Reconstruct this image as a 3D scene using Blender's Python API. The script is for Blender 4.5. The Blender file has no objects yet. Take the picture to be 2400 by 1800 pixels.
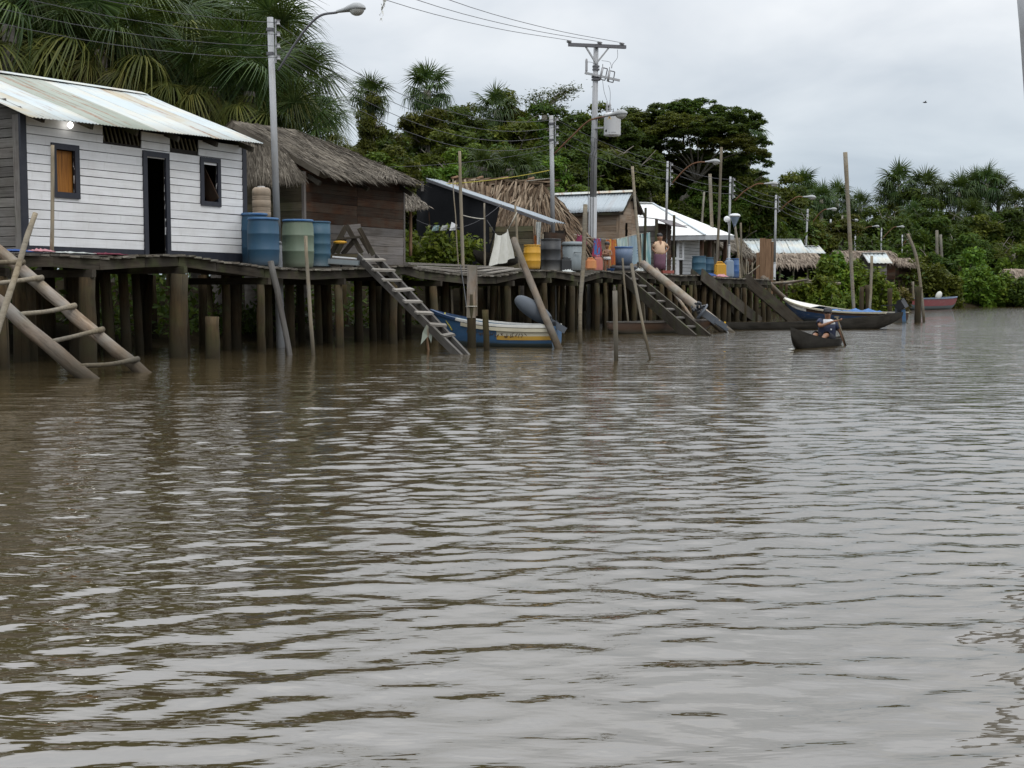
import bpy, bmesh, math, random
import numpy as np
from mathutils import Matrix, Vector
rnd = random.Random(11)
rng = np.random.default_rng(11)
SC = bpy.context.scene
COL = SC.collection
# ------------------------------------------------------------------ camera
F, HZ, CH = 3000.0, 678.0, 1.24
TH = math.atan((900 - HZ) / F)
cam_d = bpy.data.cameras.new('camera')
cam_d.sensor_width = 36.0
cam_d.lens = 45.0
cam_d.clip_start = 0.1
cam_d.clip_end = 6000
cam = bpy.data.objects.new('camera', cam_d)
COL.objects.link(cam)
cam.location = (0, 0, CH)
cam.rotation_euler = (math.pi / 2 - TH, 0, 0)
SC.camera = cam
# ------------------------------------------------------------------ sky and sun
SUN_EL, SUN_AZ = math.radians(52), math.radians(150)   # azimuth measured from +Y towards +X
world = bpy.data.worlds.new('World')
SC.world = world
world.use_nodes = True
wt = world.node_tree
wt.nodes.clear()
def wn(t, **k):
    n = wt.nodes.new(t)
    for a, b in k.items():
        setattr(n, a, b)
    return n
w_out = wn('ShaderNodeOutputWorld')
w_mix = wn('ShaderNodeMixShader')
w_mix.inputs[0].default_value = 0.93
w_sky = wn('ShaderNodeTexSky', sky_type='NISHITA', sun_disc=False)
w_sky.sun_elevation = SUN_EL
w_sky.sun_rotation = SUN_AZ
w_b1 = wn('ShaderNodeBackground')
w_b1.inputs['Strength'].default_value = 0.1
w_b2 = wn('ShaderNodeBackground')
w_b2.inputs['Strength'].default_value = 1.0
w_tc = wn('ShaderNodeTexCoord')
w_sep = wn('ShaderNodeSeparateXYZ')
w_up = wn('ShaderNodeMath', operation='ABSOLUTE')
w_den = wn('ShaderNodeMath', operation='ADD')
w_den.inputs[1].default_value = 0.22
w_dx = wn('ShaderNodeMath', operation='DIVIDE')
w_dy = wn('ShaderNodeMath', operation='DIVIDE')
w_cmb = wn('ShaderNodeCombineXYZ')
w_n1 = wn('ShaderNodeTexNoise')
w_n1.inputs['Scale'].default_value = 1.9
w_n1.inputs['Detail'].default_value = 5
w_n1.inputs['Roughness'].default_value = 0.5
w_n1.inputs['Distortion'].default_value = 0.3
w_r1 = wn('ShaderNodeValToRGB')
w_r1.color_ramp.elements[0].position = 0.33
w_r1.color_ramp.elements[0].color = (0.87, 0.90, 0.93, 1)
w_r1.color_ramp.elements[1].position = 0.66
w_r1.color_ramp.elements[1].color = (1.20, 1.19, 1.17, 1)
w_grad = wn('ShaderNodeValToRGB')
cr = w_grad.color_ramp
cr.elements[0].position = 0.0
cr.elements[0].color = (0.46, 0.54, 0.64, 1)
cr.elements[1].position = 1.0
cr.elements[1].color = (1.95, 2.0, 2.08, 1)
for pos, c in ((0.10, (0.60, 0.665, 0.73, 1)), (0.20, (0.81, 0.84, 0.88, 1)), (0.30, (0.97, 1.0, 1.045, 1)), (0.45, (1.32, 1.36, 1.44, 1)), (0.7, (1.75, 1.79, 1.87, 1))):
    e = cr.elements.new(pos)
    e.color = c
w_mul = wn('ShaderNodeMixRGB', blend_type='MULTIPLY')
w_mul.inputs[0].default_value = 1.0
lk = wt.links.new
lk(w_tc.outputs['Generated'], w_sep.inputs[0])
lk(w_sep.outputs['Z'], w_up.inputs[0])
lk(w_up.outputs[0], w_den.inputs[0])
lk(w_sep.outputs['X'], w_dx.inputs[0])
lk(w_den.outputs[0], w_dx.inputs[1])
lk(w_sep.outputs['Y'], w_dy.inputs[0])
lk(w_den.outputs[0], w_dy.inputs[1])
lk(w_dx.outputs[0], w_cmb.inputs[0])
lk(w_dy.outputs[0], w_cmb.inputs[1])
lk(w_cmb.outputs[0], w_n1.inputs['Vector'])
lk(w_n1.outputs['Fac'], w_r1.inputs['Fac'])
lk(w_up.outputs[0], w_grad.inputs[0])
lk(w_grad.outputs[0], w_mul.inputs[1])
lk(w_r1.outputs[0], w_mul.inputs[2])
lk(w_mul.outputs[0], w_b2.inputs['Color'])
lk(w_sky.outputs[0], w_b1.inputs['Color'])
lk(w_b1.outputs[0], w_mix.inputs[1])
lk(w_b2.outputs[0], w_mix.inputs[2])
lk(w_mix.outputs[0], w_out.inputs['Surface'])
sun_d = bpy.data.lights.new('sun', 'SUN')
sun_d.energy = 0.9
sun_d.angle = math.radians(14)
sun_d.color = (1.0, 0.96, 0.9)
sun = bpy.data.objects.new('sun', sun_d)
COL.objects.link(sun)
sdir = Vector((math.sin(SUN_AZ) * math.cos(SUN_EL), math.cos(SUN_AZ) * math.cos(SUN_EL), math.sin(SUN_EL)))
sun.rotation_euler = sdir.to_track_quat('Z', 'Y').to_euler()
sun.location = (20, -30, 60)
SC.view_settings.view_transform = 'Standard'
SC.view_settings.look = 'None'
SC.view_settings.gamma = 1.0
SC.view_settings.use_curve_mapping = False
SC.view_settings.exposure = 0.0
SC.render.engine = 'CYCLES'
SC.cycles.max_bounces = 6
SC.cycles.transparent_max_bounces = 8
SC.cycles.caustics_reflective = False
SC.cycles.caustics_refractive = False
# ------------------------------------------------------------------ survey: sight lines and the row frame (s along the bank, t inland)
CAM = np.array([0, 0, CH])
RT = np.array([1.0, 0, 0])
FW = np.array([0, math.cos(TH), -math.sin(TH)])
UP = np.array([0, math.sin(TH), math.cos(TH)])
A_ROW = math.atan(0.56)
U = np.array([math.sin(A_ROW), math.cos(A_ROW), 0])
LN = np.array([-math.cos(A_ROW), math.sin(A_ROW), 0])
ZU = np.array([0, 0, 1.0])
def ray(px, py): return FW + (px - 1200) / F * RT + (900 - py) / F * UP
def W(px, py, z=0.0):
    d = ray(px, py)
    return CAM + d * ((z - CH) / d[2])
P0 = W(425, 838)
def L(s, t, z=0.0): return np.array([P0[0], P0[1], 0]) + U * s + LN * t + ZU * z
def st(p):
    q = np.asarray(p) - P0
    return float(q @ U), float(q @ LN), float(p[2])
def Pt(px, py, t):
    d = ray(px, py)
    return CAM + d * ((t - (CAM - P0) @ LN) / (d @ LN))
def Ps(px, py, s):
    d = ray(px, py)
    return CAM + d * ((s - (CAM - P0) @ U) / (d @ U))
def at(px, py, Y):
    d = ray(px, py)
    return CAM + d * (Y / d[1])
def zpix(py, Y): return float(at(1200, py, Y)[2])
EDGE_PX = [(-60, 594), (28, 594), (120, 594), (230, 603), (336, 597), (415, 595.5), (504, 609.5), (617, 625), (724, 631), (864, 626), (948, 621), (980, 631), (1093, 645), (1161, 645), (1217, 633), (1296, 633), (1364, 645), (1410, 633), (1455, 640), (1480, 634), (1540, 640), (1590, 645), (1630, 644), (1680, 650), (1790, 655)]
EDGE = [st(Pt(x, y, 0)) for x, y in EDGE_PX]
E_S = np.array([e[0] for e in EDGE])
E_Z = np.array([e[2] for e in EDGE])
IN_S = [-10, 1, 2.5, 4, 6, 8, 9.5, 12, 15, 17, 20, 24, 28, 40]
IN_Z = [1.86, 1.84, 1.74, 1.72, 1.76, 1.84, 1.87, 1.86, 1.82, 1.8, 1.82, 1.76, 1.72, 1.68]
def edgez(s): return float(np.interp(s, E_S, E_Z))
def deckz(s, t):
    a, b = edgez(s), float(np.interp(s, IN_S, IN_Z))
    k = min(max(t / 1.3, 0), 1)
    return a + (b - a) * k
def dpt(px, t):
    s = st(Pt(px, 615, t))[0]
    return L(s, t, deckz(s, t))
def v3(a): return Vector((float(a[0]), float(a[1]), float(a[2])))
def unit(a):
    a = np.asarray(a, float)
    return a / np.linalg.norm(a)
# ------------------------------------------------------------------ object helpers
WM = {}
def frame(o, x, z=ZU):
    """world matrix with local X along x and local Z near z"""
    x = unit(x)
    y = np.cross(z, x)
    if np.linalg.norm(y) < 1e-5:
        y = np.cross(np.array([0, 1.0, 0]), x)
    y = unit(y)
    zz = np.cross(x, y)
    m = Matrix.Identity(4)
    for i in range(3):
        m[i][0], m[i][1], m[i][2], m[i][3] = float(x[i]), float(y[i]), float(zz[i]), float(o[i])
    return m
def link(name, data, M, parent=None):
    o = bpy.data.objects.new(name, data)
    COL.objects.link(o)
    if parent is not None:
        o.parent = parent
        o.matrix_basis = WM[parent.name].inverted() @ M
    else:
        o.matrix_basis = M
    WM[o.name] = M
    return o
def tag(o, label=None, cat=None, group=None, kind=None):
    if label: o['label'] = label
    if cat: o['category'] = cat
    if group: o['group'] = group
    if kind: o['kind'] = kind
    return o
def thing(name, label, cat, loc, group=None):
    o = link(name, None, Matrix.Translation(v3(loc)))
    o.empty_display_size = 0.2
    return tag(o, label, cat, group)
def mesh(name, verts, faces, mat, smooth=False):
    me = bpy.data.meshes.new(name)
    me.from_pydata([tuple(map(float, v)) for v in verts], [], [tuple(f) for f in faces])
    if mat is not None:
        me.materials.append(mat)
    if smooth:
        me.polygons.foreach_set('use_smooth', [True] * len(me.polygons))
    me.update()
    return me
def np_mesh(name, verts, faces, mat, smooth=False):
    """fast path: verts (n,3), faces (m,k) arrays"""
    verts = np.asarray(verts, np.float32)
    faces = np.asarray(faces, np.int32)
    me = bpy.data.meshes.new(name)
    me.vertices.add(len(verts))
    me.vertices.foreach_set('co', verts.ravel())
    k = faces.shape[1]
    me.loops.add(faces.size)
    me.loops.foreach_set('vertex_index', faces.ravel())
    me.polygons.add(len(faces))
    me.polygons.foreach_set('loop_start', np.arange(len(faces), dtype=np.int32) * k)
    me.polygons.foreach_set('use_smooth', [smooth] * len(faces))
    me.update(calc_edges=True)
    me.validate()
    me.materials.append(mat)
    return me
def put(name, verts, faces, mat, parent=None, smooth=False, M=None):
    """verts in world space unless M (then local to M)"""
    verts = np.asarray(verts, float)
    if M is None:
        c = (verts.min(0) + verts.max(0)) / 2
        M = Matrix.Translation(v3(c))
        verts = verts - c
    return link(name, mesh(name, verts, faces, mat, smooth), M, parent)
BOXF = [(0, 3, 2, 1), (4, 5, 6, 7), (0, 1, 5, 4), (1, 2, 6, 5), (2, 3, 7, 6), (3, 0, 4, 7)]
def boxv(l, w, h, j=0.0):
    v = np.array([(x * l / 2, y * w / 2, z * h / 2) for z in (-1, 1) for x, y in ((-1, -1), (1, -1), (1, 1), (-1, 1))], float)
    if j:
        v += rng.uniform(-j, j, v.shape) * np.array([2.5, 1, 1])
    return v
def board(name, parent, c, x, dims, mat, z=ZU, j=0.0):
    """oriented board: length along x, dims (length, width, thickness)"""
    return put(name, boxv(*dims, j=j), BOXF, mat, parent, M=frame(c, x, z))
def bar(name, parent, a, b, w, h, mat, z=ZU, j=0.0):
    a, b = np.asarray(a, float), np.asarray(b, float)
    return board(name, parent, (a + b) / 2, b - a, (np.linalg.norm(b - a), w, h), mat, z, j)
class MB:
    def __init__(self): self.v, self.f = [], []
    def add(self, v, f):
        o = len(self.v)
        self.v += [np.asarray(a, float) for a in v]
        self.f += [tuple(i + o for i in q) for q in f]
        return self
    def box(self, c, x, dims, z=ZU, j=0.0):
        M = np.array(frame(c, x, z))
        v = boxv(*dims, j=j) @ M[:3, :3].T + M[:3, 3]
        return self.add(v, BOXF)
    def bar(self, a, b, w, h, z=ZU):
        a, b = np.asarray(a, float), np.asarray(b, float)
        return self.box((a + b) / 2, b - a, (np.linalg.norm(b - a), w, h), z)
    def tube(self, pts, r, n=8, cap=True):
        v, f = tubev(pts, r, n, cap)
        return self.add(v, f)
    def lathe(self, prof, c, n=16, axis=ZU):
        v, f = lathev(prof, n)
        z = unit(axis)
        x = np.cross(z, [0.3, 1, 0.1]); x = unit(x); y = np.cross(z, x)
        R = np.stack([x, y, z], 1)
        return self.add(v @ R.T + np.asarray(c, float), f)
    def ell(self, c, r, n=12, m=8, R=None):
        v, f = ellv(r, n, m)
        if R is not None: v = v @ np.asarray(R).T
        return self.add(v + np.asarray(c, float), f)
    def build(self, name, mat, parent=None, smooth=False): return put(name, self.v, self.f, mat, parent, smooth)
def tubev(pts, r, n=8, cap=True):
    pts = [np.asarray(p, float) for p in pts]
    rs = list(r) if hasattr(r, '__len__') else [r] * len(pts)
    V, Fc = [], []
    px = None
    for i, p in enumerate(pts):
        d = unit(pts[min(i + 1, len(pts) - 1)] - pts[max(i - 1, 0)])
        if px is None:
            a = np.array([0, 0, 1.0]) if abs(d[2]) < 0.9 else np.array([1.0, 0, 0])
            px = unit(np.cross(d, a))
        else:
            px = unit(px - d * (px @ d))
        py = np.cross(d, px)
        for k in range(n):
            an = 2 * math.pi * k / n
            V.append(p + rs[i] * (math.cos(an) * px + math.sin(an) * py))
    for i in range(len(pts) - 1):
        for k in range(n):
            a, b = i * n + k, i * n + (k + 1) % n
            Fc.append((a, b, b + n, a + n))
    if cap:
        Fc.append(tuple(range(n - 1, -1, -1)))
        Fc.append(tuple(range((len(pts) - 1) * n, len(pts) * n)))
    return np.array(V), Fc
def lathev(prof, n=16):
    V, Fc = [], []
    for r, z in prof:
        for k in range(n):
            a = 2 * math.pi * k / n
            V.append((r * math.cos(a), r * math.sin(a), z))
    for i in range(len(prof) - 1):
        for k in range(n):
            a, b = i * n + k, i * n + (k + 1) % n
            Fc.append((a, b, b + n, a + n))
    Fc.append(tuple(range(n - 1, -1, -1)))
    Fc.append(tuple(range((len(prof) - 1) * n, len(prof) * n)))
    return np.array(V, float), Fc
def ellv(r, n=12, m=8):
    prof = [(max(math.sin(math.pi * i / m), 0.02), -math.cos(math.pi * i / m)) for i in range(m + 1)]
    v, f = lathev(prof, n)
    return v * np.asarray(r, float), f
def pole(name, parent, a, b, r0, r1, mat, bend=0.01, n=8, seg=6, lump=0.06):
    """rough round timber from a to b, built along local X so the grain follows it"""
    a, b = np.asarray(a, float), np.asarray(b, float)
    ln = np.linalg.norm(b - a)
    ph = rnd.uniform(0, 6)
    pts, rs = [], []
    for i in range(seg + 1):
        k = i / seg
        o = math.sin(k * math.pi) * bend * ln
        pts.append((k * ln, o * math.cos(ph) + rnd.uniform(-1, 1) * bend * ln * 0.15, o * math.sin(ph) + rnd.uniform(-1, 1) * bend * ln * 0.15))
        rs.append((r0 + (r1 - r0) * k) * (1 + rnd.uniform(-lump, lump)))
    v, f = tubev(pts, rs, n)
    return put(name, v, f, mat, parent, True, M=frame(a, b - a))
def curve_tube(name, parent, pts, r, mat, n=6): 
    v, f = tubev(pts, r, n)
    return put(name, v, f, mat, parent, True)
def smooth_pts(pts, n):
    """Catmull-Rom through pts"""
    P = [np.asarray(p, float) for p in pts]
    P = [2 * P[0] - P[1]] + P + [2 * P[-1] - P[-2]]
    out = []
    for i in range(1, len(P) - 2):
        for k in range(n):
            t = k / n
            out.append(0.5 * ((2 * P[i]) + (P[i + 1] - P[i - 1]) * t + (2 * P[i - 1] - 5 * P[i] + 4 * P[i + 1] - P[i + 2]) * t * t + (3 * P[i] - P[i - 1] - 3 * P[i + 1] + P[i + 2]) * t ** 3))
    out.append(P[-2])
    return out
def sag(a, b, d, n=12):
    a, b = np.asarray(a, float), np.asarray(b, float)
    return [a + (b - a) * k / n - ZU * d * 4 * (k / n) * (1 - k / n) for k in range(n + 1)]
# ------------------------------------------------------------------ materials
class Mat:
    def __init__(self, name):
        self.m = bpy.data.materials.new(name)
        self.m.use_nodes = True
        self.t = self.m.node_tree
        self.b = self.t.nodes['Principled BSDF']
    def n(self, typ, ins=None, **k):
        n = self.t.nodes.new(typ)
        for a, b in k.items(): setattr(n, a, b)
        for a, b in (ins or {}).items(): self.set(n, a, b)
        return n
    def set(self, n, a, b):
        if isinstance(b, bpy.types.NodeSocket): self.t.links.new(b, n.inputs[a])
        else: n.inputs[a].default_value = b
    def B(self, **k):
        for a, b in k.items(): self.set(self.b, a.replace('_', ' '), b)
    def noise(self, vec, scale, detail=4, rough=0.55, dist=0.0):
        return self.n('ShaderNodeTexNoise', {'Vector': vec, 'Scale': scale, 'Detail': detail, 'Roughness': rough, 'Distortion': dist}).outputs['Fac']
    def ramp(self, fac, stops, interp='LINEAR'):
        n = self.n('ShaderNodeValToRGB', {0: fac})
        r = n.color_ramp
        r.interpolation = interp
        while len(r.elements) < len(stops): r.elements.new(0.5)
        for e, (p, c) in zip(r.elements, stops):
            e.position = p
            e.color = (c, c, c, 1) if not hasattr(c, '__len__') else (*c, 1)
        return n.outputs[0]
    def math(self, op, a, b=0.0, clamp=False):
        n = self.n('ShaderNodeMath', {0: a, 1: b}, operation=op)
        n.use_clamp = clamp
        return n.outputs[0]
    def mix(self, fac, a, b, mode='MIX'):
        def c(x): return x if isinstance(x, bpy.types.NodeSocket) else (*x, 1) if len(x) == 3 else x
        return self.n('ShaderNodeMixRGB', {0: fac, 1: c(a), 2: c(b)}, blend_type=mode).outputs[0]
    def vmath(self, op, a, b): return self.n('ShaderNodeVectorMath', {0: a, 1: b}, operation=op).outputs[0]
    def mapr(self, v, a, b, c, d): return self.n('ShaderNodeMapRange', {0: v, 1: a, 2: b, 3: c, 4: d}).outputs[0]
    def obj(self): return self.n('ShaderNodeTexCoord').outputs['Object']
    def gen(self): return self.n('ShaderNodeTexCoord').outputs['Generated']
    def pos(self): return self.n('ShaderNodeNewGeometry').outputs['Position']
    def rand(self): return self.n('ShaderNodeObjectInfo').outputs['Random']
    def island(self): return self.n('ShaderNodeNewGeometry').outputs['Random Per Island']
    def bump(self, h, strength=0.3, dist=0.02):
        n = self.n('ShaderNodeBump', {'Height': h, 'Strength': strength, 'Distance': dist})
        self.t.links.new(n.outputs[0], self.b.inputs['Normal'])
    def jit(self, vec, amt=37.0):
        r = self.rand()
        c = self.n('ShaderNodeCombineXYZ', {0: self.math('MULTIPLY', r, amt), 1: self.math('MULTIPLY', r, amt * 1.7), 2: self.math('MULTIPLY', r, amt * 0.6)})
        return self.vmath('ADD', vec, c.outputs[0])
    def scaled(self, vec, s): return self.vmath('MULTIPLY', vec, s)
def wood(name, dark, light, grey=None, grain=(1.0, 16, 16), rough=0.85, wet=False, var=(0.65, 1.25), bump=0.5, moss=0.0):
    m = Mat(name)
    o = m.jit(m.obj())
    g = m.noise(m.scaled(o, grain), 1.6, 6, 0.65, 0.4)
    col = m.ramp(g, [(0.28, dark), (0.72, light)])
    big = m.noise(o, 1.7, 4, 0.6)
    if grey: col = m.mix(m.ramp(big, [(0.38, 0.0), (0.66, 1.0)]), col, m.mix(g, [c * 0.55 for c in grey], grey))
    crack = m.noise(m.scaled(o, (grain[0] * 0.7, grain[1] * 2.2, grain[2] * 2.2)), 1.3, 3, 0.5)
    col = m.mix(m.ramp(crack, [(0.27, 0.75), (0.36, 0.0)]), col, [c * 0.25 for c in dark])
    if moss:
        mo = m.noise(m.pos(), 2.3, 4, 0.6)
        col = m.mix(m.math('MULTIPLY', m.ramp(mo, [(0.5, 0.0), (0.68, 1.0)]), moss), col, (0.07, 0.085, 0.03))
    v = m.mapr(m.rand(), 0, 1, var[0], var[1])
    col = m.mix(1.0, col, m.n('ShaderNodeCombineColor', {0: v, 1: v, 2: v}).outputs[0], 'MULTIPLY')
    if wet:
        z = m.n('ShaderNodeSeparateXYZ', {0: m.pos()}).outputs['Z']
        zz = m.math('ADD', z, m.math('MULTIPLY', m.noise(m.pos(), 3.0), 0.28))
        col = m.mix(m.ramp(m.mapr(zz, 0.1, 0.75, 0, 1), [(0.0, 0.85), (0.55, 0.5), (1.0, 0.0)]), col, (0.022, 0.018, 0.010))
    m.B(Base_Color=col, Roughness=rough)
    m.b.inputs['Specular IOR Level'].default_value = 0.18
    m.bump(m.math('ADD', g, crack), bump, 0.012)
    return m.m
def plain(name, col, rough=0.6, var=0.12, scale=3.0, bump=0.0, metal=0.0, grime=None, grime_amt=0.5):
    m = Mat(name)
    o = m.jit(m.obj())
    n1 = m.noise(o, scale, 5, 0.6)
    c = m.mix(n1, [x * (1 - var * 1.6) for x in col], [min(1, x * (1 + var)) for x in col])
    if grime:
        g = m.noise(m.scaled(o, (1, 1, 0.35)), scale * 1.7, 6, 0.7)
        c = m.mix(m.ramp(g, [(0.48, 0.0), (0.72, grime_amt)]), c, grime)
    m.B(Base_Color=c, Roughness=m.mapr(n1, 0.2, 0.8, rough * 0.85, min(1, rough * 1.15)), Metallic=metal)
    if bump: m.bump(m.noise(o, scale * 6, 4), bump, 0.01)
    return m.m
M = {}
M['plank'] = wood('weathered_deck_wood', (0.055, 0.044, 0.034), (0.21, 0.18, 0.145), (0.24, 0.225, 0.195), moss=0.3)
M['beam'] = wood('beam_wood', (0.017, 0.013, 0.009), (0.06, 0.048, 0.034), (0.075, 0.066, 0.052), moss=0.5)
M['pile'] = wood('pile_wood', (0.026, 0.016, 0.007), (0.105, 0.070, 0.034), (0.075, 0.063, 0.04), grain=(1.2, 9, 9), wet=True, moss=0.3)
M['log'] = wood('peeled_log', (0.10, 0.065, 0.042), (0.30, 0.23, 0.165), (0.27, 0.25, 0.22), grain=(1.6, 6, 6), wet=True, moss=0.25, bump=0.9)
M['stick'] = wood('dry_stick', (0.12, 0.095, 0.06), (0.28, 0.235, 0.165), (0.25, 0.23, 0.19), grain=(1.2, 10, 10), wet=True)
M['greyboard'] = wood('grey_board', (0.06, 0.052, 0.046), (0.17, 0.155, 0.14), (0.2, 0.19, 0.175), moss=0.1)
M['brownboard'] = wood('brown_board', (0.026, 0.010, 0.005), (0.085, 0.042, 0.022), (0.075, 0.058, 0.043), grain=(0.8, 13, 13), var=(0.6, 1.3))
M['lowboard'] = wood('bleached_board', (0.06, 0.05, 0.042), (0.185, 0.165, 0.145), (0.2, 0.185, 0.175), grain=(0.8, 13, 13))
M['tanboard'] = wood('tan_board', (0.14, 0.095, 0.062), (0.36, 0.27, 0.19), (0.34, 0.28, 0.22), grain=(0.8, 11, 11), var=(0.8, 1.15))
M['sidewood'] = wood('mossy_side_board', (0.055, 0.045, 0.026), (0.15, 0.125, 0.078), (0.14, 0.125, 0.09), moss=0.4)
M['shutter'] = wood('varnished_shutter', (0.17, 0.062, 0.014), (0.38, 0.165, 0.035), None, rough=0.5, var=(0.95, 1.05))
M['rustboard'] = wood('red_brown_board', (0.12, 0.07, 0.04), (0.26, 0.165, 0.10), None, var=(0.85, 1.1))
M['dugout'] = wood('dugout_wood', (0.010, 0.009, 0.007), (0.038, 0.033, 0.026), (0.05, 0.046, 0.038), grain=(1.0, 9, 9))
M['dark'] = plain('interior_shade_dark', (0.02, 0.016, 0.012), 0.95)  # near-black colour standing in for the shade inside the houses
def white_boards():
    m = Mat('white_painted_board')
    o = m.jit(m.obj())
    g = m.noise(m.scaled(o, (1.0, 18, 18)), 1.6, 5, 0.6)
    big = m.noise(o, 1.4, 5, 0.65)
    c = m.mix(m.ramp(g, [(0.3, 0.0), (0.7, 1.0)]), (0.70, 0.705, 0.71), (0.82, 0.825, 0.83))
    c = m.mix(m.ramp(big, [(0.3, 0.55), (0.55, 0.0)]), c, (0.58, 0.57, 0.55))
    st_ = m.noise(m.scaled(o, (9, 1.2, 1.2)), 1.3, 4, 0.7)
    c = m.mix(m.ramp(st_, [(0.58, 0.0), (0.78, 0.35)]), c, (0.42, 0.40, 0.35))
    sp = m.noise(o, 11, 3, 0.6)
    c = m.mix(m.ramp(sp, [(0.68, 0.0), (0.74, 0.25)]), c, (0.30, 0.28, 0.25))
    v = m.mapr(m.rand(), 0, 1, 0.9, 1.04)
    c = m.mix(1.0, c, m.n('ShaderNodeCombineColor', {0: v, 1: v, 2: v}).outputs[0], 'MULTIPLY')
    m.B(Base_Color=c, Roughness=0.6)
    m.bump(g, 0.35, 0.006)
    return m.m
M['white'] = white_boards()
M['navy'] = plain('navy_trim', (0.011, 0.013, 0.022), 0.6, 0.2, 4, grime=(0.04, 0.04, 0.045), grime_amt=0.35)
def tin(name, col, rust=0.35, stain=None, gloss=0.42):
    m = Mat(name)
    o = m.jit(m.obj())
    n1 = m.noise(m.scaled(o, (5.0, 0.3, 1)), 1.1, 6, 0.7)
    n2 = m.noise(o, 3.5, 5, 0.7)
    c = m.mix(n2, [x * 0.80 for x in col], [min(1, x * 1.12) for x in col])
    if stain: c = m.mix(m.ramp(m.noise(o, 0.9, 4), [(0.42, 0.0), (0.62, 0.8)]), c, stain)
    r = m.math('MULTIPLY', m.ramp(n1, [(0.54, 0.0), (0.60, 1.0)]), rust)
    r = m.math('MULTIPLY', r, m.ramp(m.noise(o, 9, 5, 0.7), [(0.3, 0.2), (0.6, 1.0)]))
    c = m.mix(r, c, (0.22, 0.085, 0.03))
    m.B(Base_Color=c, Roughness=m.mapr(n2, 0.2, 0.8, gloss, gloss + 0.25), Metallic=0.0)
    m.b.inputs['Specular IOR Level'].default_value = 0.5
    return m.m
M['tin_blue'] = tin('pale_blue_tin', (0.47, 0.53, 0.54), 0.45, (0.55, 0.53, 0.45))
M['tin_green'] = tin('green_grey_tin', (0.26, 0.29, 0.235), 0.9, (0.33, 0.36, 0.31))
M['tin_rust'] = tin('rust_streaked_tin', (0.44, 0.47, 0.45), 1.0, (0.42, 0.34, 0.2))
M['tin_grey'] = tin('grey_tin', (0.40, 0.45, 0.48), 0.15)
M['tin_shack'] = tin('dull_shack_tin', (0.27, 0.31, 0.34), 0.3)
M['tin_white'] = tin('white_tin', (0.78, 0.79, 0.77), 0.05, None, 0.55)
M['tin_dark'] = tin('dark_old_tin', (0.10, 0.085, 0.09), 0.5)
M['tin_red'] = tin('rusty_red_tin', (0.42, 0.17, 0.11), 0.8)
def thatchm(name, a, b, c_):
    m = Mat(name)
    r = m.island()
    p = m.noise(m.pos(), 1.3, 4, 0.6)
    c = m.ramp(r, [(0.0, a), (0.5, b), (1.0, c_)])
    c = m.mix(m.ramp(p, [(0.35, 0.55), (0.65, 0.0)]), c, [x * 0.45 for x in a])
    m.B(Base_Color=c, Roughness=0.85)
    m.b.inputs['Specular IOR Level'].default_value = 0.15
    return m.m
M['thatch'] = thatchm('old_grey_thatch', (0.06, 0.05, 0.038), (0.14, 0.12, 0.093), (0.26, 0.23, 0.185))
M['thatch_tan'] = thatchm('dry_tan_thatch', (0.09, 0.058, 0.036), (0.21, 0.15, 0.098), (0.38, 0.305, 0.22))
M['thatch_far'] = thatchm('pale_brown_thatch', (0.13, 0.10, 0.075), (0.25, 0.20, 0.155), (0.38, 0.32, 0.25))
def plastic(name, col, fade=(0.4, 0.5, 0.5), amt=0.4, rough=0.42):
    m = Mat(name)
    o = m.jit(m.obj())
    n1 = m.noise(m.scaled(o, (1, 1, 0.4)), 3.2, 6, 0.65)
    n2 = m.noise(m.scaled(o, (5, 5, 0.5)), 2.2, 5, 0.6)
    c = m.mix(n2, [x * 0.75 for x in col], [x * 1.15 for x in col])
    c = m.mix(m.math('MULTIPLY', m.ramp(n1, [(0.4, 0.0), (0.75, 1.0)]), amt), c, fade)
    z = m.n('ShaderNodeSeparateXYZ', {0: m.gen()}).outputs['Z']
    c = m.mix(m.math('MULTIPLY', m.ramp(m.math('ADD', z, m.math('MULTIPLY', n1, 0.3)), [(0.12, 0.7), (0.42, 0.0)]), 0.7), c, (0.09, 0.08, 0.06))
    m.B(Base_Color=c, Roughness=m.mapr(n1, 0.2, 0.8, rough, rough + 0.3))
    return m.m
M['p_blue'] = plastic('blue_plastic', (0.013, 0.060, 0.118), (0.032, 0.085, 0.105))
M['p_teal'] = plastic('teal_plastic', (0.016, 0.066, 0.11), (0.042, 0.095, 0.10), 0.5)
M['p_green'] = plastic('pale_green_plastic', (0.115, 0.155, 0.105), (0.16, 0.19, 0.135), 0.5)
M['p_rimblue'] = plastic('rim_blue_plastic', (0.02, 0.10, 0.25), amt=0.2)
M['p_beige'] = plastic('beige_plastic', (0.36, 0.28, 0.20), (0.42, 0.36, 0.28), 0.3)
M['p_yellow'] = plastic('yellow_plastic', (0.52, 0.27, 0.012), (0.45, 0.27, 0.06), 0.3)
M['p_black'] = plastic('black_drum_paint', (0.014, 0.015, 0.016), (0.05, 0.05, 0.05), 0.3, 0.35)
M['p_grey'] = plastic('grey_plastic', (0.17, 0.20, 0.21), (0.25, 0.27, 0.28), 0.3)
M['p_red'] = plastic('faded_red_plastic', (0.42, 0.13, 0.10), (0.5, 0.25, 0.2), 0.4)
M['p_orange'] = plastic('faded_orange_plastic', (0.55, 0.20, 0.07), (0.55, 0.36, 0.15), 0.5)
M['p_tub'] = plastic('dull_blue_plastic', (0.11, 0.16, 0.25), (0.2, 0.22, 0.25), 0.5)
M['p_royal'] = plastic('royal_blue_plastic', (0.025, 0.085, 0.24), amt=0.25)
M['p_pale'] = plastic('clouded_blue_plastic', (0.20, 0.26, 0.34), (0.3, 0.35, 0.4), 0.4)
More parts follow.
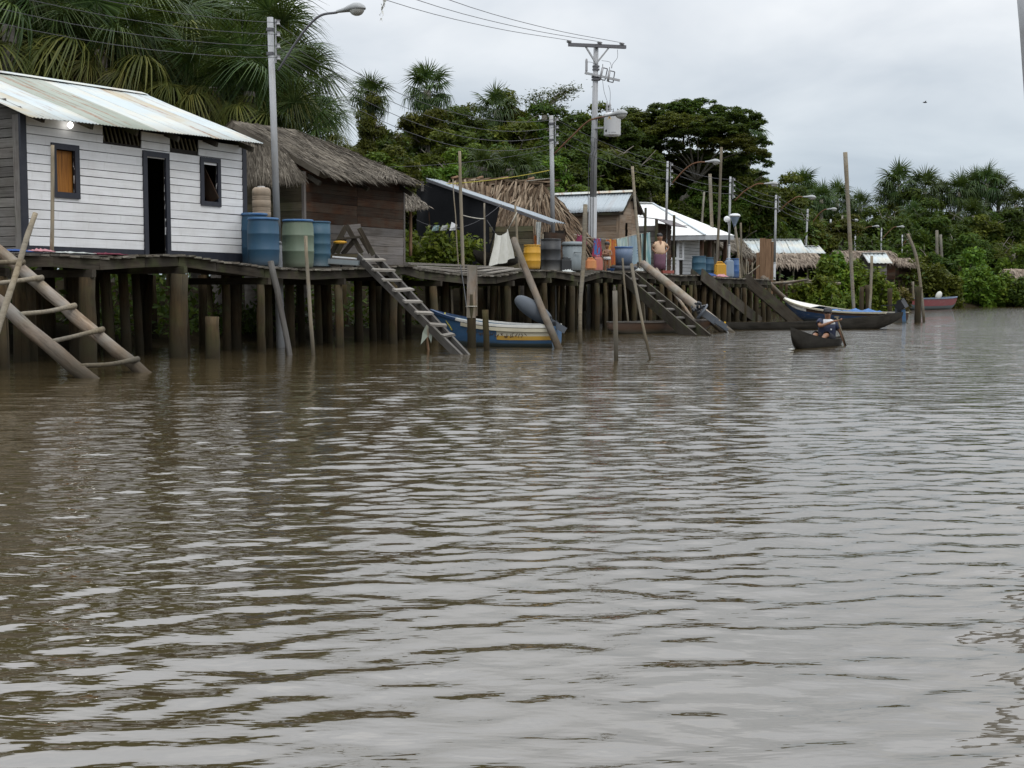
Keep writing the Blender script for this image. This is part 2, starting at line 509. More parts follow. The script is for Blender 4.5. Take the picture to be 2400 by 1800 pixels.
M['steel'] = plain('galvanised_steel', (0.36, 0.37, 0.38), 0.5, 0.2, 2.5, grime=(0.2, 0.18, 0.15), grime_amt=0.4)
M['steel_dark'] = plain('dull_dark_steel', (0.11, 0.11, 0.12), 0.55, 0.2, 5)
M['rust'] = plain('rusty_pipe', (0.16, 0.075, 0.035), 0.8, 0.3, 6)
M['lamp_grey'] = plain('lamp_housing', (0.30, 0.31, 0.31), 0.5, 0.1, 6)
M['glassy'] = plain('clouded_lamp_glass', (0.40, 0.40, 0.37), 0.18, 0.05, 6)
M['ceramic'] = plain('grey_ceramic', (0.33, 0.33, 0.34), 0.35, 0.1, 8)
M['trafo'] = plain('white_enamel', (0.68, 0.69, 0.70), 0.4, 0.05, 3, grime=(0.4, 0.38, 0.33), grime_amt=0.25)
M['yellow_sign'] = plain('sign_yellow', (0.75, 0.45, 0.02), 0.5, 0.03)
M['ink'] = plain('black_ink', (0.012, 0.012, 0.012), 0.6, 0.05)
M['wire'] = plain('dark_wire', (0.06, 0.06, 0.065), 0.6, 0.1)
M['rope'] = plain('pale_rope', (0.42, 0.40, 0.34), 0.9, 0.2, 20)
M['rope_y'] = plain('yellow_rope', (0.40, 0.34, 0.05), 0.8, 0.2, 20)
M['motor'] = plain('outboard_grey', (0.075, 0.085, 0.10), 0.4, 0.15, 6)
M['motor_dark'] = plain('outboard_dark', (0.02, 0.022, 0.026), 0.45, 0.2, 8)
M['cover'] = plain('motor_cover_cloth', (0.085, 0.098, 0.115), 0.8, 0.15, 4)
M['net'] = plain('white_net_cloth', (0.60, 0.60, 0.55), 0.9, 0.12, 9, bump=0.5, grime=(0.42, 0.41, 0.34), grime_amt=0.5)
M['bird'] = plain('dark_feather', (0.04, 0.04, 0.045), 0.8)
def leafm(name, a, b, c_, trans=0.25, rough=0.55, spec=0.14, patch=0.6):
    m = Mat(name)
    r = m.island()
    c = m.ramp(r, [(0.0, a), (0.55, b), (1.0, c_)])
    p = m.noise(m.pos(), 0.55, 3, 0.5)
    c = m.mix(m.ramp(p, [(0.35, patch), (0.65, 0.0)]), c, [x * 0.5 for x in b])
    rr = m.rand()
    hs = m.n('ShaderNodeHueSaturation', {'Hue': m.mapr(rr, 0, 1, 0.478, 0.515), 'Saturation': 1.0, 'Value': m.mapr(rr, 0, 1, 0.72, 1.22), 'Color': c})
    c = hs.outputs[0]
    m.B(Base_Color=c, Roughness=rough)
    m.b.inputs['Specular IOR Level'].default_value = spec
    tr = m.n('ShaderNodeBsdfTranslucent', {'Color': m.mix(0.4, c, (0.16, 0.2, 0.02))})
    mx = m.n('ShaderNodeMixShader', {0: trans, 1: m.b.outputs[0], 2: tr.outputs[0]})
    m.t.links.new(mx.outputs[0], m.t.nodes['Material Output'].inputs['Surface'])
    return m.m
M['palm'] = leafm('palm_frond', (0.024, 0.050, 0.012), (0.044, 0.080, 0.018), (0.09, 0.13, 0.03), 0.18, 0.45, 0.25)
M['palm_pale'] = leafm('pale_palm_frond', (0.06, 0.075, 0.016), (0.105, 0.12, 0.028), (0.21, 0.20, 0.045), 0.2, 0.5, 0.2)
M['palm_dead'] = leafm('dead_palm_frond', (0.035, 0.022, 0.012), (0.075, 0.05, 0.028), (0.14, 0.10, 0.06), 0.05, 0.8, 0.2)
M['leaf'] = leafm('forest_leaf', (0.020, 0.042, 0.006), (0.046, 0.080, 0.010), (0.088, 0.128, 0.018), 0.28)
M['leaf_olive'] = leafm('olive_leaf', (0.034, 0.046, 0.006), (0.080, 0.095, 0.011), (0.14, 0.15, 0.02), 0.28)
M['leaf_bright'] = leafm('bright_leaf', (0.04, 0.085, 0.008), (0.085, 0.155, 0.014), (0.15, 0.225, 0.025), 0.3)
M['leaf_bush'] = leafm('bush_leaf', (0.045, 0.085, 0.008), (0.10, 0.16, 0.014), (0.19, 0.23, 0.026), 0.3)
M['leaf_brown'] = leafm('brownish_leaf', (0.06, 0.05, 0.015), (0.12, 0.095, 0.028), (0.16, 0.12, 0.05), 0.25)
M['bark'] = wood('tree_bark', (0.055, 0.045, 0.034), (0.17, 0.145, 0.115), (0.22, 0.2, 0.17), grain=(3, 5, 5), bump=0.8)
M['bark_pale'] = wood('pale_bark', (0.16, 0.14, 0.10), (0.34, 0.31, 0.25), (0.36, 0.34, 0.29), grain=(3, 5, 5), bump=0.8)
M['palm_bark'] = wood('palm_bark', (0.07, 0.06, 0.05), (0.20, 0.18, 0.155), (0.24, 0.22, 0.2), grain=(9, 2, 2), bump=0.6)
# ================================================================== WATER
WAVES = []
_wr = np.random.default_rng(5)
for lam, n_, slope in ((1.6, 7, 0.007), (0.8, 9, 0.012), (0.46, 14, 0.026), (0.3, 22, 0.050), (0.21, 26, 0.068), (0.15, 22, 0.056), (0.105, 16, 0.034)):
    for _ in range(n_):
        l_ = lam * math.exp(_wr.normal(0, 0.18))
        th = math.radians(97) + _wr.normal(0, 0.42)      # travelling mostly along the view, crests across
        k = 2 * math.pi / l_
        a = slope * math.sqrt(2.0 / n_) / k
        WAVES.append((k * math.cos(th), k * math.sin(th), a, _wr.uniform(0, 6.28), l_))
def water():
    dense = np.linspace(-31, 31, 470)
    side = np.concatenate([np.linspace(-180, -60, 13), np.linspace(-55, -32, 10)])
    ang = np.radians(np.concatenate([side, dense, -side[::-1]]))
    r = [0.4]
    while r[-1] < 3000:
        R = r[-1]
        step = 0.024 if R < 8 else 0.024 + (R - 8) * 0.0052
        if R < 2.4: step = 0.12
        if R > 55: step = R * 0.05
        r.append(R + step)
    r = np.array(r)
    A, R = np.meshgrid(ang, r)
    X, Y = R * np.sin(A), R * np.cos(A)
    dR = np.gradient(r)[:, None] * np.ones_like(A)
    q = np.stack([X - P0[0], Y - P0[1]], -1)
    tt = q @ LN[:2]
    k = np.clip((-tt - 0.3) / 7.5, 0, 1)
    shelter = 0.30 + 0.70 * k * k * (3 - 2 * k)
    # slow gusts: patches of livelier and calmer water
    gust = 0.82 + 0.28 * np.sin(0.23 * X + 0.11 * Y + 1.0) * np.sin(0.09 * X - 0.31 * Y + 0.4)
    Z = np.zeros_like(X)
    for kx, ky, a, ph, l_ in WAVES:
        fade = np.clip((l_ / dR - 2.5) / 3.0, 0, 1)
        wx = 0.5 * np.sin(0.8 * Y + ph) * 0.35
        Z += a * fade * np.sin(kx * X + ky * Y + ph + wx)
    Z *= shelter * gust
    nr, na = X.shape
    V = np.stack([X, Y, Z], -1).reshape(-1, 3)
    i, j = np.meshgrid(np.arange(nr - 1), np.arange(na - 1), indexing='ij')
    a = (i * na + j).ravel()
    fc = np.stack([a, a + 1, a + na + 1, a + na], 1)[:, ::-1]
    m = Mat('muddy_river_water')
    p = m.pos()
    n1 = m.noise(m.scaled(p, (0.42, 1.0, 1.0)), 2.9, 4, 0.55, 0.3)
    n2 = m.noise(m.scaled(p, (0.5, 1.2, 1.0)), 9.0, 3, 0.55)
    silt = m.noise(m.scaled(p, (0.12, 0.2, 1)), 1.0, 3)
    m.B(Base_Color=m.mix(silt, (0.046, 0.034, 0.015), (0.068, 0.052, 0.028)), Roughness=0.02, IOR=2.75)
    at_ = m.n('ShaderNodeAttribute', attribute_name='fine_ripple').outputs['Fac']
    hgt = m.math('ADD', m.math('MULTIPLY', n1, 0.8), m.math('MULTIPLY', n2, 0.15))
    m.bump(m.math('MULTIPLY', hgt, m.math('ADD', m.math('MULTIPLY', at_, 1.25), 0.42)), 1.0, 0.05)
    me = np_mesh('water', V, fc, m.m, True)
    lod = (np.clip((dR - 0.04) / 0.12, 0, 1) * shelter).ravel()
    me.attributes.new('fine_ripple', 'FLOAT', 'POINT').data.foreach_set('value', lod.astype(np.float32))
    o = link('water', me, Matrix.Identity(4))
    tag(o, 'brown river water with long ripples reflecting the grey sky', None, None, 'structure')
water()
# ================================================================== GROUND
def bank_edge(s):
    return np.interp(s, [-200, -10, 20, 44, 60, 70, 84, 120, 200, 420, 2000], [4.5, 4.2, 3.6, 3.2, 2.6, 1.6, -3.0, -12, -34, -90, -380])
def ground():
    S = np.concatenate([np.linspace(-1500, -90, 12), np.linspace(-80, 200, 94), np.linspace(215, 500, 18), np.linspace(600, 2500, 10)])
    T = np.concatenate([np.linspace(-600, -110, 8), np.linspace(-100, 120, 100), np.linspace(135, 400, 10), np.linspace(500, 2500, 8)])
    s, t = np.meshgrid(S, T, indexing='ij')
    d = t - bank_edge(s)
    h = np.clip(d * 0.30, -1.6, 0.55) + np.clip((d - 2.5) * 0.35, 0, 0.9) * np.clip((45 - s) / 10, 0, 1) + np.where(d > 0, 0.10 * np.sin(s * 1.3) * np.sin(t * 1.1 + 0.4 * s), 0)  # second term: bank raised behind the houses, added to block back light
    P = np.array([P0[0], P0[1], 0]) + s[..., None] * U + t[..., None] * LN + h[..., None] * ZU
    ns, nt = s.shape
    i, j = np.meshgrid(np.arange(ns - 1), np.arange(nt - 1), indexing='ij')
    a = (i * nt + j).ravel()
    m = Mat('river_bank_mud')
    n1 = m.noise(m.pos(), 0.8, 6, 0.7)
    m.B(Base_Color=m.ramp(n1, [(0.3, (0.014, 0.010, 0.006)), (0.55, (0.024, 0.019, 0.010)), (0.75, (0.02, 0.028, 0.008))]), Roughness=0.95)
    m.b.inputs['Specular IOR Level'].default_value = 0.05
    m.bump(n1, 0.6, 0.1)
    o = link('ground', np_mesh('ground', P.reshape(-1, 3), np.stack([a, a + nt, a + nt + 1, a + 1], 1), m.m, True), Matrix.Identity(4))
    tag(o, 'muddy river bank under the stilt houses and forest', None, None, 'structure')
ground()
# ================================================================== BOARDWALKS
def pile(parent, p, ztop, r, lean=0.03, mat='pile'):
    b = np.array([p[0], p[1], -0.9])
    t = np.array([p[0] + rnd.uniform(-lean, lean), p[1] + rnd.uniform(-lean, lean), ztop])
    return pole('pile', parent, b, t, r * 1.08, r * 0.94, M[mat], 0.012, 10, 7, 0.05)
def boardwalk(name_label, s0, s1, width, front, pw=0.2, back_rows=((1.5, 1.2), (3.0, 1.5))):
    bw = thing('boardwalk', name_label, 'boardwalk', L((s0 + s1) / 2, 0, 0))
    s = s0
    while s < s1:
        w = pw * rnd.uniform(0.8, 1.15)
        a = L(s, -0.10 + rnd.uniform(-0.06, 0.05), edgez(s) - 0.018 + rnd.uniform(-0.008, 0.008))
        wd = width(s) if callable(width) else width
        b = L(s + rnd.uniform(-0.02, 0.02), wd + rnd.uniform(-0.05, 0.1), deckz(s, wd) - 0.018 + rnd.uniform(-0.006, 0.006))
        bar('plank', bw, a, b, w - 0.012, 0.036, M['plank'], j=0.004)
        s += w
    # fascia beams between kinks of the sagging edge
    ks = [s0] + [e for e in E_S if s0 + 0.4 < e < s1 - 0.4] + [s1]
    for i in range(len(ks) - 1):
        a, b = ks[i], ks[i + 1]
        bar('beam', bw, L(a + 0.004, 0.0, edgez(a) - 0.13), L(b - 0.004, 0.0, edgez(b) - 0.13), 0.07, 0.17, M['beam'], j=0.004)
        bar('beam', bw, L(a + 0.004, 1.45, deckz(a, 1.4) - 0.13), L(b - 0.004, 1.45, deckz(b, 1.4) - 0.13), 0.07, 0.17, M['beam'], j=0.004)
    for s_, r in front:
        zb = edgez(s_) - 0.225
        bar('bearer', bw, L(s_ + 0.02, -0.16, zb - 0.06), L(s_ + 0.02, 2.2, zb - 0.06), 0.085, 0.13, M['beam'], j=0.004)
        pile(bw, L(s_, rnd.uniform(-0.02, 0.05)), zb - 0.128, r)
    for t, gap in back_rows:
        s = s0 + 0.3
        while s < s1:
            pile(bw, L(s + rnd.uniform(-0.25, 0.25), t + rnd.uniform(-0.15, 0.15)), 1.55, rnd.uniform(0.07, 0.12), 0.08)
            s += gap * rnd.uniform(0.75, 1.3)
    return bw
def spx(px): return st(Pt(px, 760, 0))[0]
front1 = [(-5.6, 0.11), (-3.9, 0.1), (spx(205), 0.15), (spx(420), 0.165), (spx(617), 0.085), (spx(794), 0.092), (spx(926), 0.10), (spx(1021), 0.10), (spx(1191), 0.10), (spx(1278), 0.085)]
boardwalk('long sagging plank walkway on stilts before the white house and barrels', -8.0, 14.2, lambda s: 1.05 if s < 3.1 else 2.3, front1, back_rows=((1.6, 1.1), (3.1, 1.4), (4.6, 1.7)))
s_ = spx(1341)
front2 = [(spx(1341), 0.09), (spx(1398), 0.085), (spx(1423), 0.07), (spx(1455), 0.085)]
s_ = 20.3
while s_ < 34:
    front2.append((s_, rnd.uniform(0.075, 0.11)))
    s_ += rnd.uniform(0.5, 0.95)
boardwalk('plank walkway on close stilts before the tan and white houses', 14.25, 34.2, 2.6, front2, pw=0.24, back_rows=((1.4, 0.9), (2.9, 1.2)))
M['lightplank'] = wood('light_weathered_plank', (0.10, 0.09, 0.075), (0.30, 0.27, 0.235), (0.32, 0.30, 0.27), moss=0.1)
# lengthwise light planks lying over the sagging part
for i, (t0, dz) in enumerate(((0.12, 0.03), (0.42, 0.03), (0.75, 0.03), (1.1, 0.03), (1.5, 0.03), (1.95, 0.03))):
    a, b = 8.2 + 0.35 * i + rnd.uniform(-0.3, 0.3), 13.2 + rnd.uniform(-0.6, 0.5)
    o = MB()
    n = 6
    pts = [L(a + (b - a) * k / n, t0, deckz(a + (b - a) * k / n, t0) + dz) for k in range(n + 1)]
    for k in range(n):
        o.bar(pts[k], pts[k + 1], 0.24, 0.03)
    tag(o.build('loose_plank', M['lightplank']), ('loose plank laid along the very edge of the sagging walkway', 'loose lengthwise plank second from the river edge of the walkway', 'loose lengthwise plank third from the river edge of the walkway', 'loose lengthwise plank in the middle of the walkway by the bush', 'loose lengthwise plank second from the bush on the walkway', 'loose lengthwise plank nearest the bush on the walkway')[i], 'plank', 'planks laid along the sagging walkway')
# stilts carrying the houses further back
# ================================================================== BUILDING HELPERS
def boards(parent, O, D, N, a0, a1, z0, ztop, bh, mat, openings=(), gap=0.014, thick=0.024, name='board', shade_backing=None, split=(), vertical=False):
    """horizontal boards on the vertical plane through O (direction D, outward normal N). ztop: number or function of a."""
    zf = ztop if callable(ztop) else (lambda a: ztop)
    zmax = max(zf(a0 + (a1 - a0) * k / 40) for k in range(41))
    rows = max(1, int(round((zmax - z0) / bh)))
    bh = (zmax - z0) / rows
    zs_ = [z0] + [z0 + (i + rnd.uniform(-0.09, 0.09)) * bh for i in range(1, rows)] + [zmax]
    for i in range(rows):
        zl, zh = zs_[i], zs_[i + 1]
        bh = zh - zl
        zm = (zl + zh) / 2
        aa = [a0 + (a1 - a0) * k / 200 for k in range(201)]
        ok = [a for a in aa if zf(a) >= zm + bh * 0.1]
        if len(ok) < 3: continue
        iv = [(ok[0], ok[-1])]
        for (o0, o1, p0, p1) in openings:
            if min(zh, p1) - max(zl, p0) > 0.4 * bh:
                nv = []
                for x0, x1 in iv:
                    if o1 <= x0 or o0 >= x1: nv.append((x0, x1)); continue
                    if o0 > x0: nv.append((x0, o0))
                    if o1 < x1: nv.append((o1, x1))
                iv = nv
        cut = []
        for x0, x1 in iv:
            xs = [x0] + sorted(c + rnd.uniform(-0.02, 0.02) for c in split if x0 + 0.3 < c < x1 - 0.3) + [x1]
            cut += list(zip(xs[:-1], xs[1:]))
        for x0, x1 in cut:
            if x1 - x0 < 0.04: continue
            c = np.asarray(O) + D * ((x0 + x1) / 2) + N * (thick / 2 + rnd.uniform(0, 0.006)) + ZU * (zm - O[2])
            tilt = N * 0.05 + ZU
            mm = mat(zm) if callable(mat) else mat
            board(name, parent, c, D + ZU * rnd.uniform(-0.003, 0.003), (x1 - x0 - 0.006, thick, bh - gap), mm, z=tilt, j=0.0025)
    if shade_backing is not None:
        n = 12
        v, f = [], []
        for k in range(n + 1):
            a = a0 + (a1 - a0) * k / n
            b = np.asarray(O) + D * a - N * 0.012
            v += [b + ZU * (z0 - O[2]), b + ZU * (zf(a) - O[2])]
        # keep openings clear: build the dark sheet as cells
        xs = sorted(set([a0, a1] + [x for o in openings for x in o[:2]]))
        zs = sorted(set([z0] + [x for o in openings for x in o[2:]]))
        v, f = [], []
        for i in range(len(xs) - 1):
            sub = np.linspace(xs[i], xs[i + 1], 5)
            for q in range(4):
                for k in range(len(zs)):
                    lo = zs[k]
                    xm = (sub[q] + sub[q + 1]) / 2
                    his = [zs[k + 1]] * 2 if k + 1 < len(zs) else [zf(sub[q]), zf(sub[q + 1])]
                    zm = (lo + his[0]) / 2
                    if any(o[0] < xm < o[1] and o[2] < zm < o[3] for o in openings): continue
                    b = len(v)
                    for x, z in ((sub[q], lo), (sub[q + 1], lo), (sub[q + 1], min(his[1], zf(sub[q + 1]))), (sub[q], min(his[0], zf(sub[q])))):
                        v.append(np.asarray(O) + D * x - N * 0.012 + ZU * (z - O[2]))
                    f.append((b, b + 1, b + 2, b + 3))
        put('gap_shade_sheet', v, f, shade_backing, parent)  # added dark sheet: blocks light so the board gaps look shaded
def frame_parts(parent, O, D, N, o, w, mat, sill=True, depth=0.05, name='frame'):
    a0, a1, z0, z1 = o
    B = lambda a, z: np.asarray(O) + D * a + ZU * (z - O[2]) + N * (depth / 2 + 0.008)
    mb = MB()
    mb.bar(B(a0 - w, z1 + w / 2), B(a1 + w, z1 + w / 2), depth, w, N * 0 + ZU)
    mb.bar(B(a0 - w / 2, z0), B(a0 - w / 2, z1), w, depth, N)
    mb.bar(B(a1 + w / 2, z0), B(a1 + w / 2, z1), w, depth, N)
    if sill: mb.bar(B(a0 - w, z0 - w / 2), B(a1 + w, z0 - w / 2), depth, w, ZU)
    return mb.build(name, mat, parent)
def tin_sheet(parent, a, es, width, sl, mat, amp=0.016, pitch=0.10, thick=True, name='roof_sheet', rows=4, lift=0.0):
    """corrugated sheet: a = eave corner, es = unit vector along the eave, sl = vector from eave to ridge"""
    n = max(4, int(width / pitch * 4))
    nn = unit(np.cross(es, sl))
    if nn[2] < 0: nn = -nn
    V, Fc = [], []
    for i in range(rows + 1):
        for k in range(n + 1):
            x = width * k / n
            h = amp * math.sin(2 * math.pi * x / pitch) + lift * 0
            V.append(np.asarray(a) + es * x + np.asarray(sl) * (i / rows) + nn * (h + 0.008 * math.sin(i * 1.7)))
    for i in range(rows):
        for k in range(n):
            q = i * (n + 1) + k
            Fc.append((q, q + 1, q + n + 2, q + n + 1))
    # local frame: X along the eave, Y up the slope
    Mx = frame(np.mean(V, 0), es, nn)
    Mi = np.array(Mx.inverted())
    Vl = np.array(V) @ Mi[:3, :3].T + Mi[:3, 3]
    o = put(name, Vl, Fc, mat, parent, True, M=Mx)
    md = o.modifiers.new('thickness', 'SOLIDIFY')
    md.thickness = 0.004
    return o
def tin_roof(parent, e0, e1, r0, mats, w=0.82, over=0.05, **k):
    """sheets from eave corner e0 to e1; r0 = ridge point above e0. mats: cycle list or function(i, n)"""
    e0, e1 = np.asarray(e0, float), np.asarray(e1, float)
    ln = np.linalg.norm(e1 - e0)
    n = max(1, int(round(ln / w)))
    es = (e1 - e0) / ln
    sl = np.asarray(r0, float) - e0
    for i in range(n):
        m = mats(i, n) if callable(mats) else mats[i % len(mats)]
        nn = unit(np.cross(es, sl))
        nn = nn if nn[2] > 0 else -nn
        tin_sheet(parent, e0 + es * (ln * i / n) + nn * (0.006 * (i % 2)) + sl * rnd.uniform(-0.008, 0.008), es, ln / n + over, sl, m, **k)
def thatch_mesh(quads, n_strand, length=0.6, width=0.03, thick=0.12, lift=0.06, droop=0.12):
    """quads: (eave0, eave1, ridge1, ridge0) patches; slab plus many leaf strips"""
    V, Fc = [], []
    tot = sum(np.linalg.norm(np.cross(q[1] - q[0], q[3] - q[0])) for q in quads) or 1
    for q in quads:
        q = [np.asarray(p, float) for p in q]
        nn = np.cross(q[1] - q[0], q[3] - q[0])
        area = np.linalg.norm(nn)
        nn = unit(nn)
        if nn[2] < 0: nn = -nn
        nu, nv = 8, 5
        g = {}
        for i in range(nu + 1):
            for j in range(nv + 1):
                u_, w_ = i / nu, j / nv
                p = (q[0] * (1 - u_) + q[1] * u_) * (1 - w_) + (q[3] * (1 - u_) + q[2] * u_) * w_
                p = p + nn * rnd.uniform(-0.03, 0.03)
                g[i, j] = len(V); V.append(p)
                V.append(p - nn * thick)
        for i in range(nu):
            for j in range(nv):
                a, b, c, d = g[i, j], g[i + 1, j], g[i + 1, j + 1], g[i, j + 1]
                Fc.append((a, b, c, d)); Fc.append((d + 1, c + 1, b + 1, a + 1))
        for i in range(nu):
            for j in (0, nv):
                a, b = g[i, j], g[i + 1, j]
                Fc.append((a, a + 1, b + 1, b))
        for j in range(nv):
            for i in (0, nu):
                a, b = g[i, j], g[i, j + 1]
                Fc.append((a, b, b + 1, a + 1))
        for _ in range(int(n_strand * area / tot)):
            u_, w_ = rnd.random(), rnd.random() ** 1.15
            if rnd.random() < 0.16: w_ = rnd.uniform(0, 0.06)
            e = q[0] * (1 - u_) + q[1] * u_
            r = q[3] * (1 - u_) + q[2] * u_
            p = e * (1 - w_) + r * w_ + nn * rnd.uniform(0.0, lift)
            along = unit(q[1] - q[0])
            d = unit(unit(e - r) + along * rnd.gauss(0, 0.16))
            l_ = length * rnd.uniform(0.5, 1.2)
            sd = unit(np.cross(d, nn) + nn * rnd.gauss(0, 0.3)) * width * rnd.uniform(0.5, 1.3) / 2
            m_ = p + d * l_ * 0.55 + nn * rnd.uniform(-0.01, lift * 0.5)
            t_ = p + d * l_ + nn * rnd.uniform(-0.02, lift * 0.6) - ZU * droop * rnd.random() * l_
            o = len(V)
            V += [p - sd, p + sd, m_ + sd, m_ - sd, t_]
            Fc += [(o, o + 1, o + 2, o + 3), (o + 3, o + 2, o + 4)]
    return V, Fc
def thatch(parent, quads, n_strand, mat, name='thatch', **k):
    V, Fc = thatch_mesh([[np.asarray(p, float) for p in q] for q in quads], n_strand, **k)
    o = put(name, V, Fc, mat, parent)
    o['kind'] = 'stuff'
    return o
def stilts(parent, s0, s1, t0, t1, n_s, n_t, ztop, r=0.09):
    for i in range(n_s):
        for j in range(n_t):
            pile(parent, L(s0 + (s1 - s0) * i / max(1, n_s - 1) + rnd.uniform(-0.1, 0.1), t0 + (t1 - t0) * j / max(1, n_t - 1) + rnd.uniform(-0.1, 0.1)), ztop, r * rnd.uniform(0.8, 1.3), 0.05)
def floor_slab(parent, s0, s1, t0, t1, z, mat):
    v = [L(s, t, zz) for zz in (z - 0.06, z) for s, t in ((s0, t0), (s1, t0), (s1, t1), (s0, t1))]
    return put('floor', v, BOXF, mat, parent)
# ================================================================== WHITE HOUSE
TW = 1.1
def white_house():
    sL, sR = st(Pt(62, 577, TW))[0], st(Pt(570, 588, TW))[0]
    zb = 1.80
    zt = 4.16
    h = thing('white_house', 'white clapboard house with dark blue trim under a rust streaked tin roof', 'house', L((sL + sR) / 2, TW + 2.2, 0))
    tB = TW + 5.2
    N = -LN
    def op(x0, y0, x1, y1):
        a, b = st(Pt(x0, y0, TW)), st(Pt(x1, y1, TW))
        return (a[0], b[0], b[2], a[2])
    w1 = op(127, 349, 173, 453)
    dr = op(340, 366, 388, 600)
    dr = (dr[0], dr[1], zb, dr[3])
    w2 = op(473, 379, 507, 474)
    v1 = op(238, 301, 329, 342)
    v1 = (v1[0], v1[1], v1[2] + 0.0, zt)
    v2 = op(395, 318, 464, 355)
    v2 = (v2[0], v2[1], v2[2], zt)
    O = L(0, TW, 0)
    boards(h, O, U, N, sL, sR, zb + 0.17, zt, 0.158, M['white'], (w1, dr, w2, v1, v2), shade_backing=M['dark'], name='clapboard')
    # base board, corner boards
    for a, b in ((sL, dr[0] - 0.1), (dr[1] + 0.1, sR)):
        bar('base_board', h, L(a, TW - 0.02, zb + 0.085), L(b, TW - 0.02, zb + 0.085), 0.045, 0.165, M['navy'])
    for s in (sL - 0.035, sR + 0.035):
        bar('corner_board', h, L(s, TW - 0.02, zb), L(s, TW - 0.02, zt), 0.12, 0.05, M['navy'], z=LN)
    f = frame_parts(h, O, U, N, w1, 0.10, M['navy'], name='window')
    board('shutter', f, np.asarray(L((w1[0] + w1[1]) / 2 + 0.02, TW + 0.05, (w1[2] + w1[3]) / 2)), ZU, (w1[3] - w1[2] - 0.02, w1[1] - w1[0] - 0.03, 0.03), M['shutter'], z=LN)
    frame_parts(h, O, U, N, dr, 0.10, M['navy'], sill=False, name='door_frame')
    f = frame_parts(h, O, U, N, w2, 0.09, M['navy'], name='window')
    # half open dark shutter inside the second window
    bar('shutter', f, L(w2[1] - 0.03, TW + 0.03, w2[2] + 0.02), L(w2[1] - 0.16, TW + 0.34, w2[2] + 0.02) + ZU * (w2[3] - w2[2] - 0.04), 0.02, 0.3, M['brownboard'], z=LN)
    for v in (v1, v2):
        n = 9 if v is v1 else 7
        for k in range(n):
            a = v[0] + (v[1] - v[0]) * (k + 0.45) / n
            bar('vent_slat', h, L(a + 0.035, TW + 0.02, v[2]), L(a - 0.045, TW + 0.02, zt - 0.01), 0.035, 0.02, M['sidewood'], z=LN)
    # gable end seen at the left, weathered boards
    slope = (5.33 - 4.12) / (3.9 - 0.65)
    tR = 3.9
    def zg(a):
        t = TW + a
        return 4.16 + 0.10 + slope * (min(t, 2 * tR - t) - TW)
    boards(h, L(sL, TW, 0), LN, -U, 0.02, tB - TW, zb, zg, 0.165, M['greyboard'], shade_backing=M['dark'], split=(2.4,))
    bar('corner_board', h, L(sL - 0.03, TW + 0.10, zb), L(sL - 0.03, TW + 0.10, zt), 0.05, 0.2, M['greyboard'], z=LN)
    boards(h, L(sR, TW, 0), LN, U, 0.02, tB - TW, zb, zg, 0.165, M['white'], shade_backing=M['dark'])
    boards(h, L(0, tB, 0), U, LN, sL, sR, zb, 4.2, 0.2, M['greyboard'], shade_backing=M['dark'])
    floor_slab(h, sL, sR, TW + 0.03, tB, zb, M['beam'])
    bar('partition', h, L(sL + 3.3, TW + 1.9, zb), L(sL + 3.3, TW + 1.9, 4.2), 2.6, 0.03, M['brownboard'], z=U)
    # a low bench glimpsed through the door
    stilts(h, sL + 0.2, sR - 0.2, TW + 0.5, tB - 0.3, 5, 3, zb - 0.08, 0.11)
    # roof
    e0, e1 = L(-2.74, 0.62, 4.06), L(3.02, 0.62, 4.19)
    rz0, rz1 = 5.30, 5.42
    def pick(i, n):
        return [M['tin_rust'], M['tin_blue'], M['tin_green'], M['tin_green'], M['tin_blue'], M['tin_blue'], M['tin_rust'], M['tin_blue']][min(i, 7)]
    tin_roof(h, e0, e1, L(-2.74, 3.9, rz0), pick, w=0.76, amp=0.008, pitch=0.076)
    tin_roof(h, L(-2.74, 7.1, 4.1), L(3.02, 7.1, 4.2), L(-2.74, 3.9, rz0), [M['tin_blue'], M['tin_grey']], w=0.95, amp=0.013, pitch=0.15, rows=1)
    rc = MB()
    for sgn in (-1, 1):
        a, b = L(-2.76, 3.9, rz0 + 0.03), L(3.04, 3.9, rz1 + 0.035 - 0.0)
        d = LN * sgn * 0.2 - ZU * 0.07
        rc.add([a, b, b + d, a + d], [(0, 1, 2, 3)])
    o = rc.build('ridge_cap', M['tin_blue'], h)
    o.modifiers.new('thickness', 'SOLIDIFY').thickness = 0.006
    # rafters ends under the eave
    for k in range(6):
        s = sL + 0.1 + (sR - sL - 0.2) * k / 5
        bar('rafter', h, L(s, 0.72, 4.055), L(s, 3.8, 5.18), 0.06, 0.10, M['beam'])
    # lit bulb under the eave
    b = Pt(165, 293, 0.95)
    lampm = Mat('lit_bulb')
    lampm.B(Base_Color=(1, 1, 1, 1), Emission_Color=(1, 0.97, 0.92, 1), Emission_Strength=6.0)
    bt = thing('light_bulb', 'glowing white bulb hanging under the tin eave above the shuttered window', 'bulb', b)
    mb = MB().ell(b, (0.045, 0.045, 0.055), 14, 10)
    mb.build('globe', lampm.m, bt, True)
    mb = MB().tube([b + ZU * 0.05, b + ZU * 0.11], 0.02, 8)
    mb.build('socket', M['p_black'], bt, True)
white_house()
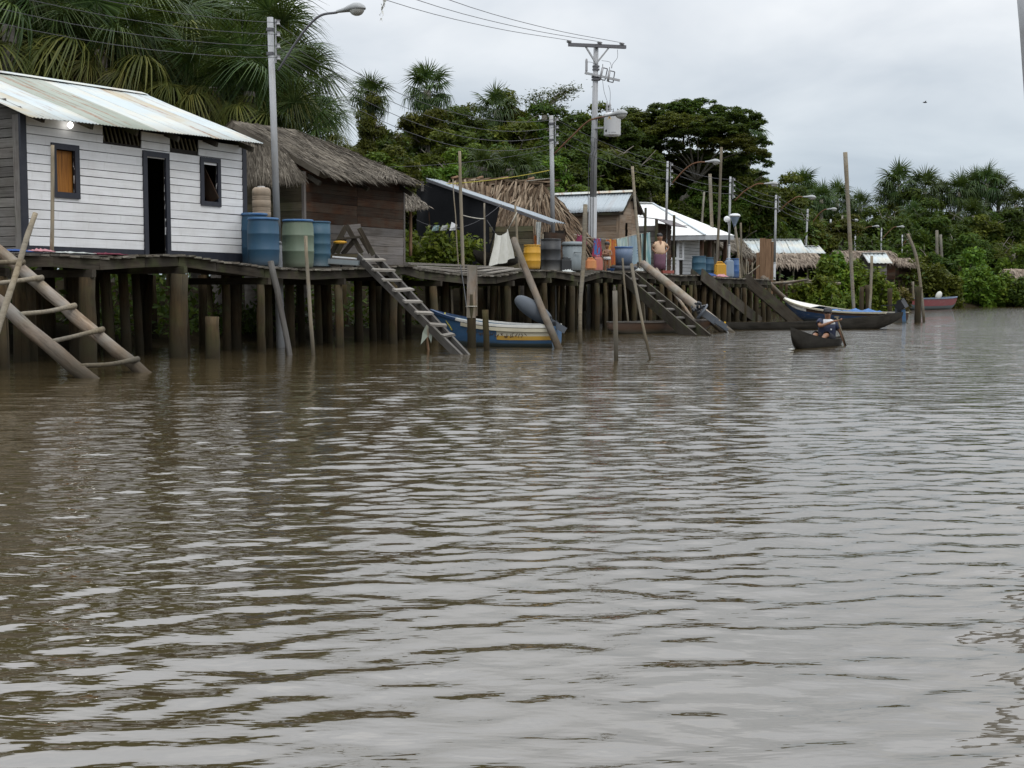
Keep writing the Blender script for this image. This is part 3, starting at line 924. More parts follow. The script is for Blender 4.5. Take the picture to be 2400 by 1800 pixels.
# things lying on the boards before the white house
def rag(name, px, t, size, mat, label):
    p = dpt(px, t)
    n = 9
    V, Fc = [], []
    ph = rnd.uniform(0, 6)
    for i in range(n + 1):
        for j in range(n + 1):
            x, y = (i / n - 0.5) * size[0], (j / n - 0.5) * size[1]
            h = 0.02 + size[2] * abs(math.sin(i * 1.3 + ph) * math.cos(j * 1.1 + ph)) * max(0, 1 - (2 * i / n - 1) ** 4) * max(0, 1 - (2 * j / n - 1) ** 4) + rnd.uniform(0, 0.01)
            V.append(p + U * x + LN * y + ZU * h)
    for i in range(n):
        for j in range(n):
            a = i * (n + 1) + j
            Fc.append((a, a + 1, a + n + 2, a + n + 1))
    o = put(name, V, Fc, mat, None, True)
    o.modifiers.new('thickness', 'SOLIDIFY').thickness = 0.012
    return tag(o, label, 'cloth')
M['c_red'] = plain('crimson_cloth', (0.12, 0.012, 0.03), 0.9, 0.3, 8)
M['c_pale'] = plain('pale_grey_cloth', (0.42, 0.44, 0.42), 0.9, 0.2, 8)
M['c_blue'] = plain('bright_blue_cloth', (0.02, 0.06, 0.20), 0.9, 0.3, 8)
M['c_pink'] = plain('pink_cloth', (0.42, 0.20, 0.22), 0.9, 0.2, 8)
rag('cloth', 35, 0.12, (0.5, 0.3, 0.04), M['c_blue'], 'crumpled blue cloth on the walkway below the grey end wall')
rag('cloth', 95, 0.12, (0.35, 0.3, 0.05), M['c_pink'], 'small pink cloth on the walkway beside the thin vertical pole')
rag('cloth', 165, 0.12, (0.85, 0.3, 0.03), M['c_pale'], 'pale grey cloth bundle on the walkway below the shuttered window')
rag('cloth', 250, 0.12, (0.7, 0.3, 0.035), M['c_red'], 'crimson cloth spread on the walkway left of the dark doorway')
# ================================================================== OLD THATCHED HOUSE
TT = 1.45
def thatched_house():
    sC = st(Pt(712, 520, TT))[0]
    sE = st(Pt(945, 520, TT))[0]
    h = thing('thatched_house', 'brown plank house with a sagging old grey thatch roof', 'house', L((sC + sE) / 2, TT + 2, 0))
    zb, zt = 1.84, 3.85
    tB = TT + 4.3
    N = -LN
    boards(h, L(0, TT, 0), U, N, sC, sE, zb, zt, 0.235, lambda z: M['brownboard'] if z > 2.75 else M['lowboard'], split=((sC + sE) / 2,), gap=0.008, shade_backing=M['dark'])
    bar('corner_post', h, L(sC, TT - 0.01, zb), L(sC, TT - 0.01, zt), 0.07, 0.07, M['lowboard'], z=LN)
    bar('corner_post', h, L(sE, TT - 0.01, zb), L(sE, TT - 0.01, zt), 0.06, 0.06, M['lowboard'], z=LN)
    boards(h, L(sC, TT, 0), LN, -U, 0.03, tB - TT, zb, 3.75, 0.2, M['sidewood'], gap=0.006, shade_backing=M['dark'])
    boards(h, L(sE, TT, 0), LN, U, 0.03, tB - TT, zb, 3.75, 0.25, M['brownboard'], shade_backing=M['dark'])
    boards(h, L(0, tB, 0), U, LN, sC, sE, zb, 3.75, 0.3, M['brownboard'], shade_backing=M['dark'])
    floor_slab(h, sC, sE, TT + 0.03, tB, zb, M['beam'])
    stilts(h, sC + 0.3, sE - 0.3, TT + 0.4, tB, 4, 3, zb - 0.07)
    for s in (sC + 0.15, (sC + sE) / 2, sE - 0.15):
        bar('rafter', h, L(s, TT - 0.35, 3.58), L(s, TT + 2.2, 5.0), 0.08, 0.1, M['beam'])
    # roof: eave near the river, ridge above the middle, drooping far end
    eL = Pt(750, 402, TT - 0.42)
    sEl = st(eL)[0]
    rL = Ps(545, 283, sEl - 0.25)
    tr = st(rL)[1]
    rR = Pt(690, 305, tr)
    rR2 = Pt(800, 348, tr - 0.9)
    eM = Pt(868, 414, TT - 0.45)
    eR = Pt(974, 424, TT - 0.42)
    mR = Pt(900, 392, TT + 0.55)
    # land side eaves
    bL = L(sEl, 2 * tr - TT + 0.4, 3.7)
    bR = L(st(eR)[0], 2 * tr - TT + 0.4, 3.7)
    thatch(h, [(eL, eM, rR, rL), (eM, mR, rR2, rR), (eM, eR, mR, mR * 0.999 + eM * 0.001), (bL, bR, rR, rL), (bR, eR, mR, rR2), (bR, mR, rR2, rR)], 9500, M['thatch'], length=0.52, width=0.02, thick=0.13, lift=0.05)
    # gable skirt facing the camera: lower hip of older thatch
    g0 = Ps(566, 402, sC - 0.45)
    g1 = Ps(704, 404, sC - 0.45)
    h0 = Ps(570, 325, sC + 0.05)
    h1 = Ps(662, 345, sC + 0.05)
    thatch(h, [(g0, g1, h1, h0)], 2800, M['thatch'], name='gable_thatch', length=0.5, width=0.02, thick=0.08)
    # gable infill above the skirt
    V = [Ps(572, 340, sC + 0.1), Ps(735, 410, sC + 0.1), rL + U * 0.35, bL * 0.5 + rL * 0.5 + U * 0.3]
    put('gable_wall', V, [(0, 1, 2, 3)], M['brownboard'], h)
    # lower lean-to thatch behind the far corner
    a0, a1 = Pt(930, 492, TT + 0.2), Pt(1003, 485, TT + 0.5)
    c0, c1 = Pt(935, 452, TT + 1.6), Pt(965, 452, TT + 1.6)
    thatch(h, [(a0, a1, c1, c0)], 420, M['thatch'], name='lean_to_thatch', length=0.4, width=0.03, thick=0.08)
    pole('porch_post', h, Pt(962, 600, TT + 0.6), Pt(962, 480, TT + 0.6), 0.045, 0.04, M['rustboard'])
thatched_house()
# ================================================================== BLACK TARP SHACK
SH_S = st(Pt(1290, 517, 1.15))[0]
def tarp_shack():
    s = SH_S
    lo, hi = Ps(1294, 521, s), Ps(1000, 419, s)
    t_lo, t_hi = st(lo)[1], st(hi)[1]
    print('shack', s, t_lo, t_hi, lo[2], hi[2])
    h = thing('tarp_shack', 'lean to shack with a hanging black tarp wall and narrow tin roof edge', 'shack', L(s + 1, (t_lo + t_hi) / 2, 0))
    zb = 1.84
    # roof
    dl = unit(hi - lo)
    ln = np.linalg.norm(hi - lo)
    tin_roof(h, lo, lo + U * 0.9, hi, [M['tin_shack']], w=0.9, amp=0.02, pitch=0.16)
    bar('barge_board', h, lo - ZU * 0.05 - U * 0.02, hi - ZU * 0.05 - U * 0.02, 0.025, 0.07, M['steel_dark'])
    # tarp
    n, mrow = 60, 22
    t0, t1 = t_hi + 0.45, st(Ps(1172, 600, s))[1]
    V, Fc = [], []
    for i in range(n + 1):
        for j in range(mrow + 1):
            a, b = i / n, j / mrow
            t = t0 + (t1 - t0) * a
            zt = hi[2] + (lo[2] - hi[2]) * (t_hi - t) / (t_hi - t_lo) - 0.08 if t < t_hi else hi[2] - 0.1 - (t - t_hi) * 0.45
            if a > 0.8: t = t + (a - 0.8) * b * 2.6
            z = zt + (zb - 0.1 - zt) * b
            fold = 0.045 * math.sin(9 * a + 5 * b * math.sin(3 * a) + 1.5) + 0.03 * math.sin(23 * a * (1 - 0.4 * b) + 7 * b) + 0.03 * math.sin(13 * b + 9 * a) * b
            V.append(L(s + 0.05 + fold, t, z))
    for i in range(n):
        for j in range(mrow):
            q = i * (mrow + 1) + j
            Fc.append((q, q + 1, q + mrow + 2, q + mrow + 1))
    tm = Mat('black_tarp_sheet')
    nn = tm.noise(tm.obj(), 1.5, 5)
    tm.B(Base_Color=tm.mix(nn, (0.006, 0.0065, 0.008), (0.014, 0.015, 0.018)), Roughness=0.6)
    tm.b.inputs['Specular IOR Level'].default_value = 0.2
    tm.bump(tm.noise(tm.obj(), 4, 5), 0.4, 0.03)
    put('tarp', V, Fc, tm.m, h, True)
    # back, river side and post
    boards(h, L(s + 0.06, 0, 0), LN, -U, st(Ps(1247, 600, s))[1], t1 + 0.4, zb, lambda a: 3.15, 0.2, M['sidewood'], shade_backing=M['dark'])
    boards(h, L(0, t_lo + 0.75, 0), U, -LN, s + 0.9, s + 2.3, zb, 3.0, 0.2, M['brownboard'], shade_backing=M['dark'])
    boards(h, L(s + 2.3, 0, 0), LN, U, t_lo + 0.75, t_hi, zb, 3.1, 0.3, M['brownboard'], shade_backing=M['dark'])
    boards(h, L(0, t_hi - 0.1, 0), U, LN, s, s + 2.3, zb, 4.0, 0.3, M['brownboard'], shade_backing=M['dark'])
    floor_slab(h, s, s + 2.3, t_lo + 0.3, t_hi, zb - 0.02, M['beam'])
    for px, py in ((1222, 520), (1272, 520)):
        b = Ps(px, 610, s + 0.1)
        pole('post', h, np.array([b[0], b[1], zb - 0.3]), np.array([b[0], b[1], 2.9]), 0.04, 0.04, M['stick'])
    bar('patch_board', h, Ps(990, 448, s - 0.1), Ps(990, 425, s - 0.1), 0.10, 0.02, M['greyboard'], z=U)
    stilts(h, s + 0.2, s + 2.2, t_lo + 0.6, t_hi, 3, 4, zb - 0.1)
tarp_shack()
# ================================================================== PALM LEAF ROOFED HUT BEHIND
def leaf_hut():
    h = thing('palm_leaf_hut', 'hut with a shaggy roof of dry tan palm leaves beside the black tarp', 'hut', L(SH_S + 4, 3.5, 0))
    sr = SH_S + 3.3
    r1 = Ps(1262, 431, sr)
    r0 = Ps(1050, 427, sr)
    tr1 = st(r1)[1]
    eN = Ps(1300, 545, SH_S + 1.6)          # near eave, river end
    eN0 = L(SH_S + 1.6, st(r0)[1] - 1.6, eN[2])
    eF = Pt(1358, 566, tr1 - 1.25)
    sF = max(st(eF)[0], sr + 1.2)
    eF = L(sF, tr1 - 1.25, st(eF)[2])
    eFb = L(sF, st(r0)[1], eF[2])
    eNr = L(SH_S + 1.2, tr1 - 0.5, eN[2] - 0.1)
    print('hut', st(r1), st(r0), st(eN), st(eF), st(eNr))
    thatch(h, [(eNr, eN0, r0, r1), (eFb, eF, r1, r0), (eF, eNr, r1, r1 + LN * 0.01)], 3400, M['thatch_tan'], length=1.05, width=0.06, thick=0.1, lift=0.22, droop=0.5)
    # ridge bundles
    for k in range(4):
        a = r0 + (r1 - r0) * (0.08 + 0.28 * k) + ZU * 0.12
        pole('ridge_pole', h, a - U * 0.18, a + U * 0.18 + ZU * 0.08, 0.05, 0.045, M['rustboard'], seg=2)
    V, Fc = [], []
    for _ in range(260):
        k = rnd.random() ** 0.7
        p = r0 + (r1 - r0) * k + ZU * rnd.uniform(-0.05, 0.1) + U * rnd.uniform(-0.15, 0.15)
        d = unit((r1 - r0)) + ZU * rnd.gauss(0.03, 0.07) + U * rnd.gauss(0, 0.12)
        l_ = rnd.uniform(0.4, 0.9)
        sd = ZU * rnd.uniform(0.015, 0.04) + U * rnd.uniform(-0.03, 0.03)
        o = len(V)
        V += [p - sd, p + sd, p + d * l_ * 0.6 + sd, p + d * l_ * 0.6 - sd, p + d * l_]
        Fc += [(o, o + 1, o + 2, o + 3), (o + 3, o + 2, o + 4)]
    put('ridge_thatch', V, Fc, M['thatch_tan'], h)['kind'] = 'stuff'
    zb = 1.82
    boards(h, L(0, tr1 - 0.6, 0), U, -LN, SH_S + 2.4, sF - 0.4, zb, eF[2] + 0.25, 0.22, M['brownboard'], shade_backing=M['dark'])
    boards(h, L(SH_S + 2.4, 0, 0), LN, -U, tr1 - 0.6, st(r0)[1], zb, eF[2] + 0.3, 0.22, M['brownboard'], shade_backing=M['dark'])
    stilts(h, SH_S + 2.6, sF - 0.4, tr1, st(r0)[1], 2, 3, zb)
leaf_hut()
# ================================================================== TAN PLANK HOUSE
T3 = 2.3
def gable_house():
    c = Pt(1448, 600, T3)
    s3 = st(c)[0]
    sEnd = st(Pt(1518, 600, T3))[0]
    zb = 1.76
    eN = Pt(1449, 498, T3 - 0.15)
    ze = zpix(498, Pt(1449, 600, T3)[1])
    rt = Pt(1480, 447, T3 - 0.15)
    sr, zr = st(rt)[0], st(rt)[2]
    h = thing('tan_plank_house', 'bare tan plank house with gable to the river and pale tin roof', 'house', L(sr, T3 + 2, 0))
    print('tan', s3, sEnd, sr, ze, zr)
    tB = T3 + 4.6
    so = s3 - 0.15
    slope = (zr - ze) / (sr - so)
    def zg(a):
        return ze - 0.03 + slope * min(a - so, 2 * sr - so - a) - 0.05
    slot = (st(Pt(1464, 519, T3))[0], st(Pt(1470, 519, T3))[0], st(Pt(1464, 556, T3))[2], st(Pt(1464, 519, T3))[2])
    boards(h, L(0, T3, 0), U, -LN, s3, min(sEnd, 2 * sr - s3), zb, zg, 0.26, M['tanboard'], (slot,), gap=0.007, shade_backing=M['dark'], split=(sr + 0.3,))
    boards(h, L(s3, 0, 0), LN, -U, T3 + 0.02, tB, zb, ze - 0.02, 0.22, M['tanboard'], gap=0.008, shade_backing=M['dark'], split=(T3 + 1.6,))
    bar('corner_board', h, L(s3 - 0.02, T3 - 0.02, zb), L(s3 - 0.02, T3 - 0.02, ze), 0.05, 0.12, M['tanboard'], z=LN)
    boards(h, L(min(sEnd, 2 * sr - s3), 0, 0), LN, U, T3 + 0.02, tB, zb, ze, 0.3, M['tanboard'], shade_backing=M['dark'])
    boards(h, L(0, tB, 0), U, LN, s3, sEnd, zb, ze, 0.3, M['tanboard'], shade_backing=M['dark'])
    floor_slab(h, s3, sEnd, T3 + 0.03, tB, zb, M['beam'])
    stilts(h, s3 + 0.2, sEnd - 0.2, T3 + 0.4, tB, 3, 3, zb - 0.06)
    # roof: eaves run inland
    e0, e1 = L(so, T3 - 0.25, ze + 0.02), L(so, tB + 0.2, ze + 0.02)
    r0 = L(sr, T3 - 0.25, zr)
    def pk(i, n): return M['tin_red'] if i == n - 2 else M['tin_grey']
    tin_roof(h, e0, e1, r0, pk, w=0.85, amp=0.009, pitch=0.12)
    tin_roof(h, L(2 * sr - so, T3 - 0.25, ze), L(2 * sr - so, tB + 0.2, ze), r0, [M['tin_dark']], w=0.85, amp=0.018, pitch=0.2)
    mb = MB()
    for sg in (-1, 1):
        a, b = L(sr, T3 - 0.28, zr + 0.03), L(sr, tB + 0.2, zr + 0.03)
        d = U * sg * 0.2 - ZU * 0.09
        mb.add([a, b, b + d, a + d], [(0, 1, 2, 3)])
    mb.build('ridge_cap', M['tin_rust'], h)
    bar('barge_board', h, L(so, T3 - 0.24, ze - 0.04), L(sr, T3 - 0.24, zr - 0.04), 0.025, 0.1, M['beam'])
    bar('barge_board', h, L(2 * sr - so, T3 - 0.24, ze - 0.04), L(sr, T3 - 0.24, zr - 0.04), 0.025, 0.1, M['beam'])
    bar('eave_beam', h, e0 - ZU * 0.07 + U * 0.03, e1 - ZU * 0.07 + U * 0.03, 0.06, 0.09, M['beam'])
    return s3, sEnd
S3, S3E = gable_house()
# ================================================================== DARK LEAN-TO BETWEEN
def lean_to():
    s = S3E + 0.35
    h = thing('dark_shed', 'dark low shed with an old curling tin roof beside the tan house', 'shed', L(s + 1, T3 + 1, 0))
    lo, mid, hi = Ps(1574, 528, s + 0.6), Ps(1537, 512, s + 0.5), Ps(1497, 507, s + 0.4)
    w = U * 1.6
    mb = MB()
    for a, b in ((lo, mid), (mid, hi)):
        mb.add([a, b, b + w, a + w, a - ZU * 0.03, b - ZU * 0.03, b + w - ZU * 0.03, a + w - ZU * 0.03], BOXF)
    mb.build('roof', M['tin_dark'], h)
    t0, t1 = st(mid)[1], st(hi)[1] + 0.6
    boards(h, L(s + 0.55, 0, 0), LN, -U, t0, t1, 1.78, lo[2] + 0.0, 0.2, M['greyboard'], shade_backing=M['dark'])
    boards(h, L(0, t0, 0), U, -LN, s + 0.55, s + 2.0, 1.78, lo[2] + 0.1, 0.2, M['brownboard'], shade_backing=M['dark'])
    bar('post', h, L(s + 0.5, t0 - 0.03, 1.78), L(s + 0.5, t0 - 0.03, mid[2] - 0.03), 0.09, 0.09, M['beam'], z=LN)
lean_to()
# ================================================================== WHITE ROOFED HOUSE
T4 = 2.7
def hip_house():
    c = Pt(1660, 600, T4)
    s4 = st(c)[0]
    zb = 1.72
    eN = Pt(1653, 551, T4 - 0.35)
    ze = eN[2]
    sE0 = st(eN)[0]
    eF = Pt(1722, 536, T4 - 0.35)
    sE1 = st(eF)[0]
    sr = (sE0 + sE1) / 2 + 0.2
    tr = None
    for t in np.linspace(T4, T4 + 6, 200):
        p = Ps(1530, 477, sr)
        tr = st(p)[1]
        break
    rE = Ps(1530, 477, sr)
    rB = Ps(1470, 475, sr)
    print('hip', s4, sE0, sE1, sr, ze, st(rE), st(rB))
    h = thing('white_roofed_house', 'white plank house with a broad bright white tin hip roof', 'house', L(sr, T4 + 2, 0))
    eNb = L(sE0, st(rB)[1], ze)
    eFb = L(sE1, st(rB)[1], ze)
    eNc, eFc = L(sE0, T4 - 0.35, ze), L(sE1, T4 - 0.35, ze + 0.12)
    def panel(name, a, b, c_, d, n):
        """split one roof slope into n sheets with small steps"""
        a, b, c_, d = [np.asarray(x, float) for x in (a, b, c_, d)]
        nn = unit(np.cross(b - a, d - a)); nn = nn if nn[2] > 0 else -nn
        for i in range(n):
            k0, k1 = i / n, (i + 1) / n + 0.004
            q = [a + (b - a) * k0, a + (b - a) * min(1, k1), d + (c_ - d) * min(1, k1), d + (c_ - d) * k0]
            q = [p + nn * (0.006 * (i % 2)) for p in q]
            o = put(name, q, [(0, 1, 2, 3)], M['tin_white'], h)
            o.modifiers.new('thickness', 'SOLIDIFY').thickness = 0.01
    m0, m1 = eNc * 0.72 + rE * 0.28, eNb * 0.72 + rB * 0.28
    panel('roof_sheet', eNc, eNb, m1, m0, 6)
    panel('roof_sheet', m0 + ZU * 0.02, m1 + ZU * 0.02, rB, rE, 6)
    panel('roof_sheet', eNc, eFc, rE, rE, 5)
    panel('roof_sheet', eFc, eFb, rB, rE, 5)
    bar('ridge_cap', h, rE + ZU * 0.03, rB + ZU * 0.03, 0.25, 0.03, M['tin_white'])
    bar('hip_cap', h, rE + ZU * 0.02, eNc + ZU * 0.02, 0.12, 0.02, M['tin_grey'])
    bar('fascia', h, eNc - ZU * 0.09 + U * 0.03, eNb - ZU * 0.09 + U * 0.03, 0.03, 0.2, M['steel'])
    bar('fascia', h, eNc - ZU * 0.09 + LN * 0.03 + U * 0.05, eFc - ZU * 0.09 + LN * 0.03, 0.03, 0.2, M['steel'])
    zt = ze - 0.02
    s0, s1 = sE0 + 0.4, sE1 - 0.35
    N = -U
    win = (st(Ps(1600, 600, s0))[1], st(Ps(1560, 600, s0))[1], st(Ps(1580, 605, s0))[2], st(Ps(1580, 562, s0))[2] + 0.1)
    boards(h, L(s0, 0, 0), LN, N, T4 + 1.0, T4 + 6.0, zb, zt, 0.15, M['white'], (win,), shade_backing=M['dark'])
    boards(h, L(0, T4 + 1.0, 0), U, -LN, s0, s1, zb, zt, 0.15, M['white'], (), shade_backing=M['dark'])
    boards(h, L(s1, 0, 0), LN, U, T4 + 1.0, T4 + 6.0, zb, zt, 0.3, M['white'], shade_backing=M['dark'])
    boards(h, L(0, T4 + 6.0, 0), U, LN, s0, s1, zb, zt, 0.3, M['white'], shade_backing=M['dark'])
    # big shutter leaf
    frame_parts(h, L(s0, 0, 0), LN, N, win, 0.08, M['white'], name='window')
    a = st(Ps(1640, 600, s0))[1]
    bar('corner_board', h, L(s0 - 0.02, T4 + 1.0, zb), L(s0 - 0.02, T4 + 1.0, zt), 0.05, 0.12, M['white'], z=LN)
    for k in range(4):
        s = s0 + (s1 - s0) * (k / 3.0)
        bar('porch_post', h, L(s, T4 - 0.05, zb), L(s, T4 - 0.05, zt), 0.15, 0.13, M['brownboard'], z=LN)
    bar('porch_beam', h, L(s0, T4 - 0.05, zt - 0.08), L(s1, T4 - 0.05, zt - 0.08), 0.1, 0.16, M['brownboard'])
    floor_slab(h, s0, s1, T4 - 0.2, T4 + 6.0, zb, M['beam'])
    stilts(h, s0 + 0.2, s1, T4 + 0.3, T4 + 5.5, 4, 3, zb - 0.06)
    return sE1
S4E = hip_house()
# ================================================================== COLLAPSING THATCH SHED
def wreck():
    s = S4E + 1.6
    h = thing('collapsing_thatch_shed', 'grey collapsing thatch shed on crooked posts right of the white roofed house', 'shed', L(s + 1, 3.0, 0))
    zb = 1.68
    r0, r1 = Pt(1708, 548, 4.2), Pt(1742, 556, 4.2)
    e0, e1 = Pt(1700, 590, 2.9), Pt(1772, 598, 2.9)
    e0 = L(s, 2.9, 2.9); e1 = Pt(1768, 596, 2.9)
    r0 = L(s + 0.4, 4.3, 3.65); r1 = Pt(1735, 558, 4.3)
    thatch(h, [(e0, e1, r1, r0), (L(s, 5.8, 2.8), L(st(e1)[0], 5.8, 2.6), r1, r0)], 700, M['thatch'], length=0.5, width=0.04, thick=0.1, lift=0.08, droop=0.6)
    for k in range(7):
        p = Pt(1712 + 9 * k, 640, 2.9 + rnd.uniform(-0.1, 0.5))
        pole('post', h, np.array([p[0], p[1], -0.5]), np.array([p[0] + rnd.uniform(-.3, .3), p[1], 2.7 - 0.03 * k]), 0.05, 0.04, M['stick'], 0.03)
    for k in range(9):
        a = L(s + rnd.uniform(0, 3), rnd.uniform(2.6, 3.6), rnd.uniform(1.6, 1.9))
        b = a + U * rnd.uniform(-1, 1) + LN * rnd.uniform(-0.6, 0.6) + ZU * rnd.uniform(0.2, 0.9)
        pole('broken_pole', h, a, b, 0.03, 0.025, M['stick'], 0.03)
wreck()
# ================================================================== FAR HOUSES
def far_house(label, px0, px1, py_r, py_e, py_b, Y, roof, wall, depth=3.0, cat='house', kind='tin', name='far_house', rake=0.0, open_front=False):
    """house seen nearly square on from the river, front wall facing the viewer's side at depth Y"""
    a, b = at(px0, py_e, Y), at(px1, py_e, Y)
    X = np.array([1.0, 0, 0]); Yv = np.array([0, 1.0, 0])
    zb = max(0.6, zpix(py_b, Y))
    zr = zpix(py_r, Y + depth / 2)
    h = thing(name, label, cat, np.array([(a[0] + b[0]) / 2, Y + depth / 2, 0]))
    ov = 0.25
    e0, e1 = a - X * ov - Yv * ov, b + X * ov - Yv * ov
    r0 = np.array([a[0] - ov + rake, Y + depth / 2, zr])
    r1 = np.array([b[0] + ov - rake, Y + depth / 2, zr])
    f0, f1 = e0 + Yv * (depth + 2 * ov), e1 + Yv * (depth + 2 * ov)
    if kind == 'tin':
        tin_roof(h, e0, e1, r0 + X * 0, [roof], w=1.0, amp=0.02, pitch=0.25, rows=1)
        tin_roof(h, f0, f1, r0, [roof], w=1.0, amp=0.02, pitch=0.25, rows=1)
        bar('ridge_cap', h, r0 + ZU * 0.03, r1 + ZU * 0.03, 0.3, 0.03, roof)
    else:
        thatch(h, [(e0, e1, r1, r0), (f0, f1, r1, r0)], 900, roof, length=0.7, width=0.06, thick=0.15, lift=0.1, droop=0.3)
    zt = e0[2] - 0.02
    if not open_front:
        boards(h, np.array([a[0], Y, 0]), X, -Yv, 0, b[0] - a[0], zb, zt, 0.25, wall, shade_backing=M['dark'])
    else:
        for k in range(5):
            p = a + (b - a) * k / 4
            pole('post', h, np.array([p[0], Y, 0]), np.array([p[0], Y, zt]), 0.06, 0.05, M['stick'])
    boards(h, np.array([a[0], Y + depth, 0]), X, Yv, 0, b[0] - a[0], zb, zt, 0.3, M['brownboard'], shade_backing=M['dark'])
    for s, nrm in ((a[0], -X), (b[0], X)):
        def zg(q, z0=zt): return z0 + (zr - e0[2]) * (1 - abs(q - depth / 2) / (depth / 2)) * 0.93 if kind == 'tin' else z0
        boards(h, np.array([s, Y, 0]), Yv, nrm, 0, depth, zb, zg, 0.3, wall, shade_backing=M['dark'])
    v = [np.array([x, y, z]) for z in (zb - 0.1, zb) for x, y in ((a[0], Y + 0.03), (b[0], Y + 0.03), (b[0], Y + depth), (a[0], Y + depth))]
    put('floor', v, BOXF, M['beam'], h)
    for k in range(5):
        x = a[0] + (b[0] - a[0]) * k / 4
        for y in (Y, Y + depth):
            pole('pile', h, np.array([x, y, -0.6]), np.array([x + rnd.uniform(-.06, .06), y, zb - 0.05]), 0.09, 0.08, M['pile'])
    return h
far_house('low house with a long pale blue tin roof behind the tall brown boards', 1752, 1880, 562, 594, 655, 76, M['tin_blue'], M['brownboard'], 3.4)
far_house('small hut with a pale tin roof wedge right of the long tin roof', 1903, 1922, 577, 594, 640, 80, M['tin_blue'], M['greyboard'], 3.0, 'hut', name='far_hut')
far_house('open dark shelter under a long brown thatch roof behind the posts', 1796, 1925, 594, 621, 662, 71, M['thatch_far'], M['dark'], 3.0, 'shelter', 'thatch', 'thatched_shelter', 0.2, True)
far_house('long low thatch roofed house behind the big bush', 1975, 2098, 588, 612, 655, 84, M['thatch_far'], M['brownboard'], 3.5, 'house', 'thatch', 'far_thatched_house')
far_house('grey plank hut with a pale tin roof among the bushes', 2042, 2078, 594, 617, 655, 79, M['tin_blue'], M['greyboard'], 2.4, 'hut', name='far_hut')
far_house('little thatch roof hut half hidden left of the olive mound', 2108, 2134, 606, 620, 655, 88, M['thatch_far'], M['brownboard'], 2.4, 'hut', 'thatch', 'far_thatched_hut')
far_house('pale thatch roofed hut cut by the right edge of the picture', 2378, 2425, 631, 660, 700, 92, M['thatch_far'], M['greyboard'], 3.0, 'hut', 'thatch', 'far_thatched_hut')
# far jetty in front of the open shelter
def jetty():
    h = thing('far_jetty', 'dark old jetty of warped poles before the open thatch shelter', 'jetty', at(1880, 690, 66))
    for k in range(15):
        x0 = 1765 + k * 13
        a = at(x0, 668, 64 + 0.1 * k)
        z = zpix(662 + 4 * math.sin(k), 64)
        pole('pile', h, np.array([a[0], a[1], -0.5]), np.array([a[0] + rnd.uniform(-.1, .1), a[1], z + rnd.uniform(-0.05, 0.1)]), 0.08, 0.07, M['pile'])
    for k in range(4):
        pts = [at(1760 + i * 30, 661 + 3 * math.sin(i * 1.1 + k) + k * 2, 64 + k * 0.8) for i in range(8)]
        curve_tube('deck_pole', h, smooth_pts(pts, 3), 0.06, M['stick'], 6)
jetty()
# tall standing boards
def tall_boards():
    h = thing('tall_board_screen', 'tall red brown upright boards standing beside the collapsing shed', 'screen', at(1792, 660, 62))
    for px, w, top in ((1786, 13, 558), (1800, 14, 560), (1775, 7, 592), (1809, 6, 566)):
        b = at(px, 664, 62)
        bar('upright_board', h, np.array([b[0], b[1], 1.0]), np.array([b[0], b[1], zpix(top, 62)]), w / F * 62, 0.05, M['rustboard'], z=np.array([0, 1.0, 0]))
tall_boards()
# ================================================================== VEGETATION
def frond_mesh(name, n_seg=46, R=1.0, petiole=0.9, droop=0.5, mat='palm', spread=165, stations=4, width=0.036, seed=0):
    """costapalmate fan leaf: base at origin, petiole along +X, blade beyond"""
    r = random.Random(seed)
    V, Fc = [], []
    for k in range(3):
        x0, x1 = petiole * k / 3, petiole * (k + 1) / 3
        z0, z1 = [-0.05 * (x ** 2) * 0.5 for x in (x0, x1)]
        w = 0.022
        o = len(V)
        for x, z in ((x0, z0), (x1, z1)):
            V += [(x, -w, z), (x, w, z), (x, 0, z - w * 1.4)]
        Fc += [(o, o + 3, o + 4, o + 1), (o + 1, o + 4, o + 5, o + 2), (o + 2, o + 5, o + 3, o)]
    bx, bz = petiole, -0.05 * petiole ** 2 * 0.5
    for k in range(n_seg):
        a = math.radians(-spread + 2 * spread * k / (n_seg - 1)) + r.gauss(0, 0.025)
        l_ = R * (1.0 - 0.28 * abs(k / (n_seg - 1) * 2 - 1) ** 2) * r.uniform(0.86, 1.08)
        dx, dy = math.cos(a), math.sin(a)
        up = 0.22 * math.cos(a * 0.5) + r.uniform(-0.08, 0.08)
        dr = droop * r.uniform(0.7, 1.4) * (1.0 + 0.5 * abs(math.sin(a)))
        o = len(V)
        tw = r.uniform(-0.5, 0.5)
        for i in range(stations):
            q = i / (stations - 1)
            w = width * R * (0.5 + 1.1 * q if q < 0.45 else (1.0 - q) * 1.75 + 0.04)
            rad = l_ * (q - 0.10 * dr * q ** 3)
            cx, cy = bx + dx * rad, dy * rad
            cz = bz + up * l_ * q * (1 - 0.4 * q) - dr * l_ * q ** 2.4 * 0.75
            nx, ny = -dy, dx
            V += [(cx + nx * w / 2, cy + ny * w / 2, cz + tw * w * 0.5), (cx - nx * w / 2, cy - ny * w / 2, cz - tw * w * 0.5)]
        for i in range(stations - 1):
            b = o + 2 * i
            Fc.append((b, b + 1, b + 3, b + 2))
    return mesh(name, V, Fc, M[mat])
FROND = [frond_mesh('frond', 64, 1.2, 1.0, d, 'palm', s, 5, 0.027, i) for i, (d, s) in enumerate(((0.3, 145), (0.7, 160), (1.1, 165), (1.5, 172)))]
FROND_P = [frond_mesh('frond', 60, 1.2, 1.0, d, 'palm_pale', 168, 5, 0.025, 20 + i) for i, d in enumerate((1.1, 1.5))]
FROND_D = [frond_mesh('dead_frond', 26, 0.9, 0.9, 1.6, 'palm_dead', 120, 4, 0.04, 30)]
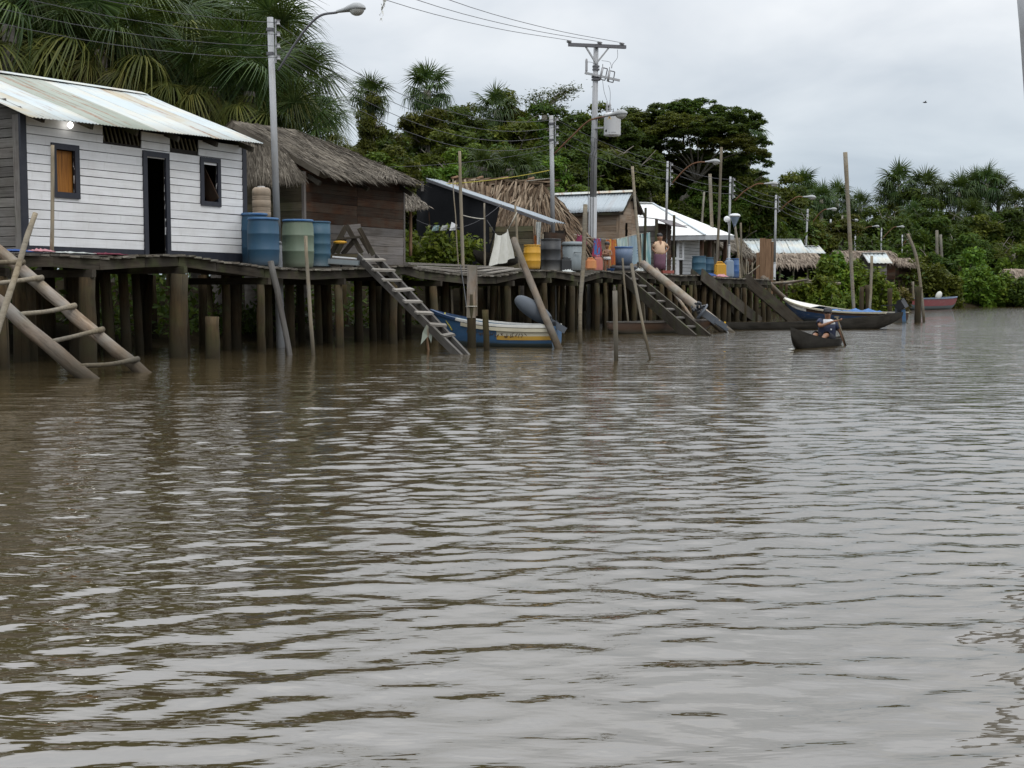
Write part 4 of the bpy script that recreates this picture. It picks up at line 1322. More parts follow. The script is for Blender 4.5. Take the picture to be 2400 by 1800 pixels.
def fr_dir(az, el):
    return np.array([math.cos(az) * math.cos(el), math.sin(az) * math.cos(el), math.sin(el)])
def palm(label, px, py, Y, scale, ztrunk=0.3, n=26, group=None, pale=0.15, lean=0.0, seed=None):
    """near fan palm: every frond an object; (px, py) = crown heart"""
    r = random.Random(seed if seed is not None else int(px * 7 + py))
    c = at(px, py, Y)
    base = np.array([c[0] - lean, c[1] + 0.2, ztrunk])
    t = thing('fan_palm', label, 'palm', base, group)
    pole('trunk', t, base - ZU * 0.4, c, 0.2 * scale, 0.15 * scale, M['palm_bark'], 0.012, 10, 6, 0.04)
    for k in range(n):
        az = k * 2.39996 + r.uniform(-0.25, 0.25)
        q = k / (n - 1)
        el = math.radians(82 - 128 * q ** 0.85 + r.uniform(-9, 9))
        d = fr_dir(az, el)
        if q > 0.9: me = FROND_D[0]
        elif q > 0.55 and r.random() < pale * 2: me = r.choice(FROND_P)
        else: me = FROND[min(3, int(q * 3.6 + r.uniform(0, 0.8)))]
        Mx = frame(c + d * 0.08 * scale, d, ZU if abs(d[2]) < 0.98 else np.array([1.0, 0, 0]))
        s = scale * r.uniform(0.85, 1.12) * (0.75 if q < 0.1 else 1.0)
        link(me.name.split('.')[0], me, Mx @ Matrix.Rotation(r.uniform(-0.5, 0.5), 4, 'X') @ Matrix.Scale(s, 4), t)
    return t
# far palms: one crown mesh, shared
def crown_mesh(name, n, seed, segs=26, mat='palm'):
    r = random.Random(seed)
    V, Fc = [], []
    for k in range(n):
        az, q = k * 2.39996 + r.uniform(-0.3, 0.3), k / (n - 1)
        el = math.radians(80 - 125 * q ** 0.8 + r.uniform(-10, 10))
        d = fr_dir(az, el)
        me = frond_mesh('tmp', segs, 1.0, 0.85, 0.25 + 0.9 * q, mat, 160, 3, 0.07, seed * 50 + k)
        R = np.array(frame(d * 0.06, d, ZU if abs(d[2]) < 0.98 else np.array([1.0, 0, 0])))
        s = r.uniform(0.85, 1.1)
        o = len(V)
        for v in me.vertices:
            V.append(R[:3, :3] @ (np.array(v.co) * s) + R[:3, 3])
        for p in me.polygons:
            Fc.append(tuple(i + o for i in p.vertices))
        bpy.data.meshes.remove(me)
    return mesh(name, V, Fc, M[mat])
CROWN = [crown_mesh('crown', 26, i) for i in range(3)]
def far_palm(label, px, py, Y, scale, group=None, trunk=True, zb=0.3, mat='palm_bark'):
    c = at(px, py, Y)
    base = np.array([c[0], c[1], zb])
    t = thing('fan_palm', label, 'palm', base, group)
    pole('trunk', t, base - ZU * 0.4, c, 0.24, 0.19, M[mat], 0.006, 7, 4, 0.03)
    link('crown', rnd.choice(CROWN), Matrix.Translation(v3(c)) @ Matrix.Rotation(rnd.uniform(0, 6.28), 4, 'Z') @ Matrix.Scale(scale, 4), t)
    return t
# ------------------------------------------------------------------ broadleaf crowns
def leaf_cloud(seed, n_clump, n_leaf, shape, leaf=0.06, clump_r=(0.22, 0.4)):
    """unit crown: leaf sprays clustered in clumps; shape(r) -> clump centre"""
    g = np.random.default_rng(seed)
    C, Rr = [], []
    for _ in range(n_clump):
        C.append(shape(g)); Rr.append(g.uniform(*clump_r))
    C, Rr = np.array(C), np.array(Rr)
    w = Rr ** 2 / (Rr ** 2).sum()
    idx = g.choice(n_clump, n_leaf, p=w)
    d = g.normal(size=(n_leaf, 3)); d /= np.linalg.norm(d, axis=1)[:, None]
    d[:, 2] = np.where(d[:, 2] < -0.25, -d[:, 2] * 0.6, d[:, 2])
    rad = g.uniform(0.35, 1.0, n_leaf) ** 0.55
    p = C[idx] + d * (Rr[idx] * rad)[:, None] * np.array([1, 1, 0.75])
    p += g.normal(scale=0.02, size=p.shape)
    nrm = d * 0.55 + np.array([0, 0, 0.55]) + g.normal(scale=0.42, size=(n_leaf, 3))
    nrm /= np.linalg.norm(nrm, axis=1)[:, None]
    a = g.normal(size=(n_leaf, 3)); a -= nrm * (a * nrm).sum(1)[:, None]; a /= np.linalg.norm(a, axis=1)[:, None]
    b = np.cross(nrm, a)
    s = leaf * g.uniform(0.6, 1.35, n_leaf)[:, None]
    V = np.stack([p - a * s, p + b * s * 0.42 + nrm * s * 0.12, p + a * s, p - b * s * 0.42 + nrm * s * 0.12], 1).reshape(-1, 3)
    Fc = np.arange(4 * n_leaf).reshape(-1, 4)
    return V, Fc
def ball(g):
    d = g.normal(size=3); d /= np.linalg.norm(d)
    return d * g.uniform(0.25, 0.72) * np.array([1, 1, 0.85]) 
def tallb(g):
    d = g.normal(size=3); d /= np.linalg.norm(d)
    return d * g.uniform(0.2, 0.68) * np.array([0.75, 0.75, 1.35])
def umbrella(g):
    a, r = g.uniform(0, 6.28), math.sqrt(g.uniform(0, 1)) * 0.95
    return np.array([r * math.cos(a), r * math.sin(a), 0.45 * (1 - r * r) + g.uniform(-0.38, 0.14)])
def mound(g):
    a, r = g.uniform(0, 6.28), math.sqrt(g.uniform(0, 1)) * 0.8
    return np.array([r * math.cos(a), r * math.sin(a), g.uniform(0.02, 1.0) ** 0.7 * 0.8 * math.sqrt(1 - r * r)])
def cl(name, mat, *a, **k):
    V, Fc = leaf_cloud(*a, **k)
    return np_mesh(name, V, Fc, M[mat])
TREE_CR = {}
for mt in ('leaf', 'leaf_olive', 'leaf_bright'):
    TREE_CR[mt] = [cl('crown', mt, 100 + i, 20, 5200, sh, 0.062) for i, sh in enumerate((ball, tallb, ball))]
UMB = [cl('crown', 'leaf', 120, 60, 9000, umbrella, 0.042, (0.09, 0.2)), cl('crown', 'leaf_olive', 121, 55, 8500, umbrella, 0.042, (0.09, 0.19))]
def limbs(parent, base, top, spread, r, mat, n=6, seed=0, low=0.35):
    g = random.Random(seed)
    base, top = np.asarray(base, float), np.asarray(top, float)
    mb = MB()
    H = np.linalg.norm(top - base)
    mid = base + (top - base) * 0.5 + np.array([g.uniform(-.04, .04) * H, g.uniform(-.04, .04) * H, 0])
    pts = smooth_pts([base - ZU * 0.5, mid, top], 4)
    mb.tube(pts, np.linspace(r * 1.15, r * 0.35, len(pts)), 8)
    for k in range(n):
        a = g.uniform(0, 6.28)
        q = low + (0.95 - low) * k / max(1, n - 1)
        s = base + (top - base) * q
        e = s + np.array([math.cos(a), math.sin(a), 0]) * spread * g.uniform(0.45, 0.95) + ZU * spread * g.uniform(0.25, 0.7)
        m_ = (s + e) / 2 + ZU * spread * 0.08
        pts = smooth_pts([s, m_, e], 3)
        mb.tube(pts, np.linspace(r * 0.5 * (1 - q * 0.5), r * 0.1, len(pts)), 6)
        f = m_ + np.array([g.uniform(-1, 1), g.uniform(-1, 1), g.uniform(0.2, 1)]) * spread * 0.45
        mb.tube([m_, f], [r * 0.2, r * 0.06], 5)
    return mb.build('trunk', mat, parent, True)
def tree(label, base, rx, rz, ztop, me, group=None, bark='bark', r=0.16, n=6, name='broadleaf_tree', cat='tree', seed=None):
    """crown of radii rx, rz with its top at ztop"""
    sd = seed if seed is not None else rnd.randrange(9999)
    base = np.asarray(base, float)
    t = thing(name, label, cat, base, group)
    c = np.array([base[0], base[1], ztop - rz * 0.95])
    limbs(t, base, c + ZU * rz * 0.35, rx * 0.8, r, M[bark], n, sd)
    S = Matrix.Diagonal((rx, rx, rz, 1))
    link('crown', me, Matrix.Translation(v3(c)) @ Matrix.Rotation(random.Random(sd).uniform(0, 6.28), 4, 'Z') @ S, t)
    return t
def tree_px(label, px, py, Y, rx, rz, me, **k):
    p = at(px, py, Y)
    return tree(label, np.array([p[0], p[1], 0.3]), rx, rz, p[2], me, **k)
def bush(label, p, rx, ry, h, mt='leaf_bush', group=None, k=0, name='bush', stems=5, leaf=None, n=None):
    p = np.asarray(p, float)
    t = thing(name, label, 'bush', p, group)
    lf_ = leaf or (0.055 + 0.0011 * p[1])
    nl = n or int(min(13000, max(3500, 5.0 * (rx + ry) * h / (lf_ * lf_ * 0.84) * 0.8)))
    gg = np.random.default_rng(int(abs(p[0] * 100 + p[1] * 10)) + k)
    A_ = np.array([rx, ry, h])
    m_ = max(rx, ry, h)
    C_ = np.array([mound(gg) for _ in range(46)]) * A_
    Rr = gg.uniform(0.16, 0.28, 46) * (rx + ry + h) / 3
    idx = gg.integers(0, 46, nl)
    d = gg.normal(size=(nl, 3)); d /= np.linalg.norm(d, axis=1)[:, None]
    q = C_[idx] + d * (Rr[idx] * gg.uniform(0.3, 1, nl) ** 0.5)[:, None]
    q[:, 2] = np.abs(q[:, 2])
    nr = d * 0.5 + np.array([0, 0, 0.55]) + gg.normal(scale=0.45, size=(nl, 3)); nr /= np.linalg.norm(nr, axis=1)[:, None]
    a = gg.normal(size=(nl, 3)); a -= nr * (a * nr).sum(1)[:, None]; a /= np.linalg.norm(a, axis=1)[:, None]
    b = np.cross(nr, a)
    s_ = (lf_ * gg.uniform(0.6, 1.4, nl))[:, None]
    V = np.stack([q - a * s_, q + b * s_ * 0.45, q + a * s_, q - b * s_ * 0.45], 1).reshape(-1, 3)
    link('foliage', np_mesh('foliage', V, np.arange(4 * nl).reshape(-1, 4), M[mt]), Matrix.Translation(v3(p - ZU * 0.05)), t)
    mb = MB()
    for i in range(stems):
        an = rnd.uniform(0, 6.28)
        mb.tube([p - ZU * 0.3, p + np.array([math.cos(an) * rx * 0.3, math.sin(an) * ry * 0.3, h * 0.4]), p + np.array([math.cos(an) * rx * 0.55, math.sin(an) * ry * 0.55, h * 0.6])], [0.03, 0.022, 0.008], 5)
    mb.build('stem', M['bark'], t, True)
    return t
# ------------------------------------------------------------------ palms above the white house
GP = 'fan palms towering over the white house'
NP = [(25, 60, 33, 1.75, 'pale streaked fan palm at the upper left corner of the picture', 0.5),
      (150, 78, 34, 1.55, 'fan palm with yellowish hanging fronds above the left part of the white house roof', 0.9),
      (90, -60, 38, 1.9, 'dark tall fan palm rising out of the picture above the left roof end', 0.1),
      (235, 118, 33.5, 1.35, 'small fan palm with one drooping yellow frond just above the tin roof ridge', 0.9),
      (325, 66, 36, 1.7, 'broad fan palm above the right end of the tin roof ridge', 0.35),
      (225, -60, 40, 1.9, 'dark fan palm filling the top edge above the white house', 0.1),
      (455, 115, 39, 1.7, 'fan palm between the white house and the tall lamp post', 0.25),
      (535, 80, 41, 1.8, 'fan palm crown directly behind the top of the tall lamp post', 0.1),
      (628, 128, 38, 1.45, 'fan palm with stiff upright fronds right of the tall lamp post', 0.15),
      (680, 215, 36.5, 1.35, 'fan palm with long hanging fronds right of the lamp post, over the thatch ridge', 0.4),
      (500, 205, 34.5, 1.25, 'low fan palm just over the left end of the old thatch ridge', 0.5),
      (585, 215, 34.5, 1.3, 'low yellowish fan palm crossed by the tall lamp post above the thatch', 0.8),
      (705, 318, 34.5, 1.05, 'low arching fan palm touching the right slope of the old thatch roof', 0.6),
      (180, 170, 36, 1.4, 'dark low fan palm right behind the middle of the tin roof ridge', 0.3),
      (60, 150, 36, 1.5, 'dark low fan palm behind the left end of the tin roof', 0.2),
      (400, 190, 37, 1.5, 'dark fan palm behind the end of the tin roof', 0.2),
      (10, -110, 37, 2.1, 'fan palm mostly above the top left corner of the picture', 0.1),]
for px, py, Y, sc_, lab, pale in NP:
    palm(lab, px, py, Y, sc_ * 0.8, n=21, group=GP, pale=pale)
# ------------------------------------------------------------------ middle forest
GF = 'broadleaf trees of the dense forest behind the shacks'
LF = 'dark green broadleaf tree in the dense forest wall behind the shacks'
far_palm('fan palm standing free against the sky between the lamp arm and the power pole', 1002, 212, 64, 0.92, None)
tree_px('yellow green vine covered tree under the free standing fan palm', 1000, 222, 62, 1.5, 1.6, TREE_CR['leaf_olive'][0])
far_palm('fan palm draped in vines left of the free standing fan palm', 868, 226, 58, 0.7)
tree_px('olive vine covered trunk crown below the vine draped palm', 865, 225, 57, 1.2, 2.0, TREE_CR['leaf_olive'][1])
far_palm('fan palm on the canopy left of the bare branched tree', 1165, 258, 74, 0.95)
tree_px('olive round tree beside the canopy palm left of the bare branched tree', 1215, 222, 74, 1.6, 1.7, TREE_CR['leaf_olive'][2])
far_palm('fan palm fronds showing past the right side of the big spreading tree', 1752, 315, 96, 1.0)
g = random.Random(3)
MW = {'leaf': 'dark green', 'leaf_olive': 'olive green', 'leaf_bright': 'bright green'}
def where(x, table):
    return [t for lim, t in table if x < lim][0]
Z1 = ((840, 'right of the hanging palm fronds'), (920, 'over the right slope of the old thatch'), (990, 'left of the free standing palm'), (1060, 'below the free standing palm'), (1130, 'over the black tarp shack'), (1200, 'over the palm leaf hut'), (1285, 'left of the second lamp post'), (1350, 'between the second lamp and the power pole'), (1430, 'behind the transformer'), (9999, 'right of the transformer'))
Z2 = ((1460, 'right of the power pole'), (1530, 'over the tan plank house'), (1600, 'left of the pale forked trunk'), (1670, 'behind the pale forked trunk'), (1740, 'behind the meter lamp'), (9999, 'at the right foot of the big spreading tree'))
Z3 = ((1850, 'behind the blue tin roof lamp'), (1950, 'behind the thatch shelter lamp'), (2050, 'behind the tall mooring pole'), (2150, 'under the left skyline palms'), (2250, 'between the two skyline palm groups'), (2330, 'under the right skyline palms'), (2410, 'at the right border'), (9999, 'beyond the right border'))
ROW = ('front row', 'second row', 'back row')
# canopy profile (px, py top, depth)
prof = [(770, 330), (830, 300), (900, 280), (960, 250), (1040, 236), (1100, 235), (1160, 222), (1240, 222), (1300, 240), (1340, 240), (1390, 232), (1440, 236), (1500, 245)]
for i, x in enumerate(range(770, 1500, 34)):
    py = np.interp(x, [p[0] for p in prof], [p[1] for p in prof])
    for row, (dY, dp) in enumerate(((0, 70), (9, 25), (18, 0))):
        Y = 50 + (x - 770) * 0.024 + dY
        R = g.uniform(1.7, 2.6)
        mt = g.choice(['leaf', 'leaf', 'leaf_olive'])
        tree_px(MW[mt] + ' forest tree, ' + ROW[row] + ', ' + where(x, Z1), x + g.uniform(-18, 18), py + dp + g.uniform(-4, 28), Y, R, R * g.uniform(0.8, 1.15), TREE_CR[mt][g.randrange(3)], group=GF, seed=i * 3 + row)
GF2 = 'lower leafy trees along the forest edge behind the shacks'
LF2 = 'low leafy tree at the forest edge right behind the shack roofs'
for i, x in enumerate(range(785, 1330, 30)):
    Y = 44 + (x - 770) * 0.020
    R = g.uniform(1.2, 1.9)
    mt = g.choice(['leaf_bright', 'leaf', 'leaf_bright', 'leaf_olive'])
    tree_px('low ' + MW[mt] + ' tree at the forest edge ' + where(x, Z1), x + g.uniform(-12, 12), g.uniform(340, 400), Y, R, R * g.uniform(0.8, 1.1), TREE_CR[mt][g.randrange(3)], group=GF2, seed=200 + i)
# fan leaves low in front of the forest edge
for px, py, Y in ((1130, 392, 45), (1195, 396, 45.5), (1235, 402, 46)):
    far_palm({1130: 'low young fan palm behind the tan leaf roof, leftmost of three', 1195: 'low young fan palm behind the tan leaf roof, middle of three', 1235: 'low young fan palm behind the leaf roof beside the guy rope'}[px], px, py, Y, 0.5)
# slender bare branched tree
def bare_tree():
    Y = 76
    base = at(1270, 300, Y); base[2] = 0.3
    t = thing('slender_tree', 'slender pale tree with thin flat leaf sprays beside the power pole', 'tree', base)
    fork = at(1272, 262, Y)
    mb = MB()
    mb.tube(smooth_pts([base, at(1276, 300, Y), fork], 4), np.linspace(0.22, 0.13, 9), 7)
    tips = []
    for px, py, d in ((1245, 228, 0.6), (1262, 222, -0.6), (1290, 218, 0.4), (1318, 212, 0), (1335, 203, 0.6), (1326, 230, -0.5), (1250, 245, 0.2), (1312, 246, 0.8), (1282, 240, -0.8), (1344, 206, 0.2)):
        e = at(px, py, Y) + np.array([0, d, 0])
        mid = (fork + e) / 2 + ZU * 0.12
        pts = smooth_pts([fork, mid, e], 3)
        mb.tube(pts, np.linspace(0.075, 0.02, len(pts)), 5)
        tips += [e, mid * 0.4 + e * 0.6]
    mb.build('trunk', M['bark_pale'], t, True)
    gg = np.random.default_rng(8)
    V, Fc = [], []
    for e in tips:
        for _ in range(75):
            p = e + gg.normal(scale=(0.36, 0.36, 0.13))
            a = unit(gg.normal(size=3) * np.array([1, 1, 0.4])); b = unit(np.cross(a, ZU + gg.normal(scale=0.3, size=3)))
            o = len(V)
            V += [p - a * 0.1, p + b * 0.04, p + a * 0.1, p - b * 0.04]
            Fc.append((o, o + 1, o + 2, o + 3))
    put('crown', V, Fc, M['leaf'], t)
bare_tree()
# big spreading tree
def big_tree():
    Y = 84
    base = at(1600, 540, Y); base[2] = 0.3
    t = thing('spreading_tree', 'big spreading tree with a wide airy crown and pale forked trunk', 'tree', base)
    mb = MB()
    fork = at(1632, 425, Y)
    mb.tube(smooth_pts([base, at(1596, 490, Y), at(1610, 460, Y), fork], 4), np.linspace(0.24, 0.13, 13), 9)
    ends = [(1690, 352, 0), (1716, 330, 1), (1662, 335, -1), (1606, 338, 1), (1580, 360, -1), (1640, 318, 0.5), (1560, 330, 1.5), (1740, 360, -1.5), (1500, 315, 1), (1610, 290, 0)]
    for px, py, d in ends:
        e = at(px, py, Y) + np.array([0, d * 2, 0])
        pts = smooth_pts([fork, (fork + e) / 2 + ZU * rnd.uniform(-0.3, 0.5) + np.array([rnd.uniform(-.3, .3), 0, 0]), e], 4)
        mb.tube(pts, np.linspace(0.085, 0.02, len(pts)), 6)
    mb.build('trunk', M['bark_pale'], t, True)
    for px, py, R, rz, k, dy in ((1635, 258, 2.6, 2.0, 0, 0), (1560, 262, 2.3, 1.8, 0, 1), (1500, 285, 2.3, 1.6, 1, 1), (1690, 280, 2.5, 1.9, 0, -1), (1735, 318, 2.0, 1.8, 0, 0), (1580, 300, 2.3, 1.5, 1, -2.5), (1650, 312, 2.6, 1.5, 0, -3), (1455, 308, 1.9, 1.4, 0, 2), (1525, 335, 2.1, 1.4, 0, -1), (1760, 362, 1.8, 1.6, 0, 1), (1700, 350, 2.2, 1.4, 1, -3), (1610, 352, 2.0, 1.2, 0, 3), (1470, 352, 2.0, 1.4, 1, 0), (1560, 378, 2.2, 1.4, 0, 3), (1660, 385, 2.2, 1.3, 1, 3.5), (1740, 400, 2.0, 1.4, 0, 2)):
        c = at(px, py, Y) + np.array([0, dy, -rz * 0.2])
        link('crown', UMB[k], Matrix.Translation(v3(c)) @ Matrix.Rotation(rnd.uniform(0, 6.28), 4, 'Z') @ Matrix.Diagonal((R, R, rz, 1)), t)
big_tree()
GB = 'trees filling the forest below and behind the big spreading tree'
LB = 'dark forest tree below and behind the big spreading tree'
for i, x in enumerate(range(1400, 1830, 27)):
    top = np.interp(x, [1400, 1480, 1560, 1660, 1740, 1790, 1830], [330, 360, 395, 372, 345, 390, 425])
    for row in range(3):
        Y = 78 + row * 9 + (x - 1400) * 0.01
        R = g.uniform(1.9, 2.7)
        mt = g.choice(['leaf', 'leaf', 'leaf_olive'])
        tree_px(MW[mt] + ' tree, ' + ROW[row] + ', ' + where(x, Z2), x + g.uniform(-14, 14), top + (55, 20, 0)[row] + g.uniform(0, 30), Y, R, R * g.uniform(0.85, 1.2), TREE_CR[mt][g.randrange(3)], group=GB, seed=400 + i * 3 + row)
for i, (px, py, R) in enumerate(((1530, 262, 1.7), (1605, 238, 1.7), (1668, 262, 1.6), (1590, 325, 2.4), (1645, 325, 2.3), (1698, 318, 2.2), (1715, 340, 2.5), (1650, 392, 2.2), (1560, 392, 2.3), (1490, 355, 2.4), (1440, 290, 2.4), (1765, 375, 2.4), (1800, 400, 2.4), (1845, 412, 2.4))):
    tree_px(('rounded leafy head at the upper left of the big spreading tree', 'rounded topmost leafy head of the big spreading tree', 'rounded leafy head at the upper right of the big spreading tree', 'round tree seen through the limbs left of the fork', 'round tree seen through the limbs right of the fork', 'round tree seen through the limbs under the right crown', 'round tree below the right limb tips of the spreading tree', 'round tree hiding the upper right trunk fork', 'round tree left of the pale forked trunk top', 'round tree below the left crown edge of the spreading tree', 'round tree just right of the transformer can', 'round tree at the right end of the spreading tree', 'round tree on the falling treeline right of the spreading tree', 'round tree on the skyline before the first far palms')[i], px, py, 88, R, R, TREE_CR[('leaf', 'leaf_olive')[i % 2]][i % 3], seed=1100 + i)
tree_px('dense dark tree at the right shoulder of the big spreading tree', 1745, 385, 82, 3.0, 2.6, TREE_CR['leaf'][0])
GL = 'low leafy trees behind the white and blue tin roofs'
LL = 'low leafy tree right behind the tin roofs in the middle distance'
for i, x in enumerate(range(1490, 1990, 30)):
    Y = 72 + (x - 1490) * 0.03 + g.uniform(-2, 2)
    R = g.uniform(1.5, 2.2)
    mt = g.choice(['leaf', 'leaf_bright', 'leaf_olive', 'leaf'])
    tree_px('low ' + MW[mt] + ' tree behind the tin roofs, ' + (where(x, Z2) if x < 1740 else where(x, Z3)), x + g.uniform(-12, 12), g.uniform(470, 525), Y + 6, R, R * g.uniform(0.8, 1.1), TREE_CR[mt][g.randrange(3)], group=GL, seed=600 + i)
# pale bare trunks in the gloom
for i, (px, py0, py1, Y, rr) in enumerate(((1645, 450, 600, 78, 0.10), (1536, 430, 560, 77, 0.12), (1972, 505, 590, 100, 0.12), (1890, 500, 590, 99, 0.1))):
    a, b = at(px, py1, Y), at(px + (6, -14, 3, 4)[i], py0, Y)
    a[2] = 0.2
    o = pole('bare_trunk', None, a, b, rr, rr * 0.6, M['bark_pale'], 0.03)
    tag(o, ('thin pale bare trunk behind the ridge of the white tin roof', 'pale bare trunk behind the lean pole left of the white roof', 'thin pale trunk above the far thatch, left of a lamp', 'pale trunk behind the far lamp above the leafy bush top')[i], 'tree trunk')
# ------------------------------------------------------------------ far forest on the right
GR = 'far forest trees along the bend of the river'
LR = 'dim green tree in the far forest at the bend of the river'
prof = [(1760, 395), (1800, 408), (1850, 415), (1900, 440), (1950, 455), (1990, 470), (2040, 468), (2090, 450), (2150, 440), (2230, 455), (2300, 450), (2350, 455), (2400, 470), (2520, 460), (2680, 450)]
for i, x in enumerate(range(1760, 2700, 30)):
    py = np.interp(x, [p[0] for p in prof], [p[1] for p in prof])
    for row in range(3):
        Y = 112 + row * 11
        R = g.uniform(2.6, 3.8)
        mt = g.choice(['leaf', 'leaf', 'leaf', 'leaf_olive'])
        tree_px('far ' + MW[mt] + ' tree, ' + ROW[row] + ', ' + where(x, Z3), x + g.uniform(-15, 15), py + (62, 24, 0)[row] + g.uniform(0, 30), Y, R, R * g.uniform(0.9, 1.3), TREE_CR[mt][g.randrange(3)], group=GR, bark='bark_pale', seed=800 + i * 3 + row, n=4)
FP = [(2108, 428, 122, 2.6, 'tall fan palm on the far skyline with a long pale trunk'), (2168, 437, 122, 2.4, 'fan palm right beside the tallest skyline palm'), (2205, 452, 124, 1.9, 'small fan palm at the right of the left skyline group'), (2085, 462, 122, 2.0, 'fan palm low at the left of the tallest skyline palm'),
      (2248, 445, 122, 2.3, 'fan palm at the left edge of the right skyline group'), (2280, 436, 124, 2.2, 'fan palm in the middle of the right skyline group'), (2312, 425, 122, 2.3, 'topmost fan palm of the right skyline group'), (2340, 440, 123, 2.1, 'fan palm at the right of the topmost skyline group'),
      (1878, 434, 116, 2.2, 'fan palm on the skyline left of the tall mooring pole'), (1962, 462, 118, 2.2, 'fan palm on the skyline just left of the tall mooring pole top'), (2015, 480, 120, 1.9, 'low fan palm on the skyline right of the tall mooring pole'), (2382, 474, 120, 2.0, 'fan palm dropping to the right border of the picture'), (2140, 500, 116, 1.9, 'shaded fan palm under the tallest skyline palms'), (2280, 500, 116, 2.0, 'shaded fan palm under the right skyline group'), (1925, 462, 112, 1.8, 'shaded fan palm below the skyline left of the mooring pole')]
for px, py, Y, s_, lab in FP:
    far_palm(lab, px, py + 6, Y + 13, s_ * 0.62, mat='bark_pale')
for i, x in enumerate(range(2090, 2480, 42)):
    Y = 100 + g.uniform(-2, 3)
    R = g.uniform(1.6, 2.4)
    mt = g.choice(['leaf_bright', 'leaf', 'leaf_olive'])
    tree_px('low ' + MW[mt] + ' tree below the far palms, ' + where(x, Z3), x + g.uniform(-12, 12), g.uniform(560, 600), Y, R, R * 1.0, TREE_CR[mt][g.randrange(3)], group='bright low trees at the foot of the far palms', seed=1000 + i, n=4)
# pale trunks right
for i, (px, py0, py1, Y) in enumerate(((2196, 540, 640, 103), (2212, 550, 640, 103), (2370, 580, 690, 101))):
    a, b = at(px, py1, Y), at(px + (0, -8, 8)[i], py0, Y)
    o = pole('bare_trunk', None, np.array([a[0], a[1], 0.2]), b, 0.16, 0.12, M['bark_pale'], 0.03)
    tag(o, ('pale bare trunk left of the small far lamp', 'bent pale bare trunk touching the small far lamp', 'pale bare trunk over the bushes near the right border')[i], 'tree trunk')
# ------------------------------------------------------------------ bushes on the bank
def pbush(label, px, py_top, py_bot, wpx, Y, mt, z0=0.0, k=0, group=None, depth=1.0):
    c = at(px, py_bot, Y)
    p = np.array([c[0], c[1], z0])
    h = zpix(py_top, Y) - z0
    w = wpx / F * Y / 2
    return bush(label, p, w, w * depth, h, mt, group, k)
q = dpt(1020, 2.9)
bush('bright green bush spilling onto the walkway right of the brown plank house', L(st(q)[0] + 0.25, 2.9, 1.35), 1.5, 1.0, 2.1, 'leaf_bush', None, 0)
bush('small green shrub leaning on the corner of the brown plank house', L(st(q)[0] - 1.5, 3.4, 1.1), 0.75, 0.7, 1.7, 'leaf_bush', None, 1)
pbush('big leafy bush behind the mooring poles, hiding the far houses', 1962, 568, 728, 190, 66, 'leaf_bush', -0.3, 0, None, 0.6)
pbush('leafy bush low at the left of the big mooring bush', 1910, 615, 728, 120, 64, 'leaf_bush', -0.3, 1, None, 0.6)
pbush('leafy bush with orange tips right of the tall mooring pole', 2045, 605, 728, 120, 65, 'leaf_bush', -0.3, 0, None, 0.6)
pbush('leafy bush in the middle of the clump behind the two mooring poles', 2000, 600, 728, 130, 65.5, 'leaf_bush', -0.3, 1, None, 0.6)
pbush('low leafy bush at the water behind the white prow', 1945, 650, 730, 130, 63, 'leaf_bush', -0.3, 0, None, 0.5)
pbush('tall thin leafy shrub sticking out of the big bush top', 1950, 552, 660, 60, 67, 'leaf_bright', 0.6, 1)
pbush('brownish dry bush behind the outboard of the blue canoe', 2100, 655, 727, 78, 70, 'leaf_brown', -0.3, 0)
pbush('olive green mound of vines over an old shelter', 2165, 588, 712, 125, 88, 'leaf_olive', 0.0, 1)
pbush('olive vine mound lower right slope by the old shelter', 2215, 620, 712, 90, 88, 'leaf_olive', 0.0, 0)
pbush('bright green bank bush right of the tree stump', 2290, 610, 716, 120, 92, 'leaf_bright', 0.0, 0)
pbush('bright green bank bush left of the right border', 2350, 625, 716, 110, 92, 'leaf_bush', 0.0, 1)
pbush('dark green bank bush at the right border over the water', 2400, 640, 716, 100, 91, 'leaf', 0.0, 0)
pbush('round bright bush behind the olive mound under the far palms', 2280, 560, 660, 90, 97, 'leaf_bright', 0.5, 1)
for i in range(5):
    pbush('bank bush beyond the right border of the picture', 2460 + i * 80, 600 + 10 * (i % 2), 714, 140, 94 + i * 2, 'leaf_bush', 0.0, i, 'bank bushes beyond the right border')
